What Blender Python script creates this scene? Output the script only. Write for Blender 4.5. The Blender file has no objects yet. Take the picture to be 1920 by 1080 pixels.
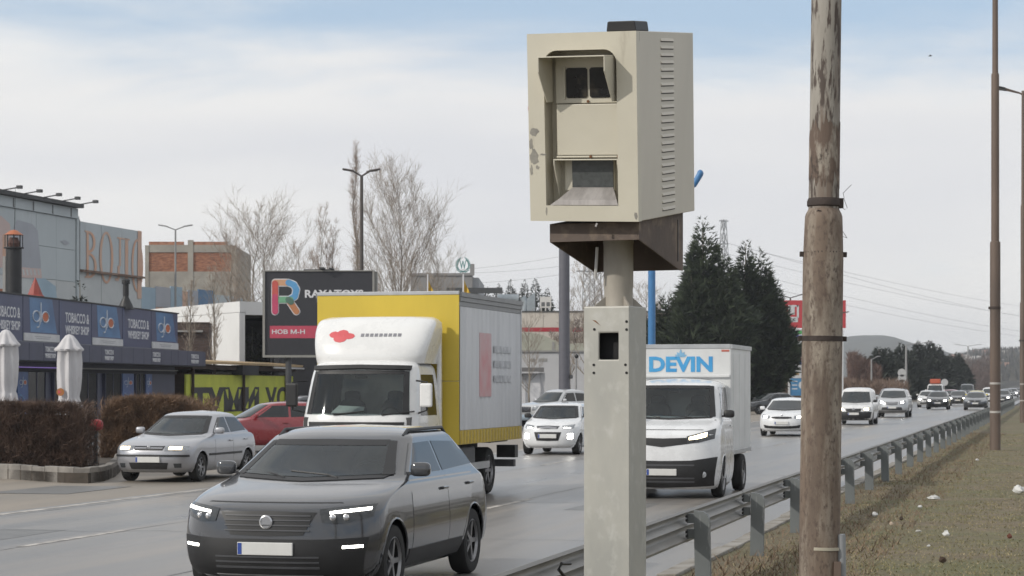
import bpy, math, random
import numpy as np
from mathutils import Vector, Matrix, Euler, noise as mnoise

# ------------------------------------------------------------------ camera, sky, sun
S = bpy.context.scene
COL = S.collection
F_PX, HOR, CAMZ = 4000.0, 722.0, 1.95
cam_d = bpy.data.cameras.new('camera')
cam = bpy.data.objects.new('camera', cam_d)
COL.objects.link(cam)
S.camera = cam
cam.location = (0, 0, CAMZ)
cam.rotation_euler = (math.radians(90), 0, 0)
cam_d.sensor_width = 36.0
cam_d.lens = 36.0 * F_PX / 1920.0
cam_d.shift_y = (HOR - 540.0) / 1920.0
cam_d.clip_start = 0.1
cam_d.clip_end = 9000
cam_d.dof.use_dof = True
cam_d.dof.focus_distance = 13.0
cam_d.dof.aperture_fstop = 14.0

SUN_DIR = Vector((-0.80, -0.44, 0.52)).normalized()
sun_d = bpy.data.lights.new('sun', 'SUN')
sun_d.energy = 2.5
sun_d.angle = math.radians(1.2)
sun_d.color = (1.0, 0.945, 0.86)
sun = bpy.data.objects.new('sun', sun_d)
COL.objects.link(sun)
sun.rotation_euler = SUN_DIR.to_track_quat('Z', 'Y').to_euler()

W = bpy.data.worlds.new('World')
S.world = W
W.use_nodes = True
nt = W.node_tree
nt.nodes.clear()
def wn(t, **k):
    n = nt.nodes.new(t)
    for a, b in k.items():
        setattr(n, a, b)
    return n
out = wn('ShaderNodeOutputWorld')
bg = wn('ShaderNodeBackground')
bg.inputs['Strength'].default_value = 0.1
sky = wn('ShaderNodeTexSky', sky_type='NISHITA', sun_disc=False)
sky.sun_elevation = math.asin(SUN_DIR.z)
sky.sun_rotation = math.atan2(SUN_DIR.x, SUN_DIR.y) % (2 * math.pi)
sky.altitude = 550
sky.dust_density = 0.6
sky.air_density = 1.0
sky.ozone_density = 2.0
tc = wn('ShaderNodeTexCoord')
sep = wn('ShaderNodeSeparateXYZ')
nt.links.new(tc.outputs['Generated'], sep.inputs[0])
mp = wn('ShaderNodeMapping')
mp.inputs['Scale'].default_value = (3.4, 3.4, 13.0)
mp.inputs['Location'].default_value = (8.2, 2.7, 6.5)
mp.inputs['Rotation'].default_value = (0, 0.06, 0)
nt.links.new(tc.outputs['Generated'], mp.inputs[0])
n1 = wn('ShaderNodeTexNoise')
n1.inputs['Scale'].default_value = 1.0
n1.inputs['Detail'].default_value = 6
n1.inputs['Roughness'].default_value = 0.55
n1.inputs['Distortion'].default_value = 0.5
nt.links.new(mp.outputs[0], n1.inputs['Vector'])
thr = wn('ShaderNodeMapRange')
thr.interpolation_type = 'SMOOTHSTEP'
thr.inputs['From Min'].default_value = 0.100
thr.inputs['From Max'].default_value = 0.178
thr.inputs['To Min'].default_value = 0.18
thr.inputs['To Max'].default_value = 0.60
nt.links.new(sep.outputs['Z'], thr.inputs['Value'])
sub = wn('ShaderNodeMath', operation='SUBTRACT')
nt.links.new(n1.outputs['Fac'], sub.inputs[0])
thr2 = wn('ShaderNodeMapRange')                  # blue gap closes above the view, cloud added to raise the ambient light
thr2.interpolation_type = 'SMOOTHSTEP'
thr2.inputs['From Min'].default_value = 0.19
thr2.inputs['From Max'].default_value = 0.36
thr2.inputs['To Min'].default_value = 0.0
thr2.inputs['To Max'].default_value = -0.26
nt.links.new(sep.outputs['Z'], thr2.inputs['Value'])
addt = wn('ShaderNodeMath', operation='ADD')
nt.links.new(thr.outputs[0], addt.inputs[0])
nt.links.new(thr2.outputs[0], addt.inputs[1])
nt.links.new(addt.outputs[0], sub.inputs[1])
msk = wn('ShaderNodeMapRange')
msk.interpolation_type = 'SMOOTHSTEP'
msk.inputs['From Min'].default_value = -0.20
msk.inputs['From Max'].default_value = 0.20
nt.links.new(sub.outputs[0], msk.inputs['Value'])
n2 = wn('ShaderNodeTexNoise')
n2.inputs['Scale'].default_value = 0.8
n2.inputs['Detail'].default_value = 4
mp2 = wn('ShaderNodeMapping')
mp2.inputs['Scale'].default_value = (2.6, 2.6, 16.0)
mp2.inputs['Location'].default_value = (7.1, 1.3, 0.4)
nt.links.new(tc.outputs['Generated'], mp2.inputs[0])
nt.links.new(mp2.outputs[0], n2.inputs['Vector'])
cr = wn('ShaderNodeValToRGB')
cr.color_ramp.elements[0].position = 0.36
cr.color_ramp.elements[0].color = (7.75, 7.85, 8.15, 1)
cr.color_ramp.elements[1].position = 0.62
cr.color_ramp.elements[1].color = (9.2, 9.12, 8.95, 1)
nt.links.new(n2.outputs['Fac'], cr.inputs[0])
blue = wn('ShaderNodeMix', data_type='RGBA')
blue.inputs['Factor'].default_value = 0.7
blue.inputs['B'].default_value = (5.4, 6.9, 8.6, 1)      # thin high veil over the blue
nt.links.new(sky.outputs[0], blue.inputs['A'])
mix = wn('ShaderNodeMix', data_type='RGBA')
nt.links.new(msk.outputs[0], mix.inputs['Factor'])
nt.links.new(blue.outputs['Result'], mix.inputs['A'])
nt.links.new(cr.outputs[0], mix.inputs['B'])
nt.links.new(mix.outputs['Result'], bg.inputs['Color'])
nt.links.new(bg.outputs[0], out.inputs['Surface'])

S.view_settings.view_transform = 'Standard'
S.view_settings.look = 'None'
S.view_settings.exposure = 0.0
S.view_settings.gamma = 1.0
S.view_settings.use_curve_mapping = False
S.render.engine = 'CYCLES'
S.cycles.max_bounces = 6
S.cycles.diffuse_bounces = 3
S.cycles.glossy_bounces = 3
S.cycles.volume_bounces = 0
S.cycles.transparent_max_bounces = 6
S.cycles.use_denoising = True
S.cycles.sample_clamp_indirect = 6.0
R = random.Random(7)

# ------------------------------------------------------------------ helpers
def WP(px, py, Y):                       # photo pixel at depth Y -> world point
    return Vector(((px - 960.0) / F_PX * Y, Y, CAMZ + (HOR - py) / F_PX * Y))
def GP(px, py):                          # photo pixel on the ground
    Y = F_PX * CAMZ / (py - HOR)
    return Vector(((px - 960.0) / F_PX * Y, Y, 0.0))
def ZP(py, Y):
    return CAMZ + (HOR - py) / F_PX * Y
ROAD_A = math.radians(14.25)
RD = Vector((math.sin(ROAD_A), math.cos(ROAD_A), 0))
RN = Vector((-math.cos(ROAD_A), math.sin(ROAD_A), 0))
P0 = Vector((-0.13, 13.4, 0))
def RP(u, s, z=0.0):                     # road frame: u metres left of the guardrail, s along
    return P0 + RD * s + RN * u + Vector((0, 0, z))

class MB:
    def __init__(s):
        s.v = []; s.f = []; s.m = []
    def add(s, vs, fs, mi=0):
        b = len(s.v)
        s.v.extend([tuple(p) for p in vs])
        s.f.extend([tuple(i + b for i in q) for q in fs])
        s.m.extend([mi] * len(fs))
        return s
    def box(s, x0, x1, y0, y1, z0, z1, mi=0):
        vs = [(x0,y0,z0),(x1,y0,z0),(x1,y1,z0),(x0,y1,z0),(x0,y0,z1),(x1,y0,z1),(x1,y1,z1),(x0,y1,z1)]
        return s.add(vs, [(0,3,2,1),(4,5,6,7),(0,1,5,4),(1,2,6,5),(2,3,7,6),(3,0,4,7)], mi)
    def obox(s, c, size, M=None, mi=0):
        M = M or Matrix.Identity(3)
        c = Vector(c)
        hx, hy, hz = size[0]/2, size[1]/2, size[2]/2
        vs = [c + M @ Vector(p) for p in [(-hx,-hy,-hz),(hx,-hy,-hz),(hx,hy,-hz),(-hx,hy,-hz),(-hx,-hy,hz),(hx,-hy,hz),(hx,hy,hz),(-hx,hy,hz)]]
        return s.add(vs, [(0,3,2,1),(4,5,6,7),(0,1,5,4),(1,2,6,5),(2,3,7,6),(3,0,4,7)], mi)
    def tube(s, pts, r, n=8, cap=True, mi=0):
        pts = [Vector(p) for p in pts]
        rs = r if isinstance(r, (list, tuple)) else [r] * len(pts)
        up = Vector((0.13, 0.21, 0.97))
        vs = []; k = len(pts)
        for i, p in enumerate(pts):
            d = (pts[min(i+1, k-1)] - pts[max(i-1, 0)])
            d = d.normalized() if d.length > 1e-9 else Vector((0,0,1))
            a = d.cross(up if abs(d.dot(up)) < 0.95 else Vector((1,0,0))).normalized()
            b = d.cross(a)
            for j in range(n):
                t = 2*math.pi*j/n
                vs.append(p + (a*math.cos(t) + b*math.sin(t))*rs[i])
        fs = []
        for i in range(k-1):
            for j in range(n):
                fs.append((i*n+j, (i+1)*n+j, (i+1)*n+(j+1)%n, i*n+(j+1)%n))
        if cap:
            fs.append(tuple(range(n))); fs.append(tuple((k-1)*n+j for j in reversed(range(n))))
        return s.add(vs, fs, mi)
    def cyl(s, p0, p1, r0, r1=None, n=12, cap=True, mi=0):
        return s.tube([p0, p1], [r0, r0 if r1 is None else r1], n, cap, mi)
    def lathe(s, prof, n=24, c=(0,0,0), axis='z', cap=True, mi=0):
        vs = []
        for r, h in prof:
            for j in range(n):
                t = 2*math.pi*j/n
                a, b = r*math.cos(t), r*math.sin(t)
                vs.append((c[0]+a, c[1]+b, c[2]+h) if axis == 'z' else ((c[0]+h, c[1]+a, c[2]+b) if axis == 'x' else (c[0]+a, c[1]+h, c[2]+b)))
        fs = []
        for i in range(len(prof)-1):
            for j in range(n):
                fs.append((i*n+j, i*n+(j+1)%n, (i+1)*n+(j+1)%n, (i+1)*n+j))
        if cap:
            fs.append(tuple(reversed(range(n)))); fs.append(tuple((len(prof)-1)*n+j for j in range(n)))
        return s.add(vs, fs, mi)
    def prism(s, poly, y0, y1, mi=0):                       # (x,z) polygon extruded along y
        n = len(poly)
        vs = [(x, y0, z) for x, z in poly] + [(x, y1, z) for x, z in poly]
        fs = [tuple(range(n)), tuple(reversed(range(n, 2*n)))]
        fs += [(i, i+n, (i+1)%n+n, (i+1)%n) for i in range(n)]
        return s.add(vs, fs, mi)
    def prismz(s, poly, z0, z1, mi=0):                      # (x,y) polygon extruded up
        n = len(poly)
        vs = [(p[0], p[1], z0) for p in poly] + [(p[0], p[1], z1) for p in poly]
        fs = [tuple(reversed(range(n))), tuple(range(n, 2*n))]
        fs += [(i, (i+1)%n, (i+1)%n+n, i+n) for i in range(n)]
        return s.add(vs, fs, mi)
    def prismx(s, poly, x0, x1, mi=0):                      # (y,z) polygon extruded along x
        n = len(poly)
        vs = [(x0, y, z) for y, z in poly] + [(x1, y, z) for y, z in poly]
        fs = [tuple(reversed(range(n))), tuple(range(n, 2*n))]
        fs += [(i, (i+1)%n, (i+1)%n+n, i+n) for i in range(n)]
        return s.add(vs, fs, mi)
    def ball(s, c, rx, ry, rz, nu=14, nv=8, e=1.0, mi=0):
        vs = []
        sg = lambda a: math.copysign(abs(a)**e, a)
        for i in range(nv+1):
            ph = -math.pi/2 + math.pi*i/nv
            for j in range(nu):
                t = 2*math.pi*j/nu
                vs.append((c[0]+rx*sg(math.cos(ph))*sg(math.cos(t)), c[1]+ry*sg(math.cos(ph))*sg(math.sin(t)), c[2]+rz*sg(math.sin(ph))))
        fs = [(i*nu+j, i*nu+(j+1)%nu, (i+1)*nu+(j+1)%nu, (i+1)*nu+j) for i in range(nv) for j in range(nu)]
        return s.add(vs, fs, mi)
    def xf(s, M):
        s.v = [tuple(M @ Vector(p)) for p in s.v]
        return s
    def mesh(s, name, mats, smooth=None):
        me = bpy.data.meshes.new(name)
        me.from_pydata(s.v, [], s.f)
        for m in (mats if isinstance(mats, (list, tuple)) else [mats]):
            me.materials.append(m)
        if any(s.m):
            me.polygons.foreach_set('material_index', s.m)
        if smooth:
            me.polygons.foreach_set('use_smooth', [True]*len(me.polygons))
            me.set_sharp_from_angle(angle=math.radians(smooth))
        me.validate(verbose=False)
        me.update()
        return me
    def build(s, name, mats, parent=None, smooth=None, bevel=0.0, loc=None, rot=None, label=None):
        o = bpy.data.objects.new(name, s.mesh(name, mats, smooth))
        COL.objects.link(o)
        if parent is not None:
            o.parent = parent
        if loc is not None: o.location = loc
        if rot is not None: o.rotation_euler = rot
        if bevel:
            b = o.modifiers.new('bevel', 'BEVEL')
            b.width = bevel; b.segments = 2; b.limit_method = 'ANGLE'; b.angle_limit = math.radians(40)
        if label: o['label'] = label
        return o

def tag(o, label=None, cat=None, group=None, kind=None):
    if label: o['label'] = label
    if cat: o['category'] = cat
    if group: o['group'] = group
    if kind: o['kind'] = kind
    return o
def thing(name, label, cat, loc=(0,0,0), rz=0.0, group=None):
    o = bpy.data.objects.new(name, None)
    o.empty_display_size = 0.2
    COL.objects.link(o)
    o.location = loc; o.rotation_euler = (0, 0, rz)
    return tag(o, label, cat, group)
def inst(name, me, parent=None, loc=(0,0,0), rot=(0,0,0), scale=(1,1,1)):
    o = bpy.data.objects.new(name, me)
    COL.objects.link(o)
    o.parent = parent
    o.location = loc; o.rotation_euler = rot; o.scale = scale
    return o
def copy_tree(o, parent=None):
    c = o.copy(); COL.objects.link(c); c.parent = parent
    for ch in list(o.children):
        copy_tree(ch, c)
    return c

# ------------------------------------------------------------------ materials
def mk(name):
    m = bpy.data.materials.new(name)
    m.use_nodes = True
    return m, m.node_tree, m.node_tree.nodes['Principled BSDF']
def M(name, col, rough=0.6, metal=0.0, col2=None, var=0.12, scale=4.0, stretch=(1,1,1), bump=0.0, bscale=30.0, spec=0.5, coat=0.0,
      lo=0.35, hi=0.65, detail=6.0, emit=None, rvar=0.0, spots=None, spots2=None):
    m, t, b = mk(name)
    N = t.nodes; Lk = t.links
    b.inputs['Roughness'].default_value = rough
    b.inputs['Metallic'].default_value = metal
    b.inputs['Specular IOR Level'].default_value = spec
    if coat:
        b.inputs['Coat Weight'].default_value = coat
        b.inputs['Coat Roughness'].default_value = 0.06
    if col2 is None:
        col2 = tuple(c*(1-var) for c in col)
    tcn = N.new('ShaderNodeTexCoord'); mpn = N.new('ShaderNodeMapping')
    mpn.inputs['Scale'].default_value = stretch
    Lk.new(tcn.outputs['Object'], mpn.inputs[0])
    nz = N.new('ShaderNodeTexNoise'); nz.inputs['Scale'].default_value = scale; nz.inputs['Detail'].default_value = detail
    nz.inputs['Roughness'].default_value = 0.6
    Lk.new(mpn.outputs[0], nz.inputs['Vector'])
    rp = N.new('ShaderNodeValToRGB')
    rp.color_ramp.elements[0].position = lo; rp.color_ramp.elements[0].color = (*col2, 1)
    rp.color_ramp.elements[1].position = hi; rp.color_ramp.elements[1].color = (*col, 1)
    Lk.new(nz.outputs['Fac'], rp.inputs[0])
    colout = rp.outputs[0]
    for spq in [q for q in (spots, spots2) if q]:   # (colour, scale, lo, hi, stretch)
        sc, ss, slo, shi, sst = spq
        mp3 = N.new('ShaderNodeMapping'); mp3.inputs['Scale'].default_value = sst
        mp3.inputs['Location'].default_value = (3.7, 1.9, 5.3)
        Lk.new(tcn.outputs['Object'], mp3.inputs[0])
        nz3 = N.new('ShaderNodeTexNoise'); nz3.inputs['Scale'].default_value = ss; nz3.inputs['Detail'].default_value = 8
        nz3.inputs['Roughness'].default_value = 0.65
        Lk.new(mp3.outputs[0], nz3.inputs['Vector'])
        mr = N.new('ShaderNodeMapRange'); mr.inputs['From Min'].default_value = slo; mr.inputs['From Max'].default_value = shi
        Lk.new(nz3.outputs['Fac'], mr.inputs['Value'])
        mx = N.new('ShaderNodeMix'); mx.data_type = 'RGBA'
        Lk.new(mr.outputs[0], mx.inputs['Factor']); Lk.new(colout, mx.inputs['A']); mx.inputs['B'].default_value = (*sc, 1)
        colout = mx.outputs['Result']
    Lk.new(colout, b.inputs['Base Color'])
    if rvar:
        mr2 = N.new('ShaderNodeMapRange'); mr2.inputs['To Min'].default_value = rough-rvar; mr2.inputs['To Max'].default_value = rough+rvar
        mr2.inputs['From Min'].default_value = 0.3; mr2.inputs['From Max'].default_value = 0.7
        Lk.new(nz.outputs['Fac'], mr2.inputs['Value']); Lk.new(mr2.outputs[0], b.inputs['Roughness'])
    if bump:
        nb = N.new('ShaderNodeTexNoise'); nb.inputs['Scale'].default_value = bscale; nb.inputs['Detail'].default_value = 5
        Lk.new(mpn.outputs[0], nb.inputs['Vector'])
        bm = N.new('ShaderNodeBump'); bm.inputs['Strength'].default_value = bump; bm.inputs['Distance'].default_value = 0.02
        Lk.new(nb.outputs['Fac'], bm.inputs['Height']); Lk.new(bm.outputs[0], b.inputs['Normal'])
    if emit:
        b.inputs['Emission Color'].default_value = (*emit[0], 1); b.inputs['Emission Strength'].default_value = emit[1]
    return m

m_black = M('black_plastic', (0.018,0.018,0.019), 0.5, var=0.3)
m_rubber = M('tyre_rubber', (0.022,0.022,0.022), 0.85, var=0.3, scale=9)
m_under = M('underbody', (0.012,0.012,0.012), 0.9)
m_glass = M('window_glass', (0.026,0.032,0.033), 0.04, var=0.4, scale=1.5, spec=0.6)
def clear_glass():
    m, t, b = mk('clear_windscreen_glass')
    N, Lk = t.nodes, t.links
    tr = N.new('ShaderNodeBsdfTransparent'); tr.inputs[0].default_value = (0.62,0.68,0.66,1)
    gl = N.new('ShaderNodeBsdfGlossy'); gl.inputs['Roughness'].default_value = 0.03; gl.inputs['Color'].default_value = (0.9,0.95,0.97,1)
    fr = N.new('ShaderNodeFresnel'); fr.inputs['IOR'].default_value = 1.62
    tcn = N.new('ShaderNodeTexCoord'); nz = N.new('ShaderNodeTexNoise'); nz.inputs['Scale'].default_value = 2.5
    Lk.new(tcn.outputs['Object'], nz.inputs['Vector'])
    mr = N.new('ShaderNodeMapRange'); mr.inputs['To Min'].default_value = 0.85; mr.inputs['To Max'].default_value = 1.15
    Lk.new(nz.outputs['Fac'], mr.inputs['Value'])
    mu_ = N.new('ShaderNodeMath'); mu_.operation = 'MULTIPLY'
    Lk.new(fr.outputs[0], mu_.inputs[0]); Lk.new(mr.outputs[0], mu_.inputs[1])
    mx = N.new('ShaderNodeMixShader')
    Lk.new(mu_.outputs[0], mx.inputs[0]); Lk.new(tr.outputs[0], mx.inputs[1]); Lk.new(gl.outputs[0], mx.inputs[2])
    Lk.new(mx.outputs[0], N['Material Output'].inputs['Surface'])
    return m
m_clear = clear_glass()
m_seat = M('seat_fabric', (0.060,0.060,0.065), 0.9, var=0.3, scale=6)
m_dash = M('dashboard_plastic', (0.045,0.045,0.047), 0.6, var=0.3, scale=6)
m_lining = M('cabin_lining', (0.085,0.083,0.080), 0.9, var=0.2)
m_glass_side = M('side_glass', (0.014,0.016,0.018), 0.06, var=0.3, spec=0.6)
m_euro = M('plate_blue_strip', (0.03,0.07,0.30), 0.4)
m_graph = M('graphite_plastic', (0.07,0.072,0.078), 0.5, var=0.2)
m_chrome = M('chrome', (0.55,0.55,0.56), 0.22, metal=1.0, var=0.1)
m_alloy = M('alloy_rim', (0.32,0.32,0.33), 0.38, metal=0.8, var=0.25, scale=12)
m_plate = M('number_plate', (0.62,0.62,0.60), 0.45, var=0.1)
m_lens = M('headlamp_lens', (0.40,0.42,0.44), 0.12, metal=0.5, var=0.45, scale=9)
m_lens_dark = M('dark_headlamp_lens', (0.06,0.065,0.07), 0.10, var=0.4, scale=14)
m_lit = M('lit_lamp', (0.9,0.9,0.85), 0.3, emit=((1.0,0.96,0.88), 11.0))
m_lit_warm = M('lit_warm_lamp', (0.9,0.8,0.6), 0.3, emit=((1.0,0.72,0.40), 3.5))
m_lit_amber = M('lit_amber_lamp', (0.9,0.8,0.6), 0.3, emit=((1.0,0.83,0.55), 7.0))
m_tail = M('tail_lamp', (0.35,0.02,0.02), 0.2)
def paint(name, c, rough=0.28, metal=0.0, dirt=0.10):
    return M(name, c, rough, metal=metal, var=dirt, scale=2.2, coat=0.9, lo=0.3, hi=0.6, rvar=0.05)
p_white = paint('white_paint', (0.72,0.73,0.74))
p_white_b = paint('warm_white_paint', (0.70,0.70,0.69), dirt=0.16)
p_silver = paint('silver_paint', (0.37,0.375,0.40), 0.34, 0.5)
p_silver_b = paint('champagne_silver_paint', (0.48,0.49,0.50), 0.34, 0.4)
p_grey = paint('dark_grey_paint', (0.062,0.064,0.070), 0.16, 0.30)
p_black = paint('black_paint', (0.025,0.027,0.030))
p_graph = paint('graphite_paint', (0.055,0.060,0.068), 0.3, 0.3)
p_red = paint('red_paint', (0.23,0.020,0.026))
p_yellow = paint('taxi_yellow_paint', (0.62,0.50,0.06))
m_yellow = M('yellow_box_panel', (0.62,0.46,0.05), 0.45, var=0.12, scale=1.3, stretch=(1,1,0.4))
m_concrete = M('concrete', (0.34,0.33,0.31), 0.9, col2=(0.22,0.21,0.20), scale=2.5, bump=0.3)
m_galv = M('galvanised_steel', (0.40,0.405,0.40), 0.42, metal=0.55, col2=(0.29,0.295,0.29), scale=14, rvar=0.08)

# ------------------------------------------------------------------ flat lettering
_txt = {}
def text_mesh(body, width, height, depth=0.01, bold=0.0, mat=None, align='C', fit=True, spacing=1.0, shear=0.0):
    key = (body, width, height, depth, bold, mat.name, align)
    if key in _txt: return _txt[key]
    cu = bpy.data.curves.new('lettering', 'FONT')
    cu.body = body; cu.size = 1.0; cu.extrude = 0.02; cu.offset = bold; cu.resolution_u = 3
    cu.space_character = spacing; cu.shear = shear; cu.space_line = 0.95
    cu.align_x = 'CENTER'
    o = bpy.data.objects.new('lettering', cu)
    COL.objects.link(o)
    dg = bpy.context.evaluated_depsgraph_get(); dg.update()
    me = bpy.data.meshes.new_from_object(o.evaluated_get(dg))
    bpy.data.objects.remove(o); bpy.data.curves.remove(cu)
    n = len(me.vertices)
    a = np.empty(n*3); me.vertices.foreach_get('co', a); a = a.reshape(-1, 3)
    mn, mx_ = a.min(0), a.max(0)
    sx = width/(mx_[0]-mn[0]); sz = height/(mx_[1]-mn[1])
    b = np.empty_like(a)
    b[:,0] = (a[:,0]-(mn[0]+mx_[0])/2)*sx
    b[:,2] = (a[:,1]-(mn[1]+mx_[1])/2)*sz
    b[:,1] = -(a[:,2]/0.02)*depth
    me.vertices.foreach_set('co', b.ravel())
    me.materials.clear(); me.materials.append(mat)
    me.name = 'lettering'; me.update()
    _txt[key] = me
    return me
# ------------------------------------------------------------------ ground, road, verge
m_ground = M('bare_ground', (0.16,0.14,0.115), 0.95, col2=(0.11,0.10,0.085), scale=0.08)
m_road = M('asphalt', (0.235,0.222,0.208), 0.33, col2=(0.125,0.121,0.118), scale=1.0, stretch=(1.3,0.05,1), bump=0.10, bscale=1200, rvar=0.07, lo=0.3, hi=0.7,
           spots=((0.26,0.225,0.19), 0.5, 0.52, 0.72, (1.4,0.07,1)))
m_lane = M('dusty_asphalt', (0.27,0.235,0.195), 0.60, col2=(0.20,0.18,0.155), scale=0.8, stretch=(1.0,0.12,1), bump=0.2, bscale=900, rvar=0.06)
m_line = M('worn_road_paint', (0.52,0.49,0.45), 0.6, col2=(0.24,0.225,0.21), scale=3.0, lo=0.42, hi=0.58)
m_soil = M('verge_soil', (0.172,0.135,0.086), 0.95, col2=(0.115,0.090,0.056), scale=1.7, bump=0.5, bscale=14,
           spots=((0.112,0.112,0.050), 0.55, 0.40, 0.64, (1,1,1)), spots2=((0.085,0.072,0.042), 11, 0.50, 0.68, (1,1,1)))
m_dirt = M('planting_soil', (0.075,0.060,0.048), 0.95, col2=(0.045,0.038,0.030), scale=3, bump=0.5, bscale=12)
m_kerb = M('kerb_concrete', (0.27,0.25,0.225), 0.9, col2=(0.16,0.148,0.135), scale=2.2, bump=0.3, bscale=18)

def sheet(name, u0, u1, s0, s1, z, mat, nu=1, ns=1, h=None):
    mb = MB(); vs = []
    for i in range(ns+1):
        s_ = s0+(s1-s0)*i/ns
        for j in range(nu+1):
            u = u0+(u1-u0)*j/nu
            vs.append((-u, s_, z+(h(u, s_) if h else 0)))
    fs = [(i*(nu+1)+j, i*(nu+1)+j+1, (i+1)*(nu+1)+j+1, (i+1)*(nu+1)+j) for i in range(ns) for j in range(nu)]
    fs = [tuple(reversed(q)) if u1 > u0 and False else q for q in fs]
    mb.add(vs, fs)
    o = mb.build(name, mat, loc=P0, rot=(0,0,-ROAD_A), smooth=60)
    # make the sheets face up
    if o.data.polygons[0].normal.z < 0: o.data.flip_normals()
    return tag(o, kind='structure')
g = MB()
g.add([(-2100,-45,-0.06),(2100,-45,-0.06),(2100,3300,-0.06),(-2100,3300,-0.06)], [(0,1,2,3)])
tag(g.build('ground', m_ground), kind='structure')
def vh(u, s_):
    return 0.05*(mnoise.noise(Vector((u*0.35, s_*0.2, 0.0)))) + 0.025*mnoise.noise(Vector((u*1.3, s_*1.1, 3.0)))
tag(sheet('grass_verge', 0.25, -24, -9, 190, 0.02, m_soil, 60, 420, vh), kind='structure')
sheet('road', 0.25, 12.2, -16, 1500, 0.0, m_road)
sheet('side_lane', 12.2, 18.2, -16, 900, -0.004, m_lane)
m_lot = M('forecourt_asphalt', (0.15,0.145,0.14), 0.8, col2=(0.10,0.098,0.095), scale=0.5)
sheet('forecourt', 18.2, 75, -10, 330, -0.010, m_lot)
# kerb edge under the barrier, crumbling concrete
mb = MB()
for k in range(46):
    s0 = -8+k*2.0
    w = R.uniform(-0.02, 0.02)
    mb.box(-0.42+w, -0.22+w*0.5, s0+0.01, s0+1.985, -0.03, 0.055+R.uniform(-0.015, 0.015))
tag(mb.build('verge_kerb', M('verge_kerb_concrete', (0.33,0.315,0.29), 0.92, col2=(0.17,0.15,0.12), scale=2.5, bump=0.4), loc=P0, rot=(0,0,-ROAD_A), bevel=0.01), kind='structure')
# lane markings: worn dashes and an edge line
mb = MB()
def dash(u, s0, s1, w=0.12):
    mb.add([(-u-w/2, s0, 0.004),(-u+w/2, s0, 0.004),(-u+w/2, s1, 0.004),(-u-w/2, s1, 0.004)], [(0,1,2,3)])
for u in (5.25, 8.65):
    for k in range(40):
        dash(u, -10+k*9.0+2.5, -10+k*9.0+5.5)
dash(11.95, -14, 240, 0.16)
tag(mb.build('lane_marking', m_line, loc=P0, rot=(0,0,-ROAD_A)), kind='structure')

# tar seams, cracks and patches in the asphalt
m_tar = M('tar_seam', (0.045,0.044,0.044), 0.45, var=0.3, scale=4)
rc = random.Random(21)
mb = MB()
def crack(pts, w):
    vs = []; fs = []
    for i, (u, s_) in enumerate(pts):
        a = pts[max(i-1,0)]; b = pts[min(i+1,len(pts)-1)]; d = Vector((-(b[0]-a[0]), b[1]-a[1])); d.normalize(); q = Vector((-d.y, d.x))*w*rc.uniform(0.4,1.1)
        vs += [(-u+q.x, s_+q.y, 0.0035), (-u-q.x, s_-q.y, 0.0035)]
    for i in range(len(pts)-1): fs.append((2*i,2*i+1,2*i+3,2*i+2))
    mb.add(vs, fs)
for s0 in (4.5, 13.0, 21.5, 33.0, 47.0, 64.0):
    u, s_ = 0.3, s0; pts = []
    while u < 12.0:
        pts.append((u, s_)); u += rc.uniform(0.2,0.5); s_ += rc.uniform(-0.16,0.17)
    crack(pts, 0.012)
for u0 in (5.32, 8.60, 11.7):
    pts = [(u0+rc.uniform(-0.03,0.03), -12+k*0.8) for k in range(140)]; crack(pts, 0.010)
o = mb.build('tar_seam', m_tar, loc=P0, rot=(0,0,-ROAD_A))
if o.data.polygons[0].normal.z < 0: o.data.flip_normals()
tag(o, kind='structure')
mb = MB()
for (u, s_, w, l) in ((9.9,10.0,1.0,3.4),(3.4,19.5,1.2,2.2),(6.9,40,1.3,6.0),(14.5,22,1.6,3.0),(4.2,3.0,0.9,2.4)):
    mb.add([(-u-w/2,s_,0.0025),(-u+w/2,s_+0.1,0.0025),(-u+w/2-0.05,s_+l,0.0025),(-u-w/2+0.03,s_+l-0.1,0.0025)],[(0,1,2,3)])
tag(mb.build('asphalt_patch', M('asphalt_patch',(0.15,0.147,0.143),0.42,col2=(0.11,0.108,0.105),scale=2), loc=P0, rot=(0,0,-ROAD_A)), kind='structure')

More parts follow.
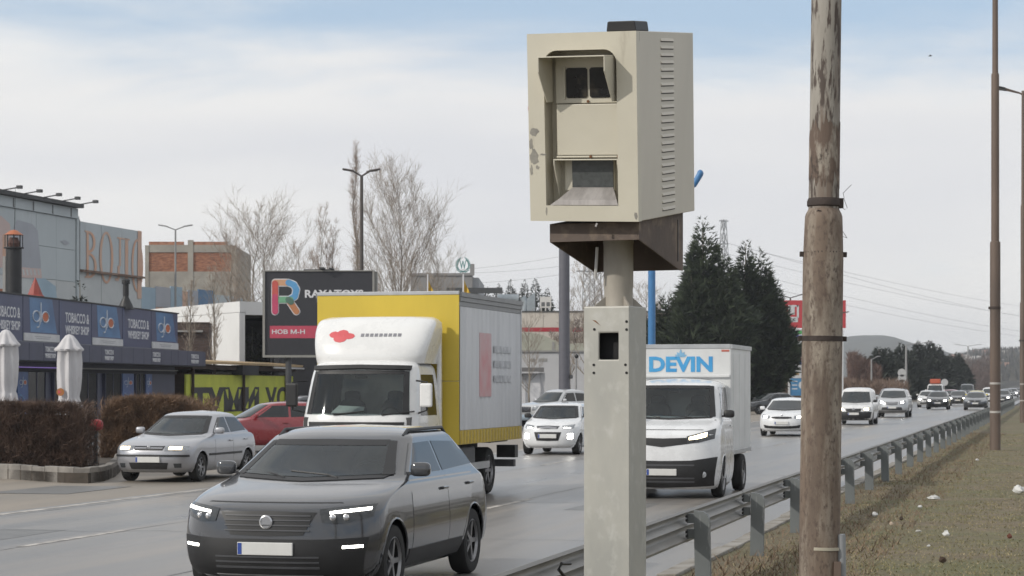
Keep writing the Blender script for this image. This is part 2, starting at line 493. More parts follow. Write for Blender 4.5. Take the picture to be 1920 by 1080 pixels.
# grass blades on the verge
def blades(name, n, hmin, hmax, mat, seed, zone):
    rs = np.random.RandomState(seed)
    t = rs.rand(n)
    s_ = zone[2] + (zone[3]-zone[2])*t**2.0
    u = zone[0] + (zone[1]-zone[0])*rs.rand(n)
    pts = np.empty((n,3)); keep = np.ones(n, bool)
    h = hmin+(hmax-hmin)*rs.rand(n)
    V = np.empty((n*3,3))
    for i in range(n):
        dens = mnoise.noise(Vector((u[i]*0.55, s_[i]*0.4, seed*1.7)))
        if dens < -0.12 and rs.rand() < 0.75: h[i] *= 0.35
        z = vh(u[i], s_[i])+0.018
        V[i*3:i*3+3] = (-u[i], s_[i], z)
    az = rs.rand(n)*2*np.pi
    w = 0.004+0.007*rs.rand(n)
    lean = (0.3+1.0*rs.rand(n))
    la = rs.rand(n)*2*np.pi
    V[0::3,0] -= np.cos(az)*w; V[0::3,1] -= np.sin(az)*w
    V[1::3,0] += np.cos(az)*w; V[1::3,1] += np.sin(az)*w
    V[2::3,0] += np.cos(la)*h*lean; V[2::3,1] += np.sin(la)*h*lean; V[2::3,2] += h
    me = bpy.data.meshes.new(name)
    me.vertices.add(n*3); me.vertices.foreach_set('co', V.ravel())
    me.loops.add(n*3); me.loops.foreach_set('vertex_index', np.arange(n*3))
    me.polygons.add(n); me.polygons.foreach_set('loop_start', np.arange(n)*3); me.polygons.foreach_set('loop_total', np.full(n,3))
    me.update(); me.validate()
    me.materials.append(mat)
    o = bpy.data.objects.new(name, me); COL.objects.link(o)
    o.location = P0; o.rotation_euler = (0,0,-ROAD_A)
    return o
m_g1 = M('short_green_grass', (0.225,0.200,0.095), 0.8, col2=(0.150,0.138,0.064), scale=2.3)
m_g2 = M('dry_straw_grass', (0.36,0.30,0.185), 0.85, col2=(0.22,0.18,0.105), scale=3.1)
tag(blades('grass', 250000, 0.008, 0.030, m_g1, 3, (-0.3,-18,3,75)), kind='stuff')
tag(blades('dry_grass', 120000, 0.008, 0.032, m_g2, 5, (0.0,-18,3,75)), kind='stuff')
tag(blades('dry_weeds', 9000, 0.04, 0.12, M('dead_weeds', (0.24,0.175,0.115), 0.9, col2=(0.14,0.10,0.07), scale=3), 8, (0.1,-1.6,2,75)), kind='stuff')

# litter on the verge
m_lit_w = M('white_litter', (0.62,0.62,0.61), 0.6, var=0.15, scale=20)
def scrap(px, py, wpx, hpx, label, cat, name, mat=m_lit_w, seed=0):
    p = GP(px, py); s_ = F_PX/p.y
    w, h = wpx/s_, hpx/s_
    rr = random.Random(seed); mb = MB()
    mb.ball((0,0,h*0.5), w*0.5, w*0.32, h*0.52, 10, 6)
    mb.v = [(x*(1+rr.uniform(-.3,.3)), y*(1+rr.uniform(-.3,.3)), z*(1+rr.uniform(-.28,.28))) for x,y,z in mb.v]
    o = mb.build(name, mat, smooth=25, loc=(p.x,p.y,0.035), rot=(0,0,rr.uniform(0,3)))
    tag(o, label, cat, 'litter on the grass verge')
scrap(1774,1011,17,10,'bright white crumpled paper ball on the grass, brightest scrap near the lower right','litter','paper_ball',seed=1)
scrap(1752,941,24,8,'long flat white wrapper lying on the grass, upper scrap right of the rusty pole','litter','wrapper',seed=2)
scrap(1640,973,12,8,'small crumpled white scrap on bare grass, nearest to the rusty pole','litter','paper_scrap',seed=3)
scrap(1910,929,22,14,'white plastic bag on the grass at the right edge of the photo','plastic bag','plastic_bag',seed=4)
scrap(1725,957,10,5,'thin white sliver just below the long wrapper on the grass','litter','paper_scrap',seed=5)
scrap(1722,1003,12,4,'dull grey flattened scrap left of the bright paper ball','litter','paper_scrap',M('grey_litter',(0.40,0.39,0.36),0.7),seed=6)
scrap(1741,1031,7,4,'tiny white scrap below the bright paper ball','litter','paper_scrap',seed=7)
scrap(1671,990,8,6,'beige scrap on bare soil between two dark leaves','litter','paper_scrap',M('beige_litter',(0.45,0.36,0.28),0.7),seed=8)
scrap(1767,1061,14,10,'dark brown clod of litter low on the grass, below the paper ball','litter','leaf_clump',M('brown_litter',(0.07,0.045,0.03),0.9),seed=9)
scrap(1893,1015,12,8,'rust red scrap on the grass near the right edge','litter','leaf_clump',M('red_litter',(0.20,0.07,0.045),0.8),seed=10)
scrap(1690,980,9,6,'dark dead leaf on bare soil right of the beige scrap','litter','dead_leaf',M('leaf_litter',(0.05,0.034,0.025),0.9),seed=11)
scrap(1832,867,7,4,'small pale scrap far up the verge below the second pole','litter','paper_scrap',seed=12)

# ------------------------------------------------------------------ guardrail
m_rail = M('weathered_galvanised_rail', (0.36,0.35,0.33), 0.50, metal=0.45, col2=(0.23,0.22,0.205), scale=3.0, stretch=(1,0.3,4), rvar=0.1,
           spots=((0.55,0.54,0.52), 14, 0.68, 0.74, (1,1,1)))
m_post = M('weathered_steel_post', (0.185,0.20,0.20), 0.55, metal=0.3, col2=(0.13,0.14,0.142), scale=2.2, stretch=(1,1,0.3),
           spots=((0.42,0.42,0.41), 3, 0.56, 0.66, (2,2,0.4)))
gr = thing('guardrail', 'grey galvanised steel crash barrier running along the road edge between asphalt and grass', 'guardrail', P0, -ROAD_A)
prof = [(0.0,0.0),(0.010,0.025),(-0.075,0.058),(-0.086,0.087),(-0.075,0.115),(0.0,0.150),(0.004,0.156),(0.0,0.162),(-0.075,0.197),(-0.086,0.225),(-0.075,0.254),(0.010,0.287),(0.0,0.312)]
ZR = 0.44
def rail_mesh(L):
    vs = []; fs = []; n = len(prof)
    for k, y in enumerate((0.0, L)):
        for a, z in prof: vs.append((a, y, ZR+z))
        for a, z in prof: vs.append((a+0.004, y, ZR+z))
    for i in range(n-1):
        fs.append((i, i+1, 2*n+i+1, 2*n+i)); fs.append((n+i, 3*n+i, 3*n+i+1, n+i+1))
    fs.append((0, 2*n, 3*n, n)); fs.append((n-1, 2*n-1, 4*n-1, 3*n-1))
    return MB().add(vs, fs).mesh('rail', m_rail, smooth=50)
rail_me = rail_mesh(4.06)
# C-shaped post with a rounded top corner, and a spacer bracket with bolts
pm = MB()
def cpost(mb):
    w, d, t = 0.125, 0.062, 0.006
    def plate(poly, x0, x1): mb.prismx(poly, x0, x1)
    w = 0.150
    top = [(0.0,-0.25),(w,-0.25),(w,0.63),(w*0.97,0.675),(w*0.84,0.712),(w*0.6,0.735),(0.0,0.745)]
    # wide web facing along the road, its outer top corner rounded off, flanges behind it
    mb.prism([(x+0.09, z) for x, z in top], -0.045, -0.045+t)
    vs = []; fs = []
    rim = top[1:]
    for x, z in rim: vs += [(x+0.0905, -0.045+t, z-0.001), (x+0.0905, 0.03, z-0.001), (x+0.0845, -0.045+t, z-0.006), (x+0.0845, 0.03, z-0.006)]
    for i in range(len(rim)-1):
        a, b = 4*i, 4*i+4
        fs += [(a, b, b+1, a+1), (a+2, a+3, b+3, b+2), (a+1, b+1, b+3, a+3)]
    mb.add(vs, fs)
    mb.box(0.09, 0.096, -0.045+t, 0.03, -0.25, 0.74)
    return mb
post_me = cpost(pm).mesh('post', m_post)
sm = MB()
sm.box(0.006, 0.088, -0.03, 0.03, 0.475, 0.565)
spacer_me = sm.mesh('spacer', m_post)
bm_ = MB()
for z in (0.505, 0.545, 0.655, 0.695):
    bm_.lathe([(0.014,0.0),(0.014,0.014),(0.006,0.016)], 8, (0.012, -0.075, z), axis='x')
    bm_.lathe([(0.014,0.0),(0.014,0.014),(0.006,0.016)], 8, (0.012, -0.125, z), axis='x')
bolt_me = bm_.mesh('bolts', m_black)
NP = 62
for k in range(-1, NP):
    y = 3.8*k - 0.30
    inst('rail', rail_me, gr, (0.002*(k % 2), y, 0.004*(k % 2)))
    if k < 46:
        q = inst('post', post_me, gr, (0, y+0.05, R.uniform(-0.02,0.012)), (R.uniform(-.012,.012), R.uniform(-.02,.02), R.uniform(-.04,.04)))
        inst('spacer', spacer_me, gr, (0, y+0.05, 0)); inst('spacer', spacer_me, gr, (0, y+0.05, 0.15))
    if k < 8:
        tag(inst('bolts', bolt_me, gr, (0, y+0.05, 0)), kind='stuff')
# loose bent wire bracket on the near post
wb = MB().tube([(0.09,1.86,0.68),(0.08,1.62,0.70),(0.07,1.58,0.66),(0.09,1.80,0.56),(0.10,1.88,0.50)], 0.012, 8)
wb.build('bent_wire', m_black, gr, smooth=40)

# ------------------------------------------------------------------ speed camera
m_cab = M('cream_enamel', (0.560,0.528,0.435), 0.42, col2=(0.515,0.483,0.395), scale=2.5, bump=0.03, bscale=60,
          spots=((0.34,0.30,0.235), 5.0, 0.60, 0.80, (1.6,1.6,0.25)))
m_cab_side = M('cream_enamel_side', (0.550,0.512,0.435), 0.45, col2=(0.495,0.460,0.39), scale=2.6, stretch=(1,1,0.25), spots=((0.40,0.36,0.30), 4.0, 0.60, 0.82, (1.5,1.5,0.22)))
m_cabin = M('cream_enamel_inner', (0.55,0.508,0.41), 0.5, col2=(0.48,0.445,0.36), scale=3, spots=((0.25,0.14,0.07), 7, 0.68, 0.74, (1,1,1)))
m_dark = M('dark_recess', (0.012,0.012,0.013), 0.8)
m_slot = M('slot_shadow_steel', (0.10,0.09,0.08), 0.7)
m_bracket = M('rusty_brown_steel', (0.130,0.098,0.080), 0.72, col2=(0.070,0.054,0.045), scale=2.2, stretch=(1,1,0.6), bump=0.15,
              spots=((0.28,0.21,0.15), 4.2, 0.52, 0.74, (1,1,0.9)))
m_pipe = M('grey_primed_pipe', (0.41,0.375,0.32), 0.6, col2=(0.25,0.23,0.20), scale=3, stretch=(1,1,0.35))
m_zinc = M('zinc_coated_post', (0.42,0.41,0.37), 0.5, metal=0.2, col2=(0.335,0.333,0.308), scale=3.2, stretch=(1,1,0.45), rvar=0.07, bump=0.04, bscale=30,
           spots=((0.46,0.455,0.425), 14, 0.52, 0.72, (1,1,0.7)))
m_lensg = M('camera_window_glass', (0.018,0.019,0.021), 0.12, var=0.4, scale=6, spots=((0.10,0.085,0.06), 4, 0.62, 0.85, (1,1,1)))
m_lensb = M('flash_window_grid', (0.075,0.082,0.082), 0.3, var=0.3, scale=40)
m_alu = M('scuffed_aluminium', (0.56,0.53,0.51), 0.42, metal=0.5, col2=(0.40,0.375,0.36), scale=9, stretch=(2,1,0.5))
m_rust = M('rust_spot', (0.22,0.10,0.045), 0.85, col2=(0.13,0.06,0.03), scale=30)
m_scuff = M('scuffed_paint_damage', (0.21,0.20,0.18), 0.7, col2=(0.30,0.285,0.245), scale=18)
SCX, SCY = 0.5945, 12.285
sc = thing('speed_camera', 'cream metal speed camera cabinet on a square zinc post beside the crash barrier', 'speed camera', (SCX, SCY, 0), math.radians(-24))
# post: square tube with a rectangular hatch cut in its front wall
pw, pt = 0.14, 0.012
ztop = ZP(573, 12.1)
hx0, hx1, hz0, hz1 = -0.045, 0.073, ZP(674, 12.12), ZP(624, 12.12)
pb = MB()
pv_ = [(-pw,-pw,-0.2),(pw,-pw,-0.2),(pw,-pw,ztop),(-pw,-pw,ztop),(hx0,-pw,hz0),(hx1,-pw,hz0),(hx1,-pw,hz1),(hx0,-pw,hz1),
       (-pw,pw,-0.2),(pw,pw,-0.2),(pw,pw,ztop),(-pw,pw,ztop),(hx0,-pw+pt,hz0),(hx1,-pw+pt,hz0),(hx1,-pw+pt,hz1),(hx0,-pw+pt,hz1)]
pb.add(pv_, [(0,1,5,4),(1,2,6,5),(2,3,7,6),(3,0,4,7),(4,5,13,12),(5,6,14,13),(6,7,15,14),(7,4,12,15),(1,9,10,2),(9,8,11,10),(8,0,3,11),(2,10,11,3)])
pb.build('post', m_zinc, sc, bevel=0.008)
MB().box(hx0-0.05, hx1+0.05, -0.06, -0.05, hz0-0.1, hz1+0.1).build('hatch_recess', m_dark, sc)
# bolt holes as small dark plugs
for (px, py) in ((1116,617),(1175,603),(1175,618),(1115,684),(1115,699),(1173,684),(1175,699)):
    x = -pw + (px-1096)/84.0*2*pw
    MB().lathe([(0.0078,0.0),(0.0078,0.004)], 10, (x, -pw-0.003, ZP(py,12.12)), axis='y').build('bolt_hole', m_dark, sc)
MB().prism([(-0.082,0.012),(-0.06,0.008),(-0.030,-0.022),(-0.045,-0.012)], -pw-0.0015, -pw+0.001).build('rust_scar', m_rust, sc, loc=(-0.005,0,ZP(603,12.12)))
# pipe with gussets
zb0, zpipe = ztop, ZP(440, 12.2)
MB().lathe([(0.083,zb0-0.005),(0.083,zb0+0.10),(0.086,zb0+0.115),(0.086,zb0+0.36),(0.089,zb0+0.365),(0.089,zpipe)], 28, (0.02,0.0,0)).build('pipe', m_pipe, sc, smooth=40)
for k in range(4):
    a = math.pi/4+k*math.pi/2
    gm = MB().prism([(0.080,0),(0.150,0),(0.142,0.010),(0.080,0.060)], -0.005, 0.005)
    gm.build('gusset', m_pipe, sc, loc=(0.02,0,zb0), rot=(0,0,a))
# skirt bracket: front lip, deepening side plates, rear plate
bx0, bx1, by0, by1 = -0.268, 0.272, -0.335, 0.40
pitch = math.radians(7.9)
zt = 2.862
def top(y): return zt + (y-by0)*math.tan(pitch)
zlip = ZP(449, 11.85); zrear = ZP(507, 12.5)
br = MB()
t = 0.008
br.prismx([(by0, zlip), (by0, top(by0)), (by1, top(by1)), (by1, zrear), (by1-0.055, zrear)], bx1-t, bx1)
br.prismx([(by0, zlip), (by0, top(by0)), (by1, top(by1)), (by1, zrear), (by1-0.055, zrear)], bx0, bx0+t)
br.box(bx0+t, bx1-t, by0, by0+t, zlip, zt)
br.prismx([(by1-t, zrear+0.004), (by1-t, top(by1)-0.002), (by1, top(by1)), (by1, zrear+0.004)], bx0+t, bx1-t)
br.prismx([(by0+t, top(by0)-0.012), (by0+t, top(by0)-0.001), (by1-t, top(by1)-0.001), (by1-t, top(by1)-0.012)], bx0+t, bx1-t)
br.build('skirt_bracket', m_bracket, sc, bevel=0.002)
MB().box(bx1, bx1+0.003, by1-0.10, by1-0.088, zrear+0.05, top(by1)-0.05).build('seam', m_black, sc)
MB().tube([(-0.06,-0.13,zlip-0.02),(-0.075,-0.12,zlip-0.20)], 0.009, 6).build('cable_end', M('pale_cable',(0.5,0.49,0.47),0.6), sc)
# housing in its own frame (pitched down and rolled), all parts placed through HM
CW, CH, CD = 0.65, 1.04, 0.95
HM = Matrix.Translation((-0.02-0.325, -0.43, 2.845+0.031)) @ Matrix.Rotation(math.radians(2.2), 4, 'Y') @ Matrix.Rotation(pitch, 4, 'X')
def H(mb, name, mat, smooth=None, bevel=0.0):
    return mb.xf(HM).build(name, mat, sc, smooth, bevel)
# coordinates: x 0..CW left to right, y 0..CD to the back, z 0..CH
ox0, ox1, oz0, oz1 = 0.098, 0.532, 0.087, 0.945
FP = 0.05                                    # depth of the front cover
def rounded_opening(x0, x1, z0, z1, r, n=6):
    pts = [(x0, z0), (x1, z0)]
    for k in range(n+1):
        a = k*math.pi/2/n; pts.append((x1-r+r*math.cos(a), z1-r+r*math.sin(a)))
    for k in range(n+1):
        a = math.pi/2+k*math.pi/2/n; pts.append((x0+r+r*math.cos(a), z1-r+r*math.sin(a)))
    return pts
op = rounded_opening(ox0, ox1, oz0, oz1, 0.075)
def proj(p):                                  # matching points on the outer rectangle
    x, z = p
    cx, cz = (ox0+ox1)/2, (oz0+oz1)/2
    dx, dz = x-cx, z-cz
    k = min((CW-cx if dx > 0 else cx)/abs(dx) if abs(dx) > 1e-6 else 9e9, (CH-cz if dz > 0 else cz)/abs(dz) if abs(dz) > 1e-6 else 9e9)
    return (cx+dx*k, cz+dz*k)
inner = []
for i in range(len(op)):
    a, b = op[i], op[(i+1) % len(op)]
    nseg = 10 if (abs(a[0]-b[0])+abs(a[1]-b[1])) > 0.2 else 1
    for q in range(nseg):
        inner.append((a[0]+(b[0]-a[0])*q/nseg, a[1]+(b[1]-a[1])*q/nseg))
outer = [proj(p) for p in inner]
for corner in ((0,0),(CW,0),(CW,CH),(0,CH)):  # snap the nearest outer point to each corner
    k = min(range(len(outer)), key=lambda i: (outer[i][0]-corner[0])**2+(outer[i][1]-corner[1])**2)
    outer[k] = corner
n = len(inner); fm = MB()
vs = [(x, 0, z) for x, z in outer] + [(x, 0, z) for x, z in inner] + [(x, FP, z) for x, z in outer] + [(x, 0.020, z) for x, z in inner]
fs = []
for i in range(n):
    j = (i+1) % n
    fs += [(i, j, n+j, n+i), (i, 2*n+i, 2*n+j, j), (n+i, n+j, 3*n+j, 3*n+i)]
fm.add(vs, fs)
H(fm, 'front_cover', m_cab, bevel=0.0)
body = MB()
t = 0.01
body.box(CW-0.012, CW-0.004, FP+0.004, CD, 0, CH); body.box(0.004, 0.012, FP+0.004, CD, 0, CH)
body.box(0.012, CW-0.012, FP+0.02, CD, CH-t, CH); body.box(0.012, CW-0.012, FP+0.02, CD, 0, t); body.box(0.012, CW-0.012, CD-t, CD, t, CH-t)
H(body, 'body', m_cab_side, bevel=0.004)
H(MB().box(CW-0.013, CW-0.001, FP-0.001, FP+0.005, CH-0.055, CH-0.004), 'hinge_gap', m_dark)
# louvres pressed into the right side
for k in range(24):
    z = CH-0.052-k*0.0413
    mb = MB(); y0, y1 = 0.39, 0.61
    mb.add([(CW-0.004, y0, z+0.016), (CW-0.004, y1, z+0.016), (CW+0.003, y1-0.012, z), (CW+0.003, y0+0.012, z), (CW-0.004, y0, z-0.001), (CW-0.004, y1, z-0.001)],
           [(0,3,2,1), (3,0,4), (2,5,1)])
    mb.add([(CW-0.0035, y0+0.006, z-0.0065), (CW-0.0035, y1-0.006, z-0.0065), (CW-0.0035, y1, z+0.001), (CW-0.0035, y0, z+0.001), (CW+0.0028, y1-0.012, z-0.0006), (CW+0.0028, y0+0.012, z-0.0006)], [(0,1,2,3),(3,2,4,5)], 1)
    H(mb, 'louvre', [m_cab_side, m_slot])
# recessed inner face and its side walls
RY = 0.125
iw = MB()
iw.box(ox0-0.03, ox1+0.03, RY, RY+0.01, oz0-0.03, oz1+0.04)
iw.box(ox0-0.034, ox0-0.006, 0.022, RY, oz0-0.03, oz1+0.04)
iw.box(ox1+0.004, ox1+0.030, 0.022, RY, oz0-0.03, oz1+0.04)
iw.box(ox0-0.03, ox1+0.03, 0.022, RY, oz1+0.012, oz1+0.04)
iw.box(ox0-0.03, ox1+0.03, 0.022, RY, oz0-0.03, oz0-0.004)
H(iw, 'inner_housing', m_cabin)
# middle cover plate, nearly flush on the right
H(MB().box(ox0+0.052, ox1-0.004, 0.050, 0.122, 0.365, 0.648), 'middle_panel', m_cab, bevel=0.004)
# upper window plate with two panes
H(MB().box(ox0+0.040, ox1-0.014, 0.070, 0.122, 0.652, 0.915), 'window_plate', m_cab, bevel=0.004)
for (x0, x1) in ((0.205,0.332),(0.346,0.472)):
    H(MB().prism([(x0+0.01,0.682),(x1-0.01,0.682),(x1,0.692),(x1,0.838),(x1-0.01,0.848),(x0+0.01,0.848),(x0,0.838),(x0,0.692)], 0.064, 0.069), 'window_pane', m_lensg)
H(MB().box(0.190,0.200,0.060,0.069,0.676,0.855).box(0.477,0.487,0.060,0.069,0.676,0.855), 'window_frame', m_cab, bevel=0.002)
# upper visor: roof and two swept cheeks
vz0, vz1, vy = 0.66, 0.905, -0.128
def visor(x0, x1, z0, z1, y0, yb, name, drop, cut):
    th = 0.007
    mb = MB()
    mb.box(x0, x1, y0, yb, z1-th, z1)
    ch = [(yb, z0), (yb, z1-th), (y0, z1-th), (y0, z1-drop), (y0+cut, z0)]
    mb.prismx(ch, x0, x0+th); mb.prismx(ch, x1-th, x1)
    H(mb, name, m_cab, bevel=0.002)
visor(ox0+0.018, ox1-0.018, 0.66, 0.912, vy, 0.068, 'visor', 0.085, 0.115)
# lower unit: frame, visor, flash window, aluminium sill
H(MB().box(ox0+0.05, ox1-0.004, 0.045, 0.122, 0.352, 0.362), 'lower_trim', m_cab, bevel=0.002)
visor(ox0+0.043, ox1-0.004, 0.135, 0.345, 0.012, 0.110, 'lower_visor', 0.03, 0.072)
H(MB().box(ox0+0.075, ox1-0.06, 0.100, 0.121, 0.165, 0.338), 'flash_frame', m_cab, bevel=0.003)
H(MB().box(0.222, 0.468, 0.090, 0.099, 0.186, 0.336), 'flash_window', m_lensb)
H(MB().add([(0.225,0.095,0.186),(0.465,0.095,0.186),(0.522,0.004,0.118),(0.528,0.004,0.090),(0.120,0.004,0.090),(0.165,0.004,0.118)], [(0,5,2,1),(5,4,3,2)])
  .add([(0.225,0.101,0.182),(0.465,0.101,0.182),(0.528,0.010,0.086),(0.120,0.010,0.086)], [(0,1,2,3)]), 'aluminium_sill', m_alu)
for (x, z, y) in ((0.355,0.357,0.043),(0.520,0.357,0.043),(0.137,0.50,0.12),(0.137,0.30,0.12),(0.335,0.662,0.066),(0.505,0.205,0.098)):
    H(MB().lathe([(0.008,0),(0.008,-0.004),(0.004,-0.006)], 9, (x,y,z), axis='y'), 'rusty_screw', m_rust)
# scuffs on the left edge of the cover, thin chipped patches
for (x, z, w, h) in ((0.035,0.50,0.06,0.065),(0.030,0.35,0.058,0.11),(0.014,0.43,0.026,0.09),(0.085,0.372,0.05,0.012),(0.012,0.28,0.02,0.07),(0.05,0.30,0.03,0.025),(0.635,0.03,0.022,0.05),(0.10,0.055,0.012,0.05)):
    rr = random.Random(int(x*1e4+z*1e3)); k = 14
    H(MB().prism([(max(0.003, x+math.cos(2*math.pi*i/k)*w*0.5*rr.uniform(0.55,1.1)), z+math.sin(2*math.pi*i/k)*h*0.5*rr.uniform(0.5,1.1)) for i in range(k)], -0.0012, 0.001), 'scuff', m_scuff)
# black antenna box on the roof
H(MB().prism([(CW-0.19,CH+0.001),(CW-0.015,CH+0.001),(CW-0.022,CH+0.050),(CW-0.028,CH+0.056),(CW-0.178,CH+0.056),(CW-0.184,CH+0.050)], 0.04, 0.24), 'roof_box', m_black, bevel=0.004)
H(MB().cyl((0.40,0.01,-0.012),(0.395,0.0,-0.03),0.006,0.006,6), 'loose_screw', m_alu)

# ------------------------------------------------------------------ rusty poles
m_pole = M('flaking_painted_pole', (0.200,0.148,0.110), 0.75, col2=(0.115,0.086,0.066), scale=2.4, stretch=(1,1,0.25), bump=0.10, bscale=22,
           spots=((0.30,0.26,0.21), 3.8, 0.47, 0.66, (1.7,1.7,0.34)), spots2=((0.095,0.068,0.053), 26, 0.50, 0.66, (1.2,1.2,0.6)))
m_pole_u = M('flaking_grey_pole', (0.335,0.312,0.275), 0.7, col2=(0.225,0.205,0.175), scale=4.5, stretch=(1,1,0.2), bump=0.08, bscale=22,
             spots=((0.16,0.122,0.095), 3.0, 0.47, 0.62, (2,2,0.16)), spots2=((0.070,0.052,0.042), 9.0, 0.51, 0.57, (1.7,1.7,0.28)))
m_band = M('rusted_band', (0.050,0.036,0.030), 0.8, col2=(0.030,0.022,0.019), scale=6, bump=0.2)
m_pole_b = M('brown_painted_pole', (0.150,0.108,0.084), 0.65, col2=(0.095,0.070,0.056), scale=1.6, stretch=(1,1,0.2))
p1 = WP(1537.5, 1080, 17.0); s1 = F_PX/17.0
pole = thing('rusty_pole', 'thick rusty flaking steel pole with clamp bands standing right of the speed camera', 'pole', (p1.x-0.012, 17.0, 0))
pole.rotation_euler = (0, math.radians(0.72), 0)
zj = ZP(405, 17.0)
MB().lathe([(0.162,-0.1),(0.160,zj-0.35),(0.150,zj-0.05),(0.148,zj-0.005),(0.140,zj+0.02),(0.126,zj+0.045),(0.121,zj+0.06)], 40).build('lower_tube', m_pole, pole, smooth=40)
MB().lathe([(0.122,zj+0.05),(0.120,zj+0.3),(0.119,zj+2.2),(0.117,zj+6.0)], 40).build('upper_tube', m_pole_u, pole, smooth=40)
MB().lathe([(0.118,zj+6.0),(0.09,zj+6.08),(0.085,zj+10.5)], 24).build('top_tube', m_pole_b, pole, smooth=40)
m_rustpatch = M('bare_rust_patch', (0.085,0.060,0.046), 0.85, col2=(0.055,0.040,0.032), scale=4, bump=0.3)
# rust-brown collar zone where the paint has come off
def wrap(z0f, z1f, r, name, mat, n=180):
    vs = []; fs = []
    for k in range(n):
        a = 2*math.pi*k/n
        for z in (z0f(a), z1f(a)):
            vs.append((r*math.cos(a), r*math.sin(a), z))
    for k in range(n):
        fs.append((2*k, 2*((k+1) % n), 2*((k+1) % n)+1, 2*k+1))
    return MB().add(vs, fs).build(name, mat, pole, smooth=60)
rag = lambda a, q: 0.16*mnoise.noise(Vector((math.cos(a)*1.5, math.sin(a)*1.5, q)))+0.10*mnoise.noise(Vector((math.cos(a)*6, math.sin(a)*6, q)))+0.05*mnoise.noise(Vector((math.cos(a)*16, math.sin(a)*16, q)))
wrap(lambda a: ZP(340,17)+rag(a,1.0), lambda a: ZP(235,17)+rag(a,5.0), 0.1225, 'bare_patch', M('peeled_pole_patch',(0.125,0.090,0.070),0.85,col2=(0.30,0.265,0.22),scale=4.5,stretch=(1.6,1.6,0.5),lo=0.36,hi=0.44,bump=0.3,spots=((0.06,0.045,0.036),9,0.55,0.62,(1,1,0.5))))
MB().lathe([(0.124,ZP(388,17)),(0.134,ZP(386,17)),(0.134,ZP(378,17)),(0.124,ZP(372,17))], 32).box(0.115,0.150,-0.05,0.02,ZP(390,17),ZP(372,17)).build('upper_band', m_band, pole, smooth=40)
def clamp(py, r):
    z = ZP(py,17)
    mb = MB().lathe([(r,z-0.020),(r+0.007,z-0.020),(r+0.007,z+0.020),(r,z+0.020)], 32)
    mb.box(-r-0.035, -r, -0.02, 0.02, z-0.020, z+0.020); mb.box(r, r+0.035, -0.02, 0.02, z-0.020, z+0.020)
    mb.build('clamp_band', m_band, pole, smooth=40)
clamp(477, 0.151); clamp(635, 0.158)
wires = MB()
def wz(py): return ZP(py, 17)
wires.tube([(-0.125,-0.03,wz(405)),(-0.06,-0.125,wz(397)),(0.03,-0.132,wz(403)),(0.10,-0.09,wz(414)),(0.14,0,wz(420))], 0.006, 5)
wires.tube([(0.13,0,wz(386)),(0.165,-0.02,wz(393)),(0.185,-0.02,wz(390)),(0.160,-0.02,wz(375)),(0.150,-0.02,wz(362)),(0.215,-0.02,wz(346))], 0.0022, 5)
wires.tube([(0.14,-0.02,wz(430)),(0.185,-0.02,wz(446)),(0.15,-0.02,wz(443))], 0.0022, 5)
wires.build('wire', m_band, pole)
zc_ = ZP(1027, 17)
MB().lathe([(0.163,zc_-0.012),(0.167,zc_-0.012),(0.167,zc_+0.012),(0.163,zc_+0.012)], 32).build('plastic_tie', M('pale_plastic_tie',(0.46,0.42,0.33),0.5), pole, smooth=40, rot=(0,math.radians(1.0),0))
MB().tube([(0.185,-0.06,-0.1),(0.160,-0.075,ZP(1000,17)-0.05),(0.156,-0.075,ZP(1000,17))], 0.036, 14).build('conduit', M('grey_plastic_conduit',(0.27,0.28,0.29),0.45,var=0.15), pole, smooth=40)
MB().box(0.095,0.150,-0.155,-0.12,ZP(1075,17)-0.12,ZP(1050,17)).build('lower_hatch', m_pole_b, pole)

def street_pole(px, py, label, arms):
    b = GP(px, py)
    t = thing('lamp_pole', label, 'lamp post', b)
    MB().lathe([(0.158,-0.1),(0.152,6.15),(0.150,6.2),(0.118,6.22)], 24).build('lower_tube', m_pole_b, t, smooth=40)
    MB().lathe([(0.118,6.2),(0.115,11.1),(0.113,11.2),(0.088,11.22)], 24).build('middle_tube', m_pole_b, t, smooth=40)
    MB().lathe([(0.088,11.2),(0.070,17.1)], 20).build('upper_tube', m_pole_b, t, smooth=40)
    for z in (1.15, 2.0):
        MB().lathe([(0.157,z-0.03),(0.161,z-0.03),(0.161,z+0.03),(0.157,z+0.03)], 24).build('pale_band', M('pale_band',(0.42,0.40,0.37),0.6), t, smooth=40)
    MB().lathe([(0.153,4.2),(0.163,4.2),(0.163,4.28),(0.153,4.28)], 20).box(-0.20,-0.15,-0.02,0.02,4.2,4.28).build('clamp_band', m_band, t, smooth=40)
    for a in (0.15, 0.9, 3.2, 2.4):
        d = Vector((math.cos(a), math.sin(a), 0))
        MB().tube([Vector((0,0,16.9)), Vector((0,0,17.0))+d*0.2, Vector((0,0,17.25))+d*1.05], 0.04, 6).build('arm', m_pole_b, t)
        mb = MB().obox(Vector((0,0,17.28))+d*1.25, (0.62,0.22,0.09), Matrix.Rotation(a,3,'Z') @ Matrix.Rotation(-0.2,3,'Y'))
        mb.build('lamp_head', m_black, t, bevel=0.02)
    return t
street_pole(1866, 845, 'tall brown stepped lamp pole with two pale bands, second pole along the grass verge', True)
street_pole(1918, 793, 'tall brown lamp pole cut by the right edge of the photo', True)
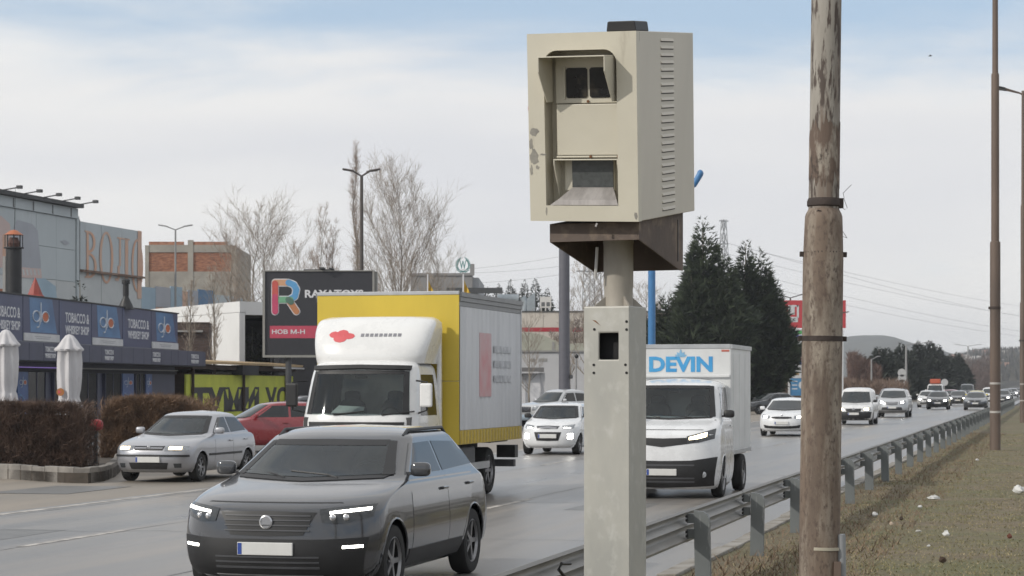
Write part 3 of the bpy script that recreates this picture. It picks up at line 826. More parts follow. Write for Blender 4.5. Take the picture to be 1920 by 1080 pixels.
# ------------------------------------------------------------------ vehicles
def chaikin(p, it=2):
    for _ in range(it):
        q = [p[0]]
        for a, b in zip(p[:-1], p[1:]):
            q.append((a[0]*0.75+b[0]*0.25, a[1]*0.75+b[1]*0.25)); q.append((a[0]*0.25+b[0]*0.75, a[1]*0.25+b[1]*0.75))
        q.append(p[-1]); p = q
    return p
class Shape:
    """car shell as stacked horizontal rings; local frame: nose towards -y at y=0, x right, z up"""
    def __init__(s, front, rear, hw, lf, lr, m=2.7, n=1.7, mr=3.2, it=2):
        s.fr = np.array(chaikin(front, it)); s.re = np.array(chaikin(rear, it)); s.hw = np.array(chaikin(hw, it))
        s.lfa = np.array(lf); s.lra = np.array(lr); s.m, s.n, s.mr = m, n, mr
        s.zb = front[0][0]; s.H = front[-1][0]
    def yf(s, z): return float(np.interp(z, s.fr[:,0], s.fr[:,1]))
    def yr(s, z): return float(np.interp(z, s.re[:,0], s.re[:,1]))
    def w(s, z): return float(np.interp(z, s.hw[:,0], s.hw[:,1]))
    def lf(s, z): return float(np.interp(z, s.lfa[:,0], s.lfa[:,1]))
    def lr(s, z): return float(np.interp(z, s.lra[:,0], s.lra[:,1]))
    def F(s, x, z):
        k = min(abs(x)/s.w(z), 0.998)
        return s.yf(z)+s.lf(z)*(1-(1-k**s.m)**(1/s.n))
    def B(s, x, z):
        k = min(abs(x)/s.w(z), 0.998)
        return s.yr(z)-s.lr(z)*(1-(1-k**s.mr)**(1/s.n))
    def Sd(s, y, z):
        w = s.w(z); a, b = s.yf(z), s.yr(z); lf, lr = s.lf(z), s.lr(z)
        if y < a+lf:
            t = min(max((y-a)/lf, 0.002), 1); return w*(1-(1-t)**s.n)**(1/s.m)
        if y > b-lr:
            t = min(max((b-y)/lr, 0.002), 1); return w*(1-(1-t)**s.n)**(1/s.mr)
        return w
    def ring(s, z, nf, ns, nr):
        w = s.w(z); a, b = s.yf(z), s.yr(z); lf, lr = s.lf(z), s.lr(z)
        half = []
        for i in range(nf+1):                       # centre nose to right side
            q = i/nf*math.pi/2
            half.append((w*math.sin(q)**(2/s.m), a+lf*(1-max(math.cos(q),0)**(2/s.n))))
        for i in range(1, ns):
            half.append((w, (a+lf)+(b-lr-a-lf)*i/ns))
        for i in range(nr+1):
            q = math.pi/2-i/nr*math.pi/2
            half.append((w*math.sin(q)**(2/s.mr), b-lr*(1-max(math.cos(q),0)**(2/s.n))))
        pts = [(x, y, z) for x, y in half]
        pts += [(-x, y, z) for x, y in reversed(half[1:-1])]
        return pts
    def levels(s, step=0.05):
        zs = set()
        for arr in (s.fr, s.re, s.hw):
            for z in arr[:,0]: zs.add(round(float(z), 4))
        zs |= set(np.arange(s.zb, s.H, step).round(4).tolist())
        out_ = []
        for z in sorted(zs):
            if not out_ or z-out_[-1] > 0.0075: out_.append(z)
        if s.H-out_[-1] > 1e-6: out_.append(s.H)
        return out_
    def body(s, nf=12, ns=26, nr=6, arches=(), ra=0.36, step=0.05):
        zs = s.levels(step); vs = []; k = None
        for z in zs:
            r = s.ring(z, nf, ns, nr); k = len(r); vs += r
        if arches:
            for i, (x, y, z) in enumerate(vs):
                if abs(x) < 0.5*s.w(z): continue
                for (ya, za) in arches:
                    d = math.hypot(y-ya, z-za)
                    if abs(d-ra) < 0.052 and d > 1e-6 and z > za-0.15:
                        y2, z2 = ya+(y-ya)*ra/d, za+(z-za)*ra/d
                        vs[i] = (x, y2, z2); break
        fs = []
        for a in range(len(zs)-1):
            for j in range(k):
                q = (a*k+j, a*k+(j+1)%k, (a+1)*k+(j+1)%k, (a+1)*k+j)
                c = [sum(vs[i][d] for i in q)/4 for d in range(3)]
                if arches and abs(c[0]) > 0.5*s.w(max(min(c[2], s.H), s.zb)) and any(math.hypot(c[1]-ya, c[2]-za) < ra*0.985 for ya, za in arches):
                    continue
                fs.append(q)
        b = (len(zs)-1)*k
        yc = sum(vs[b+j][1] for j in range(k))/k
        vs.append((0, yc, s.H+0.012)); ci = len(vs)-1
        for j in range(k): fs.append((b+j, b+(j+1)%k, ci))
        return MB().add(vs, fs)
def resamp(p, n):
    p = np.array(p, float)
    d = np.r_[0, np.cumsum(np.hypot(*np.diff(p, axis=0).T))]
    t = np.linspace(0, d[-1], n+1)
    return np.c_[np.interp(t, d, p[:,0]), np.interp(t, d, p[:,1])]
def patch(cs, side, topl, botl, nu=10, nv=4, off=0.006, skirt=0.03, sx=1):
    a, b = resamp(topl, nu), resamp(botl, nu)
    fn = {'F': lambda p: Vector((p[0], cs.F(p[0], p[1]), p[1])), 'B': lambda p: Vector((p[0], cs.B(p[0], p[1]), p[1])),
          'S': lambda p: Vector((cs.Sd(p[0], p[1]), p[0], p[1]))}[side]
    P = []
    for j in range(nv+1):
        for i in range(nu+1):
            q = a[i]*(1-j/nv)+b[i]*j/nv
            P.append((fn(q), q))
    e = 0.004
    vs_o = []; vs_i = []
    for p, q in P:
        du = fn((q[0]+e, q[1]))-fn((q[0]-e, q[1])); dv = fn((q[0], q[1]+e))-fn((q[0], q[1]-e))
        nrm = du.cross(dv)
        if nrm.length < 1e-9: nrm = Vector((0,-1,0))
        nrm.normalize()
        ref = {'F': Vector((0,-1,0.4)), 'B': Vector((0,1,0.2)), 'S': Vector((1,0,0.1))}[side]
        if nrm.dot(ref) < 0: nrm = -nrm
        vs_o.append(p+nrm*off); vs_i.append(p-nrm*skirt)
    n = nu+1; fs = []
    for j in range(nv):
        for i in range(nu): fs.append((j*n+i, (j+1)*n+i, (j+1)*n+i+1, j*n+i+1))
    loop = [i for i in range(nu)]+[j*n+nu for j in range(nv)]+[nv*n+nu-i for i in range(nu)]+[(nv-j)*n for j in range(nv)]
    tot = len(vs_o)
    for q in range(len(loop)):
        i, j = loop[q], loop[(q+1) % len(loop)]
        fs.append((i, j, tot+j, tot+i))
    vs = vs_o+vs_i
    if sx < 0: vs = [(-x, y, z) for x, y, z in vs]
    mb = MB().add(vs, fs)
    # orientation: face outwards
    v0, v1, v2 = [Vector(mb.v[i]) for i in mb.f[0][:3]]
    nn = (v1-v0).cross(v2-v0)
    ref = {'F': Vector((0,-1,0.4)), 'B': Vector((0,1,0.2)), 'S': Vector((sx,0,0.1))}[side]
    if nn.dot(ref) < 0: mb.f = [tuple(reversed(q)) for q in mb.f]
    return mb
_wheel = {}
def wheel_meshes(r, wd, spokes):
    key = (round(r,3), wd, spokes)
    if key not in _wheel:
        h = wd/2
        ty = MB().lathe([(r*0.66,-h*0.92),(r*0.86,-h),(r*0.95,-h*0.92),(r,-h*0.6),(r,h*0.6),(r*0.95,h*0.92),(r*0.86,h),(r*0.66,h*0.92),(r*0.66,-h*0.92)], 30, axis='x', cap=False)
        rm = MB().lathe([(r*0.68,h*0.86),(r*0.64,h*0.90),(r*0.61,h*0.62)], 30, axis='x', cap=False)
        for k in range(spokes):
            a = 2*math.pi*k/spokes
            rm.obox((h*0.58, math.cos(a)*r*0.36, math.sin(a)*r*0.36), (0.03, r*0.52, r*0.13), Matrix.Rotation(a, 3, 'X'))
        rm.lathe([(r*0.16,h*0.5),(r*0.14,h*0.74),(r*0.03,h*0.78)], 14, axis='x')
        rm.lathe([(r*0.62,h*0.1),(r*0.05,h*0.15)], 20, axis='x', cap=False, mi=1)
        _wheel[key] = (ty.mesh('tyre', m_rubber, 40), rm.mesh('rim', [m_alloy, m_under], 35))
    return _wheel[key]
def add_wheels(root, ys, track, r, wd=0.21, spokes=5):
    ty, rm = wheel_meshes(r, wd, spokes)
    for y in ys:
        for sx in (1, -1):
            w_ = inst('wheel', ty, root, (sx*track, y, r), (0, 0, 0 if sx > 0 else math.pi))
            inst('rim', rm, w_)
def mirror_pair(poly): return [(-x, z) for x, z in poly]
def spec(L=4.1, W=1.76, H=1.48, zb=0.20, zn=0.76, yn=0.10, zc=1.02, yc=1.0, zr=1.38, yw=1.72, zrr=1.36, yrr=None, zrb=1.02, yrb=None, tw=0.72, tail=0.05,
         m=2.7, n=1.7, lfn=0.55, chin=0.14, hoodp=0.62, step=0.05, ytop=0.75):
    yrr = L-0.62 if yrr is None else yrr
    yrb = L-0.14 if yrb is None else yrb
    fr = [(zb, chin), (zb+0.07, 0.04), (0.42, 0.0), (0.56, 0.0), (zn-0.05, 0.035), (zn, yn)]
    for t in (0.2, 0.45, 0.72): fr.append((zn+(zc-zn)*t**hoodp*0.97, yn+(yc-yn)*t))
    fr += [(zc, yc), ((zc+zr)/2, (yc+yw)/2), (zr, yw), (zr+(H-zr)*0.5, yw+0.16), (H-0.012, yw+0.42), (H, yw+ytop)]
    rr = [(zb, L-0.14), (zb+0.1, L-0.03), (0.5, L), (0.75, L-0.015), (zrb-0.04, L-tail), (zrb, yrb), (zrr, yrr), (zrr+(H-zrr)*0.55, yrr-0.15), (H-0.012, yrr-0.4), (H, max(yrr-0.75, yw+ytop+0.3))]
    h = W/2
    hw = [(zb, h*0.88), (zb+0.1, h*0.97), (0.55, h), (0.74, h*0.995), (zc-0.07, h*0.965), (zc-0.01, h*0.935), (zc+0.03, h*0.905), (zr-0.02, h*(tw+0.02)), (zr+(H-zr)*0.45, h*(tw-0.03)), (H-0.012, h*(tw-0.22)), (H, h*(tw-0.42))]
    lf = [(zb, lfn*0.9), (zn, lfn), (zc, lfn*0.85), (zc+0.05, 0.42), (zr, 0.34), (H, 0.26)]
    lr = [(zb, 0.32), (zc, 0.32), (zr, 0.25), (H, 0.2)]
    cs = Shape(fr, rr, hw, lf, lr, m, n)
    cs.p = dict(L=L, W=W, H=H, zb=zb, zn=zn, yn=yn, zc=zc, yc=yc, zr=zr, yw=yw, yrr=yrr, yrb=yrb, zrb=zrb, zrr=zrr, tw=tw)
    return cs
def mx(poly): return [(-x, z) for x, z in reversed(poly)]
def car(name, label, cat, loc, rz, paint_m, cs, wr=0.30, fo=0.80, ro=0.72, group=None, glass=None, split=0.5, rails=False, inside=False, spokes=5, cut_rear=None, side_windows=True, nf=12, ns=28, step=0.05, mirror=None, antenna=False, track=None):
    p = cs.p
    r = thing(name, label, cat, loc, rz, group)
    wy = (fo, p['L']-ro)
    bmb = cs.body(nf, ns, 6, [(y, wr) for y in wy], wr+0.055, step)
    h = p['W']/2
    if inside: open_windscreen(cs, bmb, r)
    bmb.build('body', paint_m, r, smooth=38)
    MB().box(-h*0.80, h*0.80, 0.35, p['L']-0.25, p['zb']+0.02, p['zn']-0.10).build('underbody', m_under, r)
    add_wheels(r, wy, track or (h-0.115), wr, 0.20, spokes)
    for y in [q for q in wy if q < p['L']-0.3]:         # wheel arch lips
        for sx in (1, -1):
            pts = []
            for k in range(17):
                a = math.radians(-12+204*k/16); z = max(wr+math.sin(a)*(wr+0.052), p['zb']+0.01); yy = y+math.cos(a)*(wr+0.052)
                pts.append((sx*(cs.Sd(yy, z)-0.006), yy, z))
            MB().tube(pts, 0.012, 6).build('arch_lip', paint_m, r, smooth=60)
    zc, zr, yw, yc = p['zc'], p['zr'], p['yw'], p['yc']
    zt, zl = zr+0.004, zc+0.028
    k1, k2 = 0.86*cs.w(zt), 0.90*cs.w(zl)
    ws = patch(cs, 'F', [(-k1, zt-0.012), (0, zt), (k1, zt-0.012)], [(-k2, zl+0.02), (0, zl-0.012), (k2, zl+0.02)], 26, 10, 0.008, 0.02)
    wso = ws.build('windscreen', m_clear if inside else (glass or m_glass), r, smooth=60)
    # black scuttle and wipers
    sc_ = patch(cs, 'F', [(-k2*0.97, zl+0.014), (0, zl-0.016), (k2*0.97, zl+0.014)], [(-k2*0.92, zc+0.012), (0, zc-0.016), (k2*0.92, zc+0.012)], 14, 2, 0.008, 0.02)
    sc_.build('scuttle', m_black, r, smooth=60)
    if side_windows:
        yb = yc+0.55+(p['yrr']-yc-0.6)*split if cut_rear is None else cut_rear
        z0, z1 = zc+0.035, zr-0.035
        for sx in (1, -1):
            patch(cs, 'S', [(yw+0.20, z1), (yb-0.035, z1+0.01)], [(yc+0.42, z0), (yb-0.035, z0)], 6, 4, 0.004, 0.02, sx).build('front_side_window', m_glass_side, r, smooth=60)
            if cut_rear is None:
                patch(cs, 'S', [(yb+0.035, z1+0.01), (p['yrr']-0.16, z1-0.015)], [(yb+0.035, z0), (p['yrr']+0.04, z0+0.03)], 6, 4, 0.004, 0.02, sx).build('rear_side_window', m_glass_side, r, smooth=60)
            # door with a shut line and a handle
            d0, d1 = yc+0.40, yb
            dr = patch(cs, 'S', [(d0, zc-0.012), (d1, zc-0.012)], [(d0-0.03, p['zb']+0.16), (d1, p['zb']+0.16)], 8, 5, 0.004, 0.012, sx).build('door', paint_m, r, smooth=60)
            hx = cs.Sd(d1-0.14, zc-0.14)
            MB().obox((sx*(hx+0.018), d1-0.14, zc-0.13), (0.03, 0.17, 0.028)).build('handle', paint_m, dr, bevel=0.008)
            if cut_rear is None:
                e1 = min(p['L']-ro-wr-0.03, d1+0.95)
                dr = patch(cs, 'S', [(d1+0.012, zc-0.012), (p['L']-ro+0.05, zc-0.012)], [(d1+0.012, p['zb']+0.16), (e1, p['zb']+0.16)], 8, 5, 0.004, 0.012, sx).build('door', paint_m, r, smooth=60)
                MB().obox((sx*(hx+0.012), p['L']-ro-0.12, zc-0.12), (0.03, 0.17, 0.028)).build('handle', paint_m, dr, bevel=0.008)
    if cut_rear is None:
        patch(cs, 'B', [(-0.72*cs.w(p['zrr']), p['zrr']-0.03), (0.72*cs.w(p['zrr']), p['zrr']-0.03)], [(-0.8*cs.w(p['zrb']+.05), p['zrb']+0.05), (0.8*cs.w(p['zrb']+.05), p['zrb']+0.05)], 8, 4).build('rear_window', m_glass_side, r, smooth=60)
        for sx in (1, -1):
            w1 = cs.w(0.85)
            patch(cs, 'B', [(sx*w1*0.72, 0.98), (sx*w1*0.95, 0.96)], [(sx*w1*0.74, 0.78), (sx*w1*0.95, 0.76)], 4, 3).build('tail_lamp', m_tail, r, smooth=60)
    for sx in (1, -1):                                  # mirrors
        y = yc+0.50
        x0 = cs.Sd(y, zc+0.03)
        mb = MB().ball((sx*(x0+0.115), y, zc+0.085), 0.098, 0.050, 0.068, 14, 8, 0.55)
        mb.obox((sx*(x0+0.015), y+0.01, zc+0.045), (0.08, 0.05, 0.03))
        mb.build('mirror', mirror or paint_m, r, smooth=50)
    if rails:
        for sx in (1, -1):
            w_ = cs.w(zr+0.05)*0.94; hr = zr+0.05
            MB().tube([(sx*w_, yw+0.30, hr-0.02), (sx*w_, yw+0.45, hr+0.040), (sx*w_, p['yrr']-0.32, hr+0.045), (sx*w_, p['yrr']-0.18, hr-0.03)], 0.018, 6).build('roof_rail', m_black if rails == 'b' else m_alloy, r, smooth=50)
    if antenna:
        MB().cyl((0, yw+0.5, p['H']-0.01), (0, yw+0.75, p['H']+0.28), 0.006, 0.004, 5).build('antenna', m_black, r)
    r['_'] = 0; del r['_']
    return r
def open_windscreen(cs, mb, r, z0=None, z1=None, k0=None, k1=None, seats=(0.37,), sy=None):
    """cut the shell behind the windscreen and furnish the cabin"""
    p = getattr(cs, 'p', None)
    if z0 is None:
        z0, z1 = p['zc']+0.045, p['zr']-0.02
        k0, k1 = 0.90*cs.w(z0), 0.86*cs.w(z1)
    def inside(f):
        for i in f:
            x, y, z = mb.v[i]
            if not (z0-0.02 < z < z1+0.01): return False
            k = k0+(k1-k0)*(z-z0)/(z1-z0)
            if abs(x) > k-0.01 or y > cs.F(min(abs(x),k), z)+0.06: return False
        return True
    keep = [not inside(f) for f in mb.f]
    zl = z0-0.12
    lin = [f for f, q in zip(mb.f, keep) if q and sum(mb.v[i][2] for i in f)/len(f) > zl]
    ys = [v[1] for v in mb.v]; ym = (min(ys)+max(ys))/2
    lb = MB(); lb.add([(x*0.955, ym+(y-ym)*0.975+0.03, z-0.03) for x, y, z in mb.v], [tuple(reversed(f)) for f in lin])
    lb.build('cabin_lining', m_lining, r)
    mb.f = [f for f, q in zip(mb.f, keep) if q]; mb.m = [0]*len(mb.f)
    # frit band round the glass
    kk0, kk1 = k0+0.004, k1+0.004
    for sx in (1, -1):
        patch(cs, 'F', [(k1-0.065, z1+0.008), (kk1, z1+0.004)], [(k0-0.085, z0-0.01), (kk0, z0-0.006)], 3, 10, 0.0105, 0.006, sx).build('frit_band', m_black, r, smooth=60)
    patch(cs, 'F', [(-k1+0.06, z1+0.016), (0, z1+0.022), (k1-0.06, z1+0.016)], [(-k1+0.06, z1-0.035), (0, z1-0.035), (k1-0.06, z1-0.035)], 20, 2, 0.0105, 0.006).build('frit_band', m_black, r, smooth=60)
    yb = cs.yf(z0)
    sy = (yb+0.95) if sy is None else sy
    w = cs.w(z0)*0.93
    MB().prismx([(yb+0.10, z0-0.25),(yb+0.12, z0-0.06),(yb+0.50, z0-0.015),(yb+0.62, z0-0.05),(yb+0.62, z0-0.25)], -w, w).build('dashboard', m_dash, r, smooth=30)
    MB().tube([(0.37+0.18*math.cos(2*math.pi*k/20), yb+0.80-0.07*math.sin(2*math.pi*k/20), z0-0.07+0.17*math.sin(2*math.pi*k/20)) for k in range(21)], 0.016, 6, False).build('steering_wheel', m_black, r, smooth=60)
    for x in (0.37, -0.37):
        st = MB().ball((x, sy, z0-0.10), 0.25, 0.10, 0.34, 14, 10, 0.6).build('seat', m_seat, r, smooth=60)
        MB().ball((x, sy+0.02, z0+0.27), 0.14, 0.06, 0.10, 12, 8, 0.6).cyl((x-0.05,sy,z0+0.1),(x-0.05,sy+0.01,z0+0.22),0.01,0.01,5).cyl((x+0.05,sy,z0+0.1),(x+0.05,sy+0.01,z0+0.22),0.01,0.01,5).build('headrest', m_seat, st, smooth=60)
    MB().ball((0, cs.yf(z1)+0.10, z1-0.075), 0.11, 0.025, 0.032, 12, 8, 0.6).build('rear_view_mirror', m_black, r, smooth=60)
def fpatch(cs, r, name, topl, botl, mat, both=False, nu=10, nv=3, off=0.007, parent=None, skirt=0.03):
    objs = []
    for sx in ((1, -1) if both else (1,)):
        o = patch(cs, 'F', topl, botl, nu, nv, off, skirt, sx).build(name, mat, r, smooth=60)
        objs.append(o)
    return objs
def plate(cs, r, z, w=0.52, mat=None):
    y = cs.F(0, z)
    o = MB().box(-w/2, w/2, y-0.028, y+0.02, z-0.057, z+0.057).build('number_plate', mat or m_plate, r, bevel=0.006)
    MB().box(-w/2+0.006, -w/2+0.044, y-0.030, y-0.028, z-0.05, z+0.05).build('blue_strip', m_euro, o)
    return o

def lamp_in(cs, objs, topl, botl, mat, off=0.012):
    for o, sx in zip(objs, (1,-1)):
        patch(cs, 'F', topl, botl, 6, 3, off, 0.012, sx).build('light', mat, o, smooth=60)
def bars(cs, parent, x0, x1, zs, mat, th=0.012, off=0.014):
    for z in zs:
        patch(cs, 'F', [(-x1, z+th), (x1, z+th)] if x0 is None else [(x0, z+th), (x1, z+th)], [(-x1, z-th), (x1, z-th)] if x0 is None else [(x0, z-th), (x1, z-th)], 10, 1, off, 0.02).build('grille_bar', mat, parent, smooth=60)
def round_badge(cs, parent, z, r_=0.055, mat=None, name='badge'):
    y = cs.F(0, z)
    MB().lathe([(r_,0.01),(r_,-0.022),(r_*0.8,-0.026),(r_*0.78,-0.016),(r_*0.1,-0.016)], 18, (0,y,z), axis='y').build(name, mat or m_chrome, parent, smooth=40)
def roadcar(px, Ybase):                     # front-centre position at depth
    return Vector(((px-960)/F_PX*Ybase, Ybase, 0))
RZ = -ROAD_A

# --- foreground dark grey SUV ---
cs = spec(L=4.38, W=1.90, H=1.545, zb=0.22, zn=0.86, yn=0.07, zc=1.07, yc=1.02, zr=1.42, yw=1.76, zrr=1.40, yrr=3.72, zrb=1.05, yrb=4.20, tw=0.75, m=3.0, n=1.6, lfn=0.52, step=0.04)
v = car('suv', 'dark grey SUV with slim lit headlights, closest vehicle at the bottom left', 'car', roadcar(498, 18.9), RZ, p_grey, cs, 0.34, 0.86, 0.82, rails='b', inside=True, nf=24, ns=40, step=0.03)
g_ = fpatch(cs, v, 'grille', [(-0.45,0.82),(0,0.83),(0.45,0.82)], [(-0.34,0.62),(0,0.61),(0.34,0.62)], m_black, nu=16, nv=4)[0]
bars(cs, g_, None, 0.40, (0.66,0.705,0.75,0.79), m_graph, 0.006)
round_badge(cs, g_, 0.735, 0.062)
hl = fpatch(cs, v, 'headlight', [(0.47,0.845),(0.64,0.865),(0.885,0.885)], [(0.50,0.735),(0.68,0.725),(0.88,0.775)], m_lens_dark, True, 12, 4)
lamp_in(cs, hl, [(0.56,0.826),(0.70,0.840),(0.86,0.856)], [(0.56,0.808),(0.70,0.820),(0.86,0.836)], m_lit)
for o, sx in zip(hl, (1,-1)):
    for xx in (0.585, 0.69):
        MB().ball((sx*xx, cs.F(xx,0.775)-0.004, 0.775), 0.035, 0.016, 0.032, 12, 8).build('projector', m_chrome, o, smooth=60)
li = fpatch(cs, v, 'lower_bumper', [(-0.86,0.60),(-0.5,0.585),(0.5,0.585),(0.86,0.60)], [(-0.80,0.27),(-0.4,0.245),(0.4,0.245),(0.80,0.27)], m_black, nu=30, nv=9, off=0.016)[0]
bars(cs, li, None, 0.48, (0.34,0.385,0.43), m_graph, 0.007, 0.024)
patch(cs, 'F', [(-0.5,0.275),(0.5,0.275)], [(-0.42,0.225),(0.42,0.225)], 12, 2, 0.022, 0.03).build('skid_plate', m_alloy, li, smooth=60)
fg = fpatch(cs, v, 'fog_light', [(0.64,0.545),(0.85,0.555)], [(0.65,0.480),(0.84,0.49)], m_lens_dark, True, 8, 3, 0.014)
lamp_in(cs, fg, [(0.67,0.528),(0.82,0.535)], [(0.67,0.505),(0.82,0.512)], m_lit, 0.019)
plate(cs, v, 0.50)
for sx in (1, -1):
    patch(cs, 'S', [(1.30,0.42),(3.12,0.42)], [(1.28,0.26),(3.14,0.26)], 20, 2, 0.010, 0.01, sx).build('side_cladding', m_black, v, smooth=60)
for s_ in (0.32, -0.20):
    MB().tube([(s_, cs.F(s_,1.085)-0.014, 1.088), (s_-0.12, cs.F(s_-0.12,1.11)-0.014, 1.115), (s_-0.50, cs.F(s_-0.5,1.14)-0.014, 1.145)], 0.009, 5).build('wiper', m_black, v)
patch(cs, 'F', [(-0.62,0.905),(0.62,0.905)], [(-0.64,0.897),(0.64,0.897)], 14, 1, 0.002, 0.01).build('bonnet_seam', m_black, v)

# --- silver saloon on the left ---
cs = spec(L=4.05, W=1.69, H=1.40, zb=0.20, zn=0.74, yn=0.12, zc=0.93, yc=1.12, zr=1.31, yw=1.92, zrr=1.29, yrr=3.35, zrb=0.96, yrb=3.75, tw=0.72, m=3.2, n=1.7, lfn=0.45, tail=0.04)
v = car('hatchback', 'older silver hatchback with yellowish lit headlights passing the bare hedges', 'car', roadcar(277, 42.6), RZ, p_silver, cs, 0.29, 0.80, 0.74, inside=True, nf=20, ns=34, step=0.035, spokes=7)
g_ = fpatch(cs, v, 'grille', [(-0.33,0.725),(0.33,0.725)], [(-0.30,0.645),(0.30,0.645)], m_black, nu=10)[0]
bars(cs, g_, None, 0.30, (0.685,), p_silver, 0.010)
round_badge(cs, g_, 0.69, 0.04)
hl = fpatch(cs, v, 'headlight', [(0.35,0.735),(0.60,0.735),(0.76,0.72)], [(0.34,0.635),(0.58,0.625),(0.77,0.64)], m_lens, True)
lamp_in(cs, hl, [(0.42,0.715),(0.66,0.712)], [(0.42,0.660),(0.66,0.655)], m_lit_warm)
fpatch(cs, v, 'bumper_strip', [(-0.78,0.555),(0,0.56),(0.78,0.555)], [(-0.78,0.515),(0,0.52),(0.78,0.515)], m_black, nu=18, nv=2, off=0.016)
fpatch(cs, v, 'air_intake', [(-0.42,0.40),(0.42,0.40)], [(-0.38,0.27),(0.38,0.27)], m_black, nu=12)
fpatch(cs, v, 'fog_light', [(0.52,0.385),(0.66,0.385)], [(0.53,0.30),(0.65,0.30)], m_lens_dark, True, 6)
plate(cs, v, 0.46)
for sx in (1, -1):
    patch(cs, 'S', [(1.17,0.56),(2.95,0.56)], [(1.17,0.515),(2.95,0.515)], 24, 1, 0.014, 0.01, sx).build('side_moulding', m_black, v, smooth=60)

# --- white small hatchback behind the truck ---
cs = spec(L=3.47, W=1.63, H=1.45, zb=0.19, zn=0.83, yn=0.16, zc=1.00, yc=0.72, zr=1.36, yw=1.34, zrr=1.36, yrr=3.05, zrb=1.0, yrb=3.34, tw=0.76, m=2.6, n=1.6, lfn=0.50)
v = car('hatchback', 'small white hatchback with lit square fog lamps left of the camera post', 'car', roadcar(1026, 59.5), RZ, p_white, cs, 0.29, 0.66, 0.52, mirror=m_black, inside=True, nf=20, step=0.035)
g_ = fpatch(cs, v, 'grille', [(-0.33,0.80),(0,0.815),(0.33,0.80)], [(-0.28,0.725),(0,0.72),(0.28,0.725)], m_graph, nu=12)[0]
for dz in (0.0, 0.028):
    for sx in (1,-1):
        patch(cs, 'F', [(0,0.79-dz),(0.26,0.765-dz)], [(0,0.772-dz),(0.26,0.747-dz)], 6, 1, 0.012, 0.01, sx).build('chevron', m_chrome, g_, smooth=60)
hl = fpatch(cs, v, 'headlight', [(0.40,0.81),(0.55,0.83),(0.70,0.85)], [(0.42,0.735),(0.56,0.73),(0.70,0.745)], m_lens, True)
lamp_in(cs, hl, [(0.44,0.765),(0.62,0.76)], [(0.44,0.750),(0.62,0.745)], m_lit)
gi = fpatch(cs, v, 'air_intake', [(-0.39,0.635),(0,0.64),(0.39,0.635)], [(-0.31,0.40),(0,0.39),(0.31,0.40)], m_black, nu=14)[0]
fg = fpatch(cs, v, 'fog_light', [(0.53,0.60),(0.69,0.61)], [(0.54,0.44),(0.685,0.455)], m_lens, True, 6, 3)
for k in range(5):
    lamp_in(cs, fg, [(0.545,0.592-k*0.031),(0.68,0.600-k*0.031)], [(0.545,0.572-k*0.031),(0.68,0.580-k*0.031)], m_lit)
plate(cs, v, 0.525)

# --- white hatchback right ---
cs = spec(L=4.3, W=1.78, H=1.46, zb=0.19, zn=0.77, yn=0.14, zc=0.98, yc=1.05, zr=1.35, yw=1.85, zrr=1.34, yrr=3.72, zrb=1.0, yrb=4.15, tw=0.73, m=2.5, n=1.6, lfn=0.60)
v = car('hatchback', 'white hatchback with a thin black grille just left of the rusty pole', 'car', roadcar(1465, 81.0), RZ, p_white, cs, 0.31, 0.86, 0.78)
fpatch(cs, v, 'grille', [(-0.36,0.735),(-0.2,0.745),(0.2,0.745),(0.36,0.735)], [(-0.40,0.69),(-0.2,0.665),(0.2,0.665),(0.40,0.69)], m_black, nu=14)
round_badge(cs, v, 0.785, 0.045)
hl = fpatch(cs, v, 'headlight', [(0.46,0.77),(0.62,0.80),(0.78,0.83)], [(0.46,0.68),(0.62,0.67),(0.79,0.72)], m_lens, True)
lamp_in(cs, hl, [(0.56,0.755),(0.70,0.77)], [(0.56,0.695),(0.70,0.705)], m_lit)
fpatch(cs, v, 'air_intake', [(-0.70,0.44),(-0.5,0.40),(0,0.39),(0.5,0.40),(0.70,0.44)], [(-0.66,0.32),(-0.4,0.30),(0,0.29),(0.4,0.30),(0.66,0.32)], m_black, nu=18)
plate(cs, v, 0.51)

# --- white van-like car right of the pole ---
cs = spec(L=4.4, W=1.80, H=1.82, zb=0.22, zn=0.84, yn=0.12, zc=1.08, yc=0.95, zr=1.62, yw=1.62, zrr=1.62, yrr=4.18, zrb=1.1, yrb=4.34, tw=0.80, m=3.0, n=1.7, lfn=0.50)
v = car('small_van', 'white high-roofed small van with black bumper just right of the rusty pole', 'van', roadcar(1600, 104.0), RZ, p_white_b, cs, 0.31, 0.85, 0.80, mirror=m_black)
fpatch(cs, v, 'grille', [(-0.40,0.80),(0.40,0.80)], [(-0.34,0.66),(0.34,0.66)], m_black, nu=12)
round_badge(cs, v, 0.765, 0.07)
hl = fpatch(cs, v, 'headlight', [(0.46,0.83),(0.64,0.86),(0.80,0.87)], [(0.45,0.70),(0.62,0.68),(0.80,0.71)], m_lens, True)
lamp_in(cs, hl, [(0.50,0.81),(0.72,0.83)], [(0.50,0.72),(0.72,0.72)], m_lit_amber)
fpatch(cs, v, 'bumper', [(-0.85,0.645),(0,0.655),(0.85,0.645)], [(-0.78,0.26),(0,0.24),(0.78,0.26)], m_black, nu=18, nv=4, off=0.012)
plate(cs, v, 0.55)

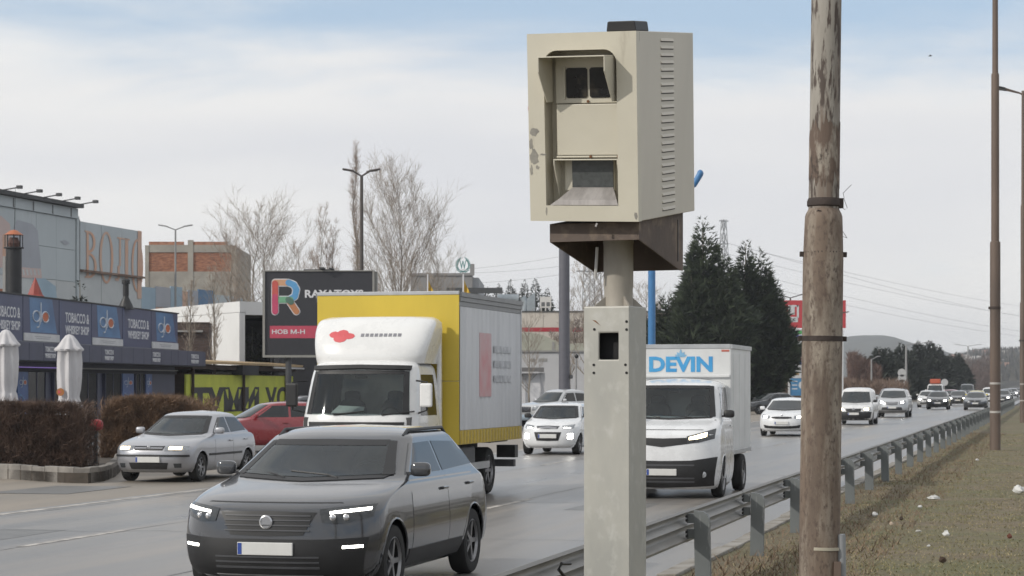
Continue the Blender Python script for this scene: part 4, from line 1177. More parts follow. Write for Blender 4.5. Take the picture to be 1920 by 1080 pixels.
# --- silver SUV ---
cs = spec(L=4.67, W=1.89, H=1.73, zb=0.30, zn=0.96, yn=0.14, zc=1.18, yc=1.02, zr=1.60, yw=1.75, zrr=1.58, yrr=4.12, zrb=1.18, yrb=4.52, tw=0.76, m=2.6, n=1.6, lfn=0.60)
v = car('suv', 'silver SUV with lit headlights right of the white high-roofed van', 'car', roadcar(1672, 128.0), RZ, p_silver_b, cs, 0.36, 0.92, 0.90, rails=True)
g_ = fpatch(cs, v, 'grille', [(-0.36,0.93),(0,0.94),(0.36,0.93)], [(-0.33,0.76),(0,0.74),(0.33,0.76)], m_graph, nu=12)[0]
bars(cs, g_, None, 0.32, (0.80,0.85,0.90), m_chrome, 0.009)
hl = fpatch(cs, v, 'headlight', [(0.45,0.95),(0.62,1.0),(0.80,1.03)], [(0.44,0.82),(0.62,0.80),(0.82,0.86)], m_lens, True)
lamp_in(cs, hl, [(0.52,0.945),(0.68,0.97)], [(0.52,0.845),(0.68,0.855)], m_lit)
fpatch(cs, v, 'air_intake', [(-0.58,0.62),(0.58,0.62)], [(-0.62,0.45),(0.62,0.45)], m_black, nu=14)
fpatch(cs, v, 'lower_trim', [(-0.86,0.45),(0.86,0.45)], [(-0.80,0.34),(0.80,0.34)], m_alloy, nu=14, off=0.012)
plate(cs, v, 0.60)

# --- queue of further cars ---
def plain(kind, label, px, Y, pm_, group='cars queueing far down the road', lit=True, lab=None):
    if kind == 'hatch': c = spec(L=4.2, W=1.77, H=1.48, tw=0.73, m=2.7)
    elif kind == 'sedan': c = spec(L=4.7, W=1.80, H=1.44, zc=0.98, yc=1.2, zr=1.34, yw=2.0, yrr=3.7, zrr=1.33, yrb=4.2, zrb=1.0, tw=0.70)
    elif kind == 'suv': c = spec(L=4.6, W=1.87, H=1.72, zb=0.28, zn=0.94, zc=1.16, yc=1.0, zr=1.58, yw=1.75, yrr=4.1, zrb=1.15, tw=0.76)
    else: c = spec(L=4.9, W=1.92, H=2.1, zb=0.28, zn=1.0, zc=1.30, yc=0.75, zr=1.92, yw=1.35, yrr=4.7, zrr=1.9, zrb=1.3, tw=0.82)
    nm = {'hatch':'hatchback','sedan':'sedan','suv':'suv','van':'van'}[kind]
    v = car(nm, label, 'van' if kind == 'van' else 'car', roadcar(px, Y), RZ, pm_, c, 0.31 if kind != 'van' else 0.34, 0.86, 0.85, group=group, nf=9, ns=22, step=0.07)
    z = c.p['zn']
    fpatch(c, v, 'grille', [(-0.38,z-0.01),(0.38,z-0.01)], [(-0.32,z-0.13),(0.32,z-0.13)], m_black, nu=8)
    round_badge(c, v, z-0.06, 0.05)
    hl = fpatch(c, v, 'headlight', [(0.45,z),(0.78,z+0.05)], [(0.45,z-0.12),(0.78,z-0.08)], m_lens, True, 6)
    if lit: lamp_in(c, hl, [(0.52,z-0.015),(0.70,z+0.015)], [(0.52,z-0.105),(0.70,z-0.085)], m_lit)
    fpatch(c, v, 'air_intake', [(-0.6,0.44),(0.6,0.44)], [(-0.55,0.31),(0.55,0.31)], m_black, nu=8)
    plate(c, v, 0.53)
    return v, c
plain('suv', 'black SUV with roof rails half hidden behind the silver SUV', 1667, 150, p_black)
plain('hatch', 'black hatchback with both headlights lit, middle of the far queue', 1757, 169.5, p_black)
plain('hatch', 'white car mostly hidden behind the left side of the black hatchback', 1738, 186, p_white_b)
v, c = plain('van', 'white van with an orange load on its roof behind the black hatchback', 1752, 232, p_white_b)
MB().box(-0.55,0.55,1.5,2.6,2.12,2.62).build('roof_load', M('orange_load',(0.45,0.09,0.04),0.6), v, bevel=0.05)
plain('sedan', 'black sedan with lit headlights right behind the black hatchback', 1795, 200, p_black)
plain('sedan', 'graphite sedan with unlit headlights close to the crash barrier', 1828, 166, p_graph, lit=False)
v, c = plain('sedan', 'yellow taxi cab showing its roof above the graphite sedan', 1830, 196, p_yellow)
plain('hatch', 'red car showing a strip of roof right of the black hatchback', 1781, 224, p_red)
plain('suv', 'white SUV peeking out left of the second brown pole', 1856, 212, p_white_b)
plain('hatch', 'graphite hatchback just right of the second brown pole', 1878, 210, p_graph)
plain('van', 'grey van far off between the black sedan and the taxi', 1812, 285, p_graph)
plain('sedan', 'dark saloon far off right of the second pole, first of the three lit ones', 1886, 290, p_black)
plain('hatch', 'silver car far off beside the barrier, middle of the three lit ones', 1898, 330, p_silver)
plain('sedan', 'dark car farthest off beside the barrier with bright headlights', 1908, 380, p_black)

# --- parked dark car below the conifer ---
c = spec(L=4.6, W=1.79, H=1.45, zc=0.96, yc=1.2, zr=1.34, yw=2.0, yrr=3.6, zrr=1.33, yrb=4.1, zrb=1.0, tw=0.71)
p = GP(1425, 777)
car('sedan', 'dark parked sedan seen from its side below the big conifer', 'car', (p.x-1.2, p.y+0.3, 0), math.radians(-62), p_black, c, 0.31, 0.86, 0.9, nf=9)

# --- red parked hatchback and dark estate behind it ---
c = spec(L=4.0, W=1.74, H=1.47, zc=0.98, yc=0.95, zr=1.38, yw=1.70, yrr=3.45, zrr=1.36, yrb=3.85, zrb=1.0, tw=0.73)
v = car('hatchback', 'red parked hatchback behind the silver hatchback, nose to the left', 'car', (-9.05, 62.2, 0), math.radians(-72), p_red, c, 0.30, 0.82, 0.72)
hl = fpatch(c, v, 'headlight', [(0.46,0.76),(0.76,0.80)], [(0.46,0.64),(0.76,0.68)], m_lens, True, 6)
fpatch(c, v, 'grille', [(-0.36,0.73),(0.36,0.73)], [(-0.3,0.64),(0.3,0.64)], m_black)
plate(c, v, 0.5)
c = spec(L=4.6, W=1.80, H=1.56, zc=1.02, yc=1.1, zr=1.45, yw=1.9, yrr=4.1, zrr=1.43, yrb=4.45, zrb=1.05, tw=0.73)
v = car('estate_car', 'dark grey estate with silver roof rails behind the red hatchback', 'car', (-9.9, 77.0, 0), math.radians(-76), p_graph, c, 0.31, 0.86, 0.9, rails=True)

# --- silver pickup parked behind the white hatchback ---
c = spec(L=5.0, W=1.85, H=1.76, zb=0.35, zn=1.02, yn=0.08, zc=1.18, yc=1.15, zr=1.62, yw=1.75, zrr=1.62, yrr=3.35, zrb=1.16, yrb=3.62, tw=0.74, m=3.6, n=1.8, lfn=0.34, tail=0.02)
p = WP(982, 800, 96.0)
v = car('pickup', 'silver double cab pickup parked above the small white hatchback, front to the left', 'pickup truck', (p.x, p.y, 0), math.radians(-47), p_silver_b, c, 0.37, 0.95, 1.05)
g_ = fpatch(c, v, 'grille', [(-0.42,0.97),(0.42,0.97)], [(-0.42,0.72),(0.42,0.72)], m_black, nu=10)[0]
bars(c, g_, None, 0.38, (0.78,0.85,0.92), m_chrome, 0.014)
hl = fpatch(c, v, 'headlight', [(0.50,0.98),(0.80,1.0)], [(0.50,0.80),(0.80,0.82)], m_lens, True, 6)
fpatch(c, v, 'bumper', [(-0.86,0.62),(0.86,0.62)], [(-0.82,0.40),(0.82,0.40)], M('pale_blue_bumper',(0.34,0.42,0.50),0.4), nu=14, off=0.03)
# --- white cab with refrigerated box ---
m_van = paint('van_white', (0.72,0.73,0.74), dirt=0.14)
cs = spec(L=2.35, W=1.90, H=2.06, zb=0.16, zn=1.13, yn=0.12, zc=1.36, yc=0.70, zr=1.94, yw=1.16, zrr=1.94, yrr=2.28, zrb=1.4, yrb=2.34, tw=0.84, m=3.2, n=1.7, lfn=0.52, ytop=0.5, tail=0.0)
vp = Vector((2.56, 36.5, 0))
v = car('box_van', 'white refrigerated box van with blue lettering above its cab, right of the camera post', 'van', vp, RZ, m_van, cs, 0.34, 0.92, -1.05, inside=True, cut_rear=1.95, nf=24, ns=30, step=0.03, mirror=m_black)
fpatch(cs, v, 'grille', [(-0.66,1.055),(0,1.035),(0.66,1.055)], [(-0.60,0.965),(0,0.885),(0.60,0.965)], m_black, nu=16, nv=3)
hl = fpatch(cs, v, 'headlight', [(0.42,1.07),(0.62,1.12),(0.86,1.20)], [(0.44,0.95),(0.62,0.965),(0.86,1.03)], m_lens_dark, True, 12)
lamp_in(cs, hl, [(0.46,1.055),(0.62,1.095),(0.74,1.13)], [(0.46,1.01),(0.62,1.03),(0.74,1.065)], m_lit_amber)
bp = fpatch(cs, v, 'bumper', [(-0.90,0.72),(-0.5,0.66),(0,0.65),(0.5,0.66),(0.90,0.72)], [(-0.84,0.23),(0,0.20),(0.84,0.23)], m_black, nu=26, nv=8, off=0.018)[0]
bars(cs, bp, None, 0.55, (0.30,0.36,0.58), m_graph, 0.012, 0.02)
for sx in (1,-1):
    MB().lathe([(0.055,0),(0.055,-0.02),(0.01,-0.025)], 12, (sx*0.70, cs.F(0.70,0.42), 0.42), axis='y').build('fog_light', m_lens, bp, smooth=40)
plate(cs, v, 0.46)
patch(cs, 'F', [(-0.66,1.185),(0.66,1.185)], [(-0.68,1.176),(0.68,1.176)], 14, 1, 0.003, 0.01).build('bonnet_seam', m_black, v)
for s_ in (0.40, -0.15):
    MB().tube([(s_, cs.F(s_,1.385)-0.014, 1.39), (s_-0.5, cs.F(s_-0.5,1.43)-0.014, 1.435)], 0.009, 5).build('wiper', m_black, v)
m_fridge = M('white_box_panel', (0.66,0.67,0.67), 0.4, var=0.12, scale=1.5)
m_alu_trim = M('aluminium_trim', (0.50,0.51,0.52), 0.4, metal=0.6, var=0.15)
bx = MB().box(-0.90, 0.90, 2.05, 4.55, 0.70, 2.66).build('cargo_box', m_fridge, v, bevel=0.03)
MB().box(-0.92,-0.885,2.04,4.56,2.60,2.68).box(0.885,0.92,2.04,4.56,2.60,2.68).box(-0.884,0.884,2.035,2.06,2.61,2.685).build('box_edge', m_alu_trim, bx, bevel=0.006)
MB().box(-0.88,0.88,2.0,2.049,2.085,2.14).build('roof_ledge', m_fridge, bx, bevel=0.015)
for sx in (1,-1):
    for k in range(3):
        y = 2.25+k*0.75
        MB().box(min(sx*0.899,sx*0.906),max(sx*0.899,sx*0.906),y,y+0.70,0.80,2.52).build('side_panel', m_fridge, bx, bevel=0.003)
    MB().box(min(sx*0.899,sx*0.912),max(sx*0.899,sx*0.912),2.06,4.55,0.70,0.77).build('side_rail', m_alu_trim, bx)
m_dev = M('blue_lettering', (0.045,0.27,0.56), 0.45, col2=(0.07,0.35,0.64), scale=3)
inst('lettering', text_mesh('DEVIN', 1.16, 0.28, 0.004, 0.04, m_dev), bx, (-0.02, 2.046, 2.325))
m_dev2 = M('pale_blue_print', (0.22,0.45,0.66), 0.45)
for k, a in enumerate((-70,-38,0,38,70)):
    ar = math.radians(a); L_ = 0.15 if k == 2 else 0.12
    d = Vector((math.sin(ar), 0, math.cos(ar))); q = Vector((math.cos(ar),0,-math.sin(ar)))
    c0 = Vector((-0.02, 2.046, 2.455))
    MB().add([c0+q*0.0-Vector((0,.003,0)), c0+d*L_*0.55+q*0.026-Vector((0,.003,0)), c0+d*L_-Vector((0,.003,0)), c0+d*L_*0.55-q*0.026-Vector((0,.003,0))], [(0,3,2,1)]).build('emblem_petal', m_dev2, bx)
MB().box(0.72,0.86,2.044,2.049,2.55,2.585).build('red_mark', M('red_mark',(0.5,0.14,0.10),0.5), bx)
MB().box(-0.45,0.45,2.3,4.5,0.40,0.69).build('chassis', m_under, v)
for sx in (1,-1):
    MB().box(min(sx*0.70,sx*0.90),max(sx*0.70,sx*0.90),2.95,3.85,0.69,0.697).build('mudguard', m_black, v)

# --- yellow and white box truck ---
p_cab = paint('cab_white', (0.74,0.74,0.73), dirt=0.1)
tb = Vector((-2.19, 35.65, 0))                    # middle of the box front
tf = tb - RD*1.75 - RN*0.10
cs = Shape([(0.42,0.10),(0.55,0.02),(0.8,0.0),(1.30,0.02),(1.44,0.04),(2.18,0.30),(2.30,0.40),(2.36,0.62),(2.38,0.85)],
           [(0.42,1.70),(1.4,1.72),(2.2,1.70),(2.36,1.55),(2.38,1.4)],
           [(0.42,0.91),(0.55,0.97),(1.3,0.98),(1.44,0.97),(2.18,0.90),(2.30,0.85),(2.36,0.74),(2.38,0.55)],
           [(0.42,0.40),(1.44,0.38),(2.2,0.36),(2.38,0.3)], [(0.42,0.1),(2.38,0.1)], 3.4, 1.8, 4.0)
v = thing('box_truck', 'white cab truck with tall yellow and white box body on the left lane', 'truck', tf, RZ)
tbm = cs.body(24, 24, 4, [(0.95,0.44)], 0.50, 0.04)
open_windscreen(cs, tbm, v, 1.49, 2.16, 0.85, 0.785, sy=1.05)
tbm.build('cab', p_cab, v, smooth=38)
ws = patch(cs, 'F', [(-0.795,2.17),(0,2.19),(0.795,2.17)], [(-0.86,1.48),(0,1.46),(0.86,1.48)], 20, 10, 0.008, 0.02).build('windscreen', m_clear, v, smooth=60)
patch(cs, 'F', [(-0.80,2.235),(0,2.25),(0.80,2.235)], [(-0.80,2.18),(0,2.20),(0.80,2.18)], 14, 1, 0.05, 0.04).build('sun_visor', m_black, v, smooth=60)
g_ = fpatch(cs, v, 'grille', [(-0.80,1.36),(0.80,1.36)], [(-0.75,0.92),(0.75,0.92)], m_black, nu=14, nv=4)[0]
bars(cs, g_, None, 0.72, (1.02,1.12,1.22), p_cab, 0.022)
hl = fpatch(cs, v, 'headlight', [(0.56,0.86),(0.89,0.90)], [(0.56,0.66),(0.89,0.68)], m_lens, True, 8)
lamp_in(cs, hl, [(0.64,0.83),(0.84,0.85)], [(0.64,0.70),(0.84,0.71)], m_lit)
fpatch(cs, v, 'bumper', [(-0.90,0.62),(0.90,0.62)], [(-0.84,0.43),(0.84,0.43)], m_graph, nu=14, off=0.02)
plate(cs, v, 0.53)
for sx in (1,-1):
    patch(cs, 'S', [(0.72,2.12),(1.42,2.12)], [(0.50,1.46),(1.42,1.46)], 6, 4, 0.004, 0.02, sx).build('side_window', m_glass_side, v, smooth=60)
    mb = MB().tube([(sx*0.92,0.42,2.02),(sx*1.13,0.30,2.0),(sx*1.13,0.30,1.55),(sx*0.95,0.42,1.50)], 0.016, 6)
    mb.build('mirror_arm', m_black, v)
    mo = MB().box(sx*1.13-0.10,sx*1.13+0.10,0.22,0.30,1.60,1.98).build('mirror', p_cab if sx > 0 else m_black, v, bevel=0.03)
for s_ in (0.45,-0.35):
    MB().tube([(s_, cs.F(s_,1.47)-0.02, 1.475),(s_+0.5, cs.F(s_+0.4,1.53)-0.02, 1.53)], 0.012, 5).build('wiper', m_black, v)
MB().add([(-0.50,0.35,1.50),(0.05,0.35,1.50),(0.02,0.52,1.60),(-0.42,0.52,1.62),(-0.50,0.36,1.494),(0.05,0.36,1.494),(0.02,0.53,1.594),(-0.42,0.53,1.614)],[(0,1,2,3),(7,6,5,4),(0,4,5,1),(1,5,6,2),(2,6,7,3),(3,7,4,0)]).build('paper_on_dashboard', M('dash_paper',(0.68,0.74,0.74),0.7,var=0.3,scale=5), v)
# roof deflector
df = Shape([(2.30,0.62),(2.42,0.60),(2.62,0.66),(2.86,0.82),(3.02,1.00),(3.07,1.15)], [(2.30,1.68),(2.9,1.68),(3.07,1.5)],
           [(2.30,0.91),(2.40,0.93),(2.75,1.0),(2.95,1.02),(3.03,0.99),(3.07,0.90)], [(2.30,0.26),(3.07,0.30)], [(2.3,0.06),(3.07,0.06)], 3.6, 1.9, 5.0)
dfo = df.body(14, 10, 4, (), 0.3, 0.05).build('wind_deflector', p_cab, v, smooth=40)
m_redlogo = M('faded_red_print', (0.62,0.10,0.11), 0.5)
m_greyprint = M('faded_grey_print', (0.22,0.22,0.24), 0.5)
for (x, z, w_, h_) in ((-0.58,2.77,0.10,0.055),(-0.44,2.80,0.10,0.05),(-0.47,2.70,0.12,0.06),(-0.32,2.745,0.10,0.05)):
    patch(df, 'F', [(x-w_,z),(x-w_*0.7,z+h_*0.7),(x,z+h_),(x+w_*0.7,z+h_*0.7),(x+w_,z)], [(x-w_,z),(x-w_*0.7,z-h_*0.7),(x,z-h_),(x+w_*0.7,z-h_*0.7),(x+w_,z)], 12, 4, 0.004+0.003*(x+0.6), 0.006).build('red_emblem', m_redlogo, dfo, smooth=60)
for k in range(9):
    x = -0.12+k*0.078
    patch(df, 'F', [(x,2.785),(x+0.055,2.785)], [(x,2.735),(x+0.055,2.735)], 2, 1, 0.005, 0.01).build('grey_print', m_greyprint, dfo)
for sx in (1,-1):
    MB().prismx([(1.60,1.0),(1.60,3.0),(1.70,3.0),(1.72,1.0)], min(sx*0.91,sx*0.98), max(sx*0.91,sx*0.98)).build('side_fairing', p_cab, v, bevel=0.02)
# box body, in truck frame: front wall at y=1.75
y0, y1, bw, z0, z1 = 1.80, 6.05, 1.24, 0.96, 3.50
bx = MB().box(-bw+0.03, bw-0.03, y0+0.02, y1, z0, z1-0.02).build('box_body', m_fridge, v)
MB().box(-bw, bw, y0, y0+0.018, 2.02, z1-0.05).build('front_panel', m_yellow, bx)
MB().box(-bw, bw, y0, y0+0.018, z0, 2.012).build('front_panel', m_yellow, bx)
MB().box(-bw-0.004, bw+0.004, y0-0.01, y0+0.03, z1-0.048, z1+0.012).build('front_top_rail', m_alu_trim, bx, bevel=0.008)
m_curtain = M('pale_grey_curtain', (0.60,0.61,0.63), 0.55, col2=(0.50,0.51,0.53), scale=1.2, stretch=(1,2.5,0.25), bump=0.15, bscale=4)
m_yband = M('yellow_checked_band', (0.50,0.36,0.05), 0.5, col2=(0.34,0.25,0.045), scale=14, stretch=(1,1,3))
m_grail = M('grey_top_rail', (0.24,0.245,0.25), 0.45, metal=0.4)
for sx in (1,-1):
    a, b = (bw-0.03, bw) if sx > 0 else (-bw, -bw+0.03)
    nfold = 15; vs = []; xs = b if sx > 0 else a
    for k in range(nfold*4+1):
        yy = y0+0.06+(y1-y0-0.08)*k/(nfold*4)
        off = 0.010*math.sin(k*math.pi/2)*sx
        vs += [(xs+off, yy, z0+0.24), (xs+off, yy, z1-0.24)]
    fs = [(2*k, 2*k+2, 2*k+3, 2*k+1) for k in range(nfold*4)]
    MB().add(vs, fs if sx > 0 else [tuple(reversed(f)) for f in fs]).build('curtain', m_curtain, bx, smooth=60)
    MB().box(a, b+0.012 if sx > 0 else b, y0+0.03, y1, z0, z0+0.235).build('yellow_band', m_yband, bx)
    if sx > 0:
        for k in range(20):
            yy = y0+0.10+k*0.205
            MB().box(b+0.012, b+0.020, yy, yy+0.035, z0+0.01, z0+0.23).build('buckle_strap', m_yellow, bx)
    for q, (za, zb_) in enumerate(((z1-0.235,z1-0.16),(z1-0.155,z1-0.085),(z1-0.08,z1-0.005))):
        MB().box(min(a,b)-(0.02*q if sx<0 else 0), max(a,b)+(0.02*q if sx>0 else 0), y0+0.03, y1+0.02, za, zb_).build('top_rail', m_grail, bx)
    MB().box(min(a,b), max(a,b)+0.01, y1-0.03, y1+0.02, z0, z1).build('rear_frame', m_alu_trim, bx)
# printed marks on the near curtain
m_redp = M('faded_red_curtain_print', (0.55,0.26,0.27), 0.6, col2=(0.52,0.40,0.41), scale=2)
MB().box(bw+0.011,bw+0.014,3.05,3.85,1.75,2.85).build('red_print', m_redp, bx)
for k in range(3):
    MB().box(bw+0.011,bw+0.014,4.05,5.25,2.52-k*0.26,2.64-k*0.26).build('grey_print', M('grey_curtain_print',(0.30,0.31,0.33),0.6,col2=(0.52,0.53,0.55),scale=6), bx)
MB().box(-0.42,0.42,0.4,6.0,0.62,0.94).build('chassis', m_under, v)
MB().box(0.55,1.12,2.3,3.3,0.55,0.90).build('fuel_tank', m_graph, v, bevel=0.05)
for sx in (1,-1):
    MB().box(min(sx*1.10,sx*1.16),max(sx*1.10,sx*1.16),2.2,4.1,0.50,0.62).build('side_guard', m_alu_trim, v)
    MB().box(min(sx*0.72,sx*1.16),max(sx*0.72,sx*1.16),4.15,5.35,0.93,0.95).build('mudguard', m_black, v)
add_wheels(v, (0.95, 4.75), 0.85, 0.42, 0.28, 6)
MB().box(-1.15,1.15,5.85,6.0,0.45,0.58).build('rear_underrun_bar', m_graph, v)
MB().box(0.85,1.20,5.75,5.98,0.62,0.85).build('rear_light_box', m_black, v)
# ------------------------------------------------------------------ kerbed planting island and hedges on the left
kp = [GP(*q) for q in ((-260,889),(-120,893),(0,897),(60,901),(120,905),(165,906),(195,902),(215,894),(226,884),(229,873),(226,862))]
tag(MB().prismz([(p.x,p.y) for p in kp]+[(kp[-1].x-0.5,56.0),(-24,58.0)], -0.05, 0.20).build('planting_bed', m_dirt), kind='structure')
kerb = MB().add([(kp[0].x-0.2,kp[0].y,-0.02),(kp[0].x-0.1,kp[0].y,-0.02),(kp[0].x-0.1,kp[0].y+0.1,-0.02)],[(0,1,2)]).build('kerb', m_kerb)
tag(kerb, kind='structure')
acc = [0.0]
for a, b in zip(kp[:-1], kp[1:]): acc.append(acc[-1]+(b-a).length)
def along(t):
    for i in range(len(kp)-1):
        if t <= acc[i+1]: return kp[i].lerp(kp[i+1], (t-acc[i])/(acc[i+1]-acc[i]))
    return kp[-1]
t = 0.0
while t < acc[-1]-0.25:
    L = min(R.uniform(0.46,0.54), acc[-1]-t)
    a, b = along(t), along(t+L); d = (b-a).normalized(); nn = Vector((-d.y, d.x, 0))
    q = [a+d*0.008, b-d*0.008, b-d*0.008+nn*0.16, a+d*0.008+nn*0.16]
    MB().prismz([(p.x,p.y) for p in q], -0.03, 0.30+R.uniform(-0.015,0.015)).build('kerb_stone', m_kerb, kerb, bevel=0.015)
    t += L
def hedge(name, label, x0, x1, y0, y1, h, n, mat, seed, taper_l=0.0, taper_r=0.0):
    rs = np.random.RandomState(seed)
    t = thing('hedge', label, 'hedge', ((x0+x1)/2, (y0+y1)/2, 0), 0.04, 'bare clipped hedges')
    w, d = x1-x0, y1-y0
    def hh(x):
        k = 1.0
        if taper_r and x > w/2-taper_r: k *= math.sqrt(max(0.02, 1-((x-(w/2-taper_r))/taper_r)**2))*0.5+0.5
        if taper_l and x < -w/2+taper_l: k *= math.sqrt(max(0.02, 1-((-w/2+taper_l-x)/taper_l)**2))*0.4+0.6
        return h*k*(1+0.05*mnoise.noise(Vector((x*1.1, seed, 0)))+0.03*mnoise.noise(Vector((x*4, seed, 2))))
    core = MB(); nx = 26
    vs = []; fs = []
    for i in range(nx+1):
        x = -w/2+0.12+(w-0.24)*i/nx; z = hh(x)*0.86
        b = 0.03*mnoise.noise(Vector((x*2, seed, 5)))
        vs += [(x,-d/2+0.24+b,0.2),(x,-d/2+0.20+b,z*0.6),(x,-d/2+0.30+b,z),(x,d/2-0.2,z),(x,d/2-0.15,0.2)]
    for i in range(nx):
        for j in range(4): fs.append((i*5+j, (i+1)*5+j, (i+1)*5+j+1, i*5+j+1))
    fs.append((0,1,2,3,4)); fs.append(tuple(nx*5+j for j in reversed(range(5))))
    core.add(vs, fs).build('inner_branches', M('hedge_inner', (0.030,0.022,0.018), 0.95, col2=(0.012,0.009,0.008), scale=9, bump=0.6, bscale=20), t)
    P = np.empty((n,3)); D = np.empty((n,3)); Ln = np.empty(n); Wd = np.empty(n)
    for i in range(n):
        x = rs.uniform(-w/2, w/2)
        hx = hh(x)
        f = rs.rand()
        if f < 0.62:   y = -d/2+abs(rs.normal(0,0.10)); z = rs.uniform(0.15, hx)
        elif f < 0.92: y = rs.uniform(-d/2, d/2); z = hx-abs(rs.normal(0,0.08))
        else:          y = rs.uniform(-d/2, d/2); z = rs.uniform(0.15, hx); x = (w/2 if rs.rand() < .6 else -w/2)+rs.normal(0,0.05)
        P[i] = (x,y,z)
        v = np.array([rs.normal(0,0.55), rs.normal(-0.35,0.5), abs(rs.normal(0.8,0.5))]); D[i] = v/np.linalg.norm(v)
        Ln[i] = rs.uniform(0.10,0.34); Wd[i] = rs.uniform(0.004,0.013)
    A = np.cross(D, rs.normal(0,1,(n,3))); A /= np.linalg.norm(A,axis=1)[:,None]
    V = np.empty((n*3,3)); V[0::3] = P-A*Wd[:,None]; V[1::3] = P+A*Wd[:,None]; V[2::3] = P+D*Ln[:,None]
    V[2::3,2] = np.minimum(V[2::3,2], h*1.05+0.16*rs.rand(n)**4)
    o = tri_mesh('twigs', V, mat, t)
    return t
def tri_mesh(name, V, mat, parent=None):
    n = len(V)//3
    me = bpy.data.meshes.new(name)
    me.vertices.add(n*3); me.vertices.foreach_set('co', np.ascontiguousarray(V, dtype=float).ravel())
    me.loops.add(n*3); me.loops.foreach_set('vertex_index', np.arange(n*3))
    me.polygons.add(n); me.polygons.foreach_set('loop_start', np.arange(n)*3); me.polygons.foreach_set('loop_total', np.full(n,3))
    me.update(); me.validate()
    for m in (mat if isinstance(mat,(list,tuple)) else [mat]): me.materials.append(m)
    o = bpy.data.objects.new(name, me); COL.objects.link(o); o.parent = parent
    return o
m_tw1 = M('hedge_twigs', (0.165,0.108,0.080), 0.85, col2=(0.065,0.043,0.035), scale=3.5)
m_tw2 = M('hedge_twigs_brown', (0.250,0.160,0.100), 0.85, col2=(0.10,0.065,0.045), scale=3.5)
hedge('h', 'dark bare clipped hedge at the left edge of the photo behind the kerb', -13.6, -9.15, 45.2, 46.7, 1.53, 26000, m_tw1, 4, 0, 0.5)
hedge('h', 'brown rounded bare hedge further back behind the silver hatchback', -9.98, -7.5, 51.5, 54.5, 1.62, 22000, m_tw2, 9, 0.7, 1.1)
p = WP(179, 797, 47.5)
o = MB().ball((0,0,0), 0.17, 0.16, 0.13, 14, 9, 0.7).build('red_cover', [M('red_cover_fabric',(0.30,0.022,0.024),0.5)], smooth=50, loc=p)
MB().cyl((0,0,-p.z),(0,0,-0.12),0.05,0.05,8).build('stand', m_black, o)
tag(o, 'red rounded cover poking out of the gap between the two bare hedges', 'cover')
MB()

# ------------------------------------------------------------------ the long navy shop
class Fr:
    """a wall frame: x runs along the wall, -y points out of it"""
    def __init__(s, A, B):
        s.A = Vector((A[0],A[1],0)); d = Vector((B[0]-A[0],B[1]-A[1],0)); s.L = d.length; s.d = d.normalized()
        s.rz = math.atan2(s.d.y, s.d.x)
    def t(s, px):                                   # distance along where a photo column meets the wall
        k = (px-960)/F_PX
        return (k*s.A.y-s.A.x)/(s.d.x-k*s.d.y)
    def Y(s, px): return s.A.y+s.d.y*s.t(px)
    def z(s, px, py): return ZP(py, s.Y(px))
m_navy = M('navy_cladding', (0.066,0.070,0.112), 0.5, var=0.2, scale=1.2)
m_navy2 = M('navy_banner_print', (0.075,0.085,0.155), 0.45, var=0.15, scale=0.8)
m_navyd = M('dark_navy_soffit', (0.018,0.018,0.024), 0.7)
m_shopg = M('dark_shop_glass', (0.012,0.012,0.018), 0.15, var=0.4, scale=2)
m_wtext = M('white_lettering', (0.68,0.68,0.70), 0.5)
m_wstrip = M('white_strip_print', (0.60,0.60,0.60), 0.55, var=0.15, scale=2)
m_gtext = M('grey_strip_print', (0.40,0.40,0.41), 0.6)
m_glob = M('blue_beam_print', (0.095,0.215,0.40), 0.4, col2=(0.055,0.115,0.235), scale=0.55, stretch=(0.6,1,1.2))
m_gloo = M('orange_disc_print', (0.50,0.13,0.045), 0.5)
m_alum_e = M('dull_aluminium_edge', (0.34,0.335,0.32), 0.5, metal=0.3)
sf = Fr((-18.5,77.0),(-15.7,100.0))
shop = thing('shop_building', 'long navy shop with tobacco and whiskey signs behind the bare hedges', 'shop', sf.A, sf.rz)
X0, X1 = -15.0, sf.t(332)
ZB0, ZB1 = 3.60, 5.28
MB().box(X0, X1-0.05, 0.10, 11, -0.1, ZB0-0.02).build('wall', m_navy, shop)
MB().box(X0, X1-0.03, 0.10, 11, ZB0, ZB1-0.03).build('parapet', m_navy, shop)
MB().box(X0, X1+0.03, -0.10, 0.16, ZB1, ZB1+0.05).build('parapet_cap', m_black, shop)
MB().box(X0, X1, -0.14, 0.05, ZB0-0.05, ZB0-0.01).build('banner_rail', m_alum_e, shop)
pan = [(-130,-75,'t'),(-75,-25,'g'),(-25,40,'t'),(40,108,'g'),(108,169,'t'),(169,227,'g'),(227,281,'t'),(281,331,'g')]
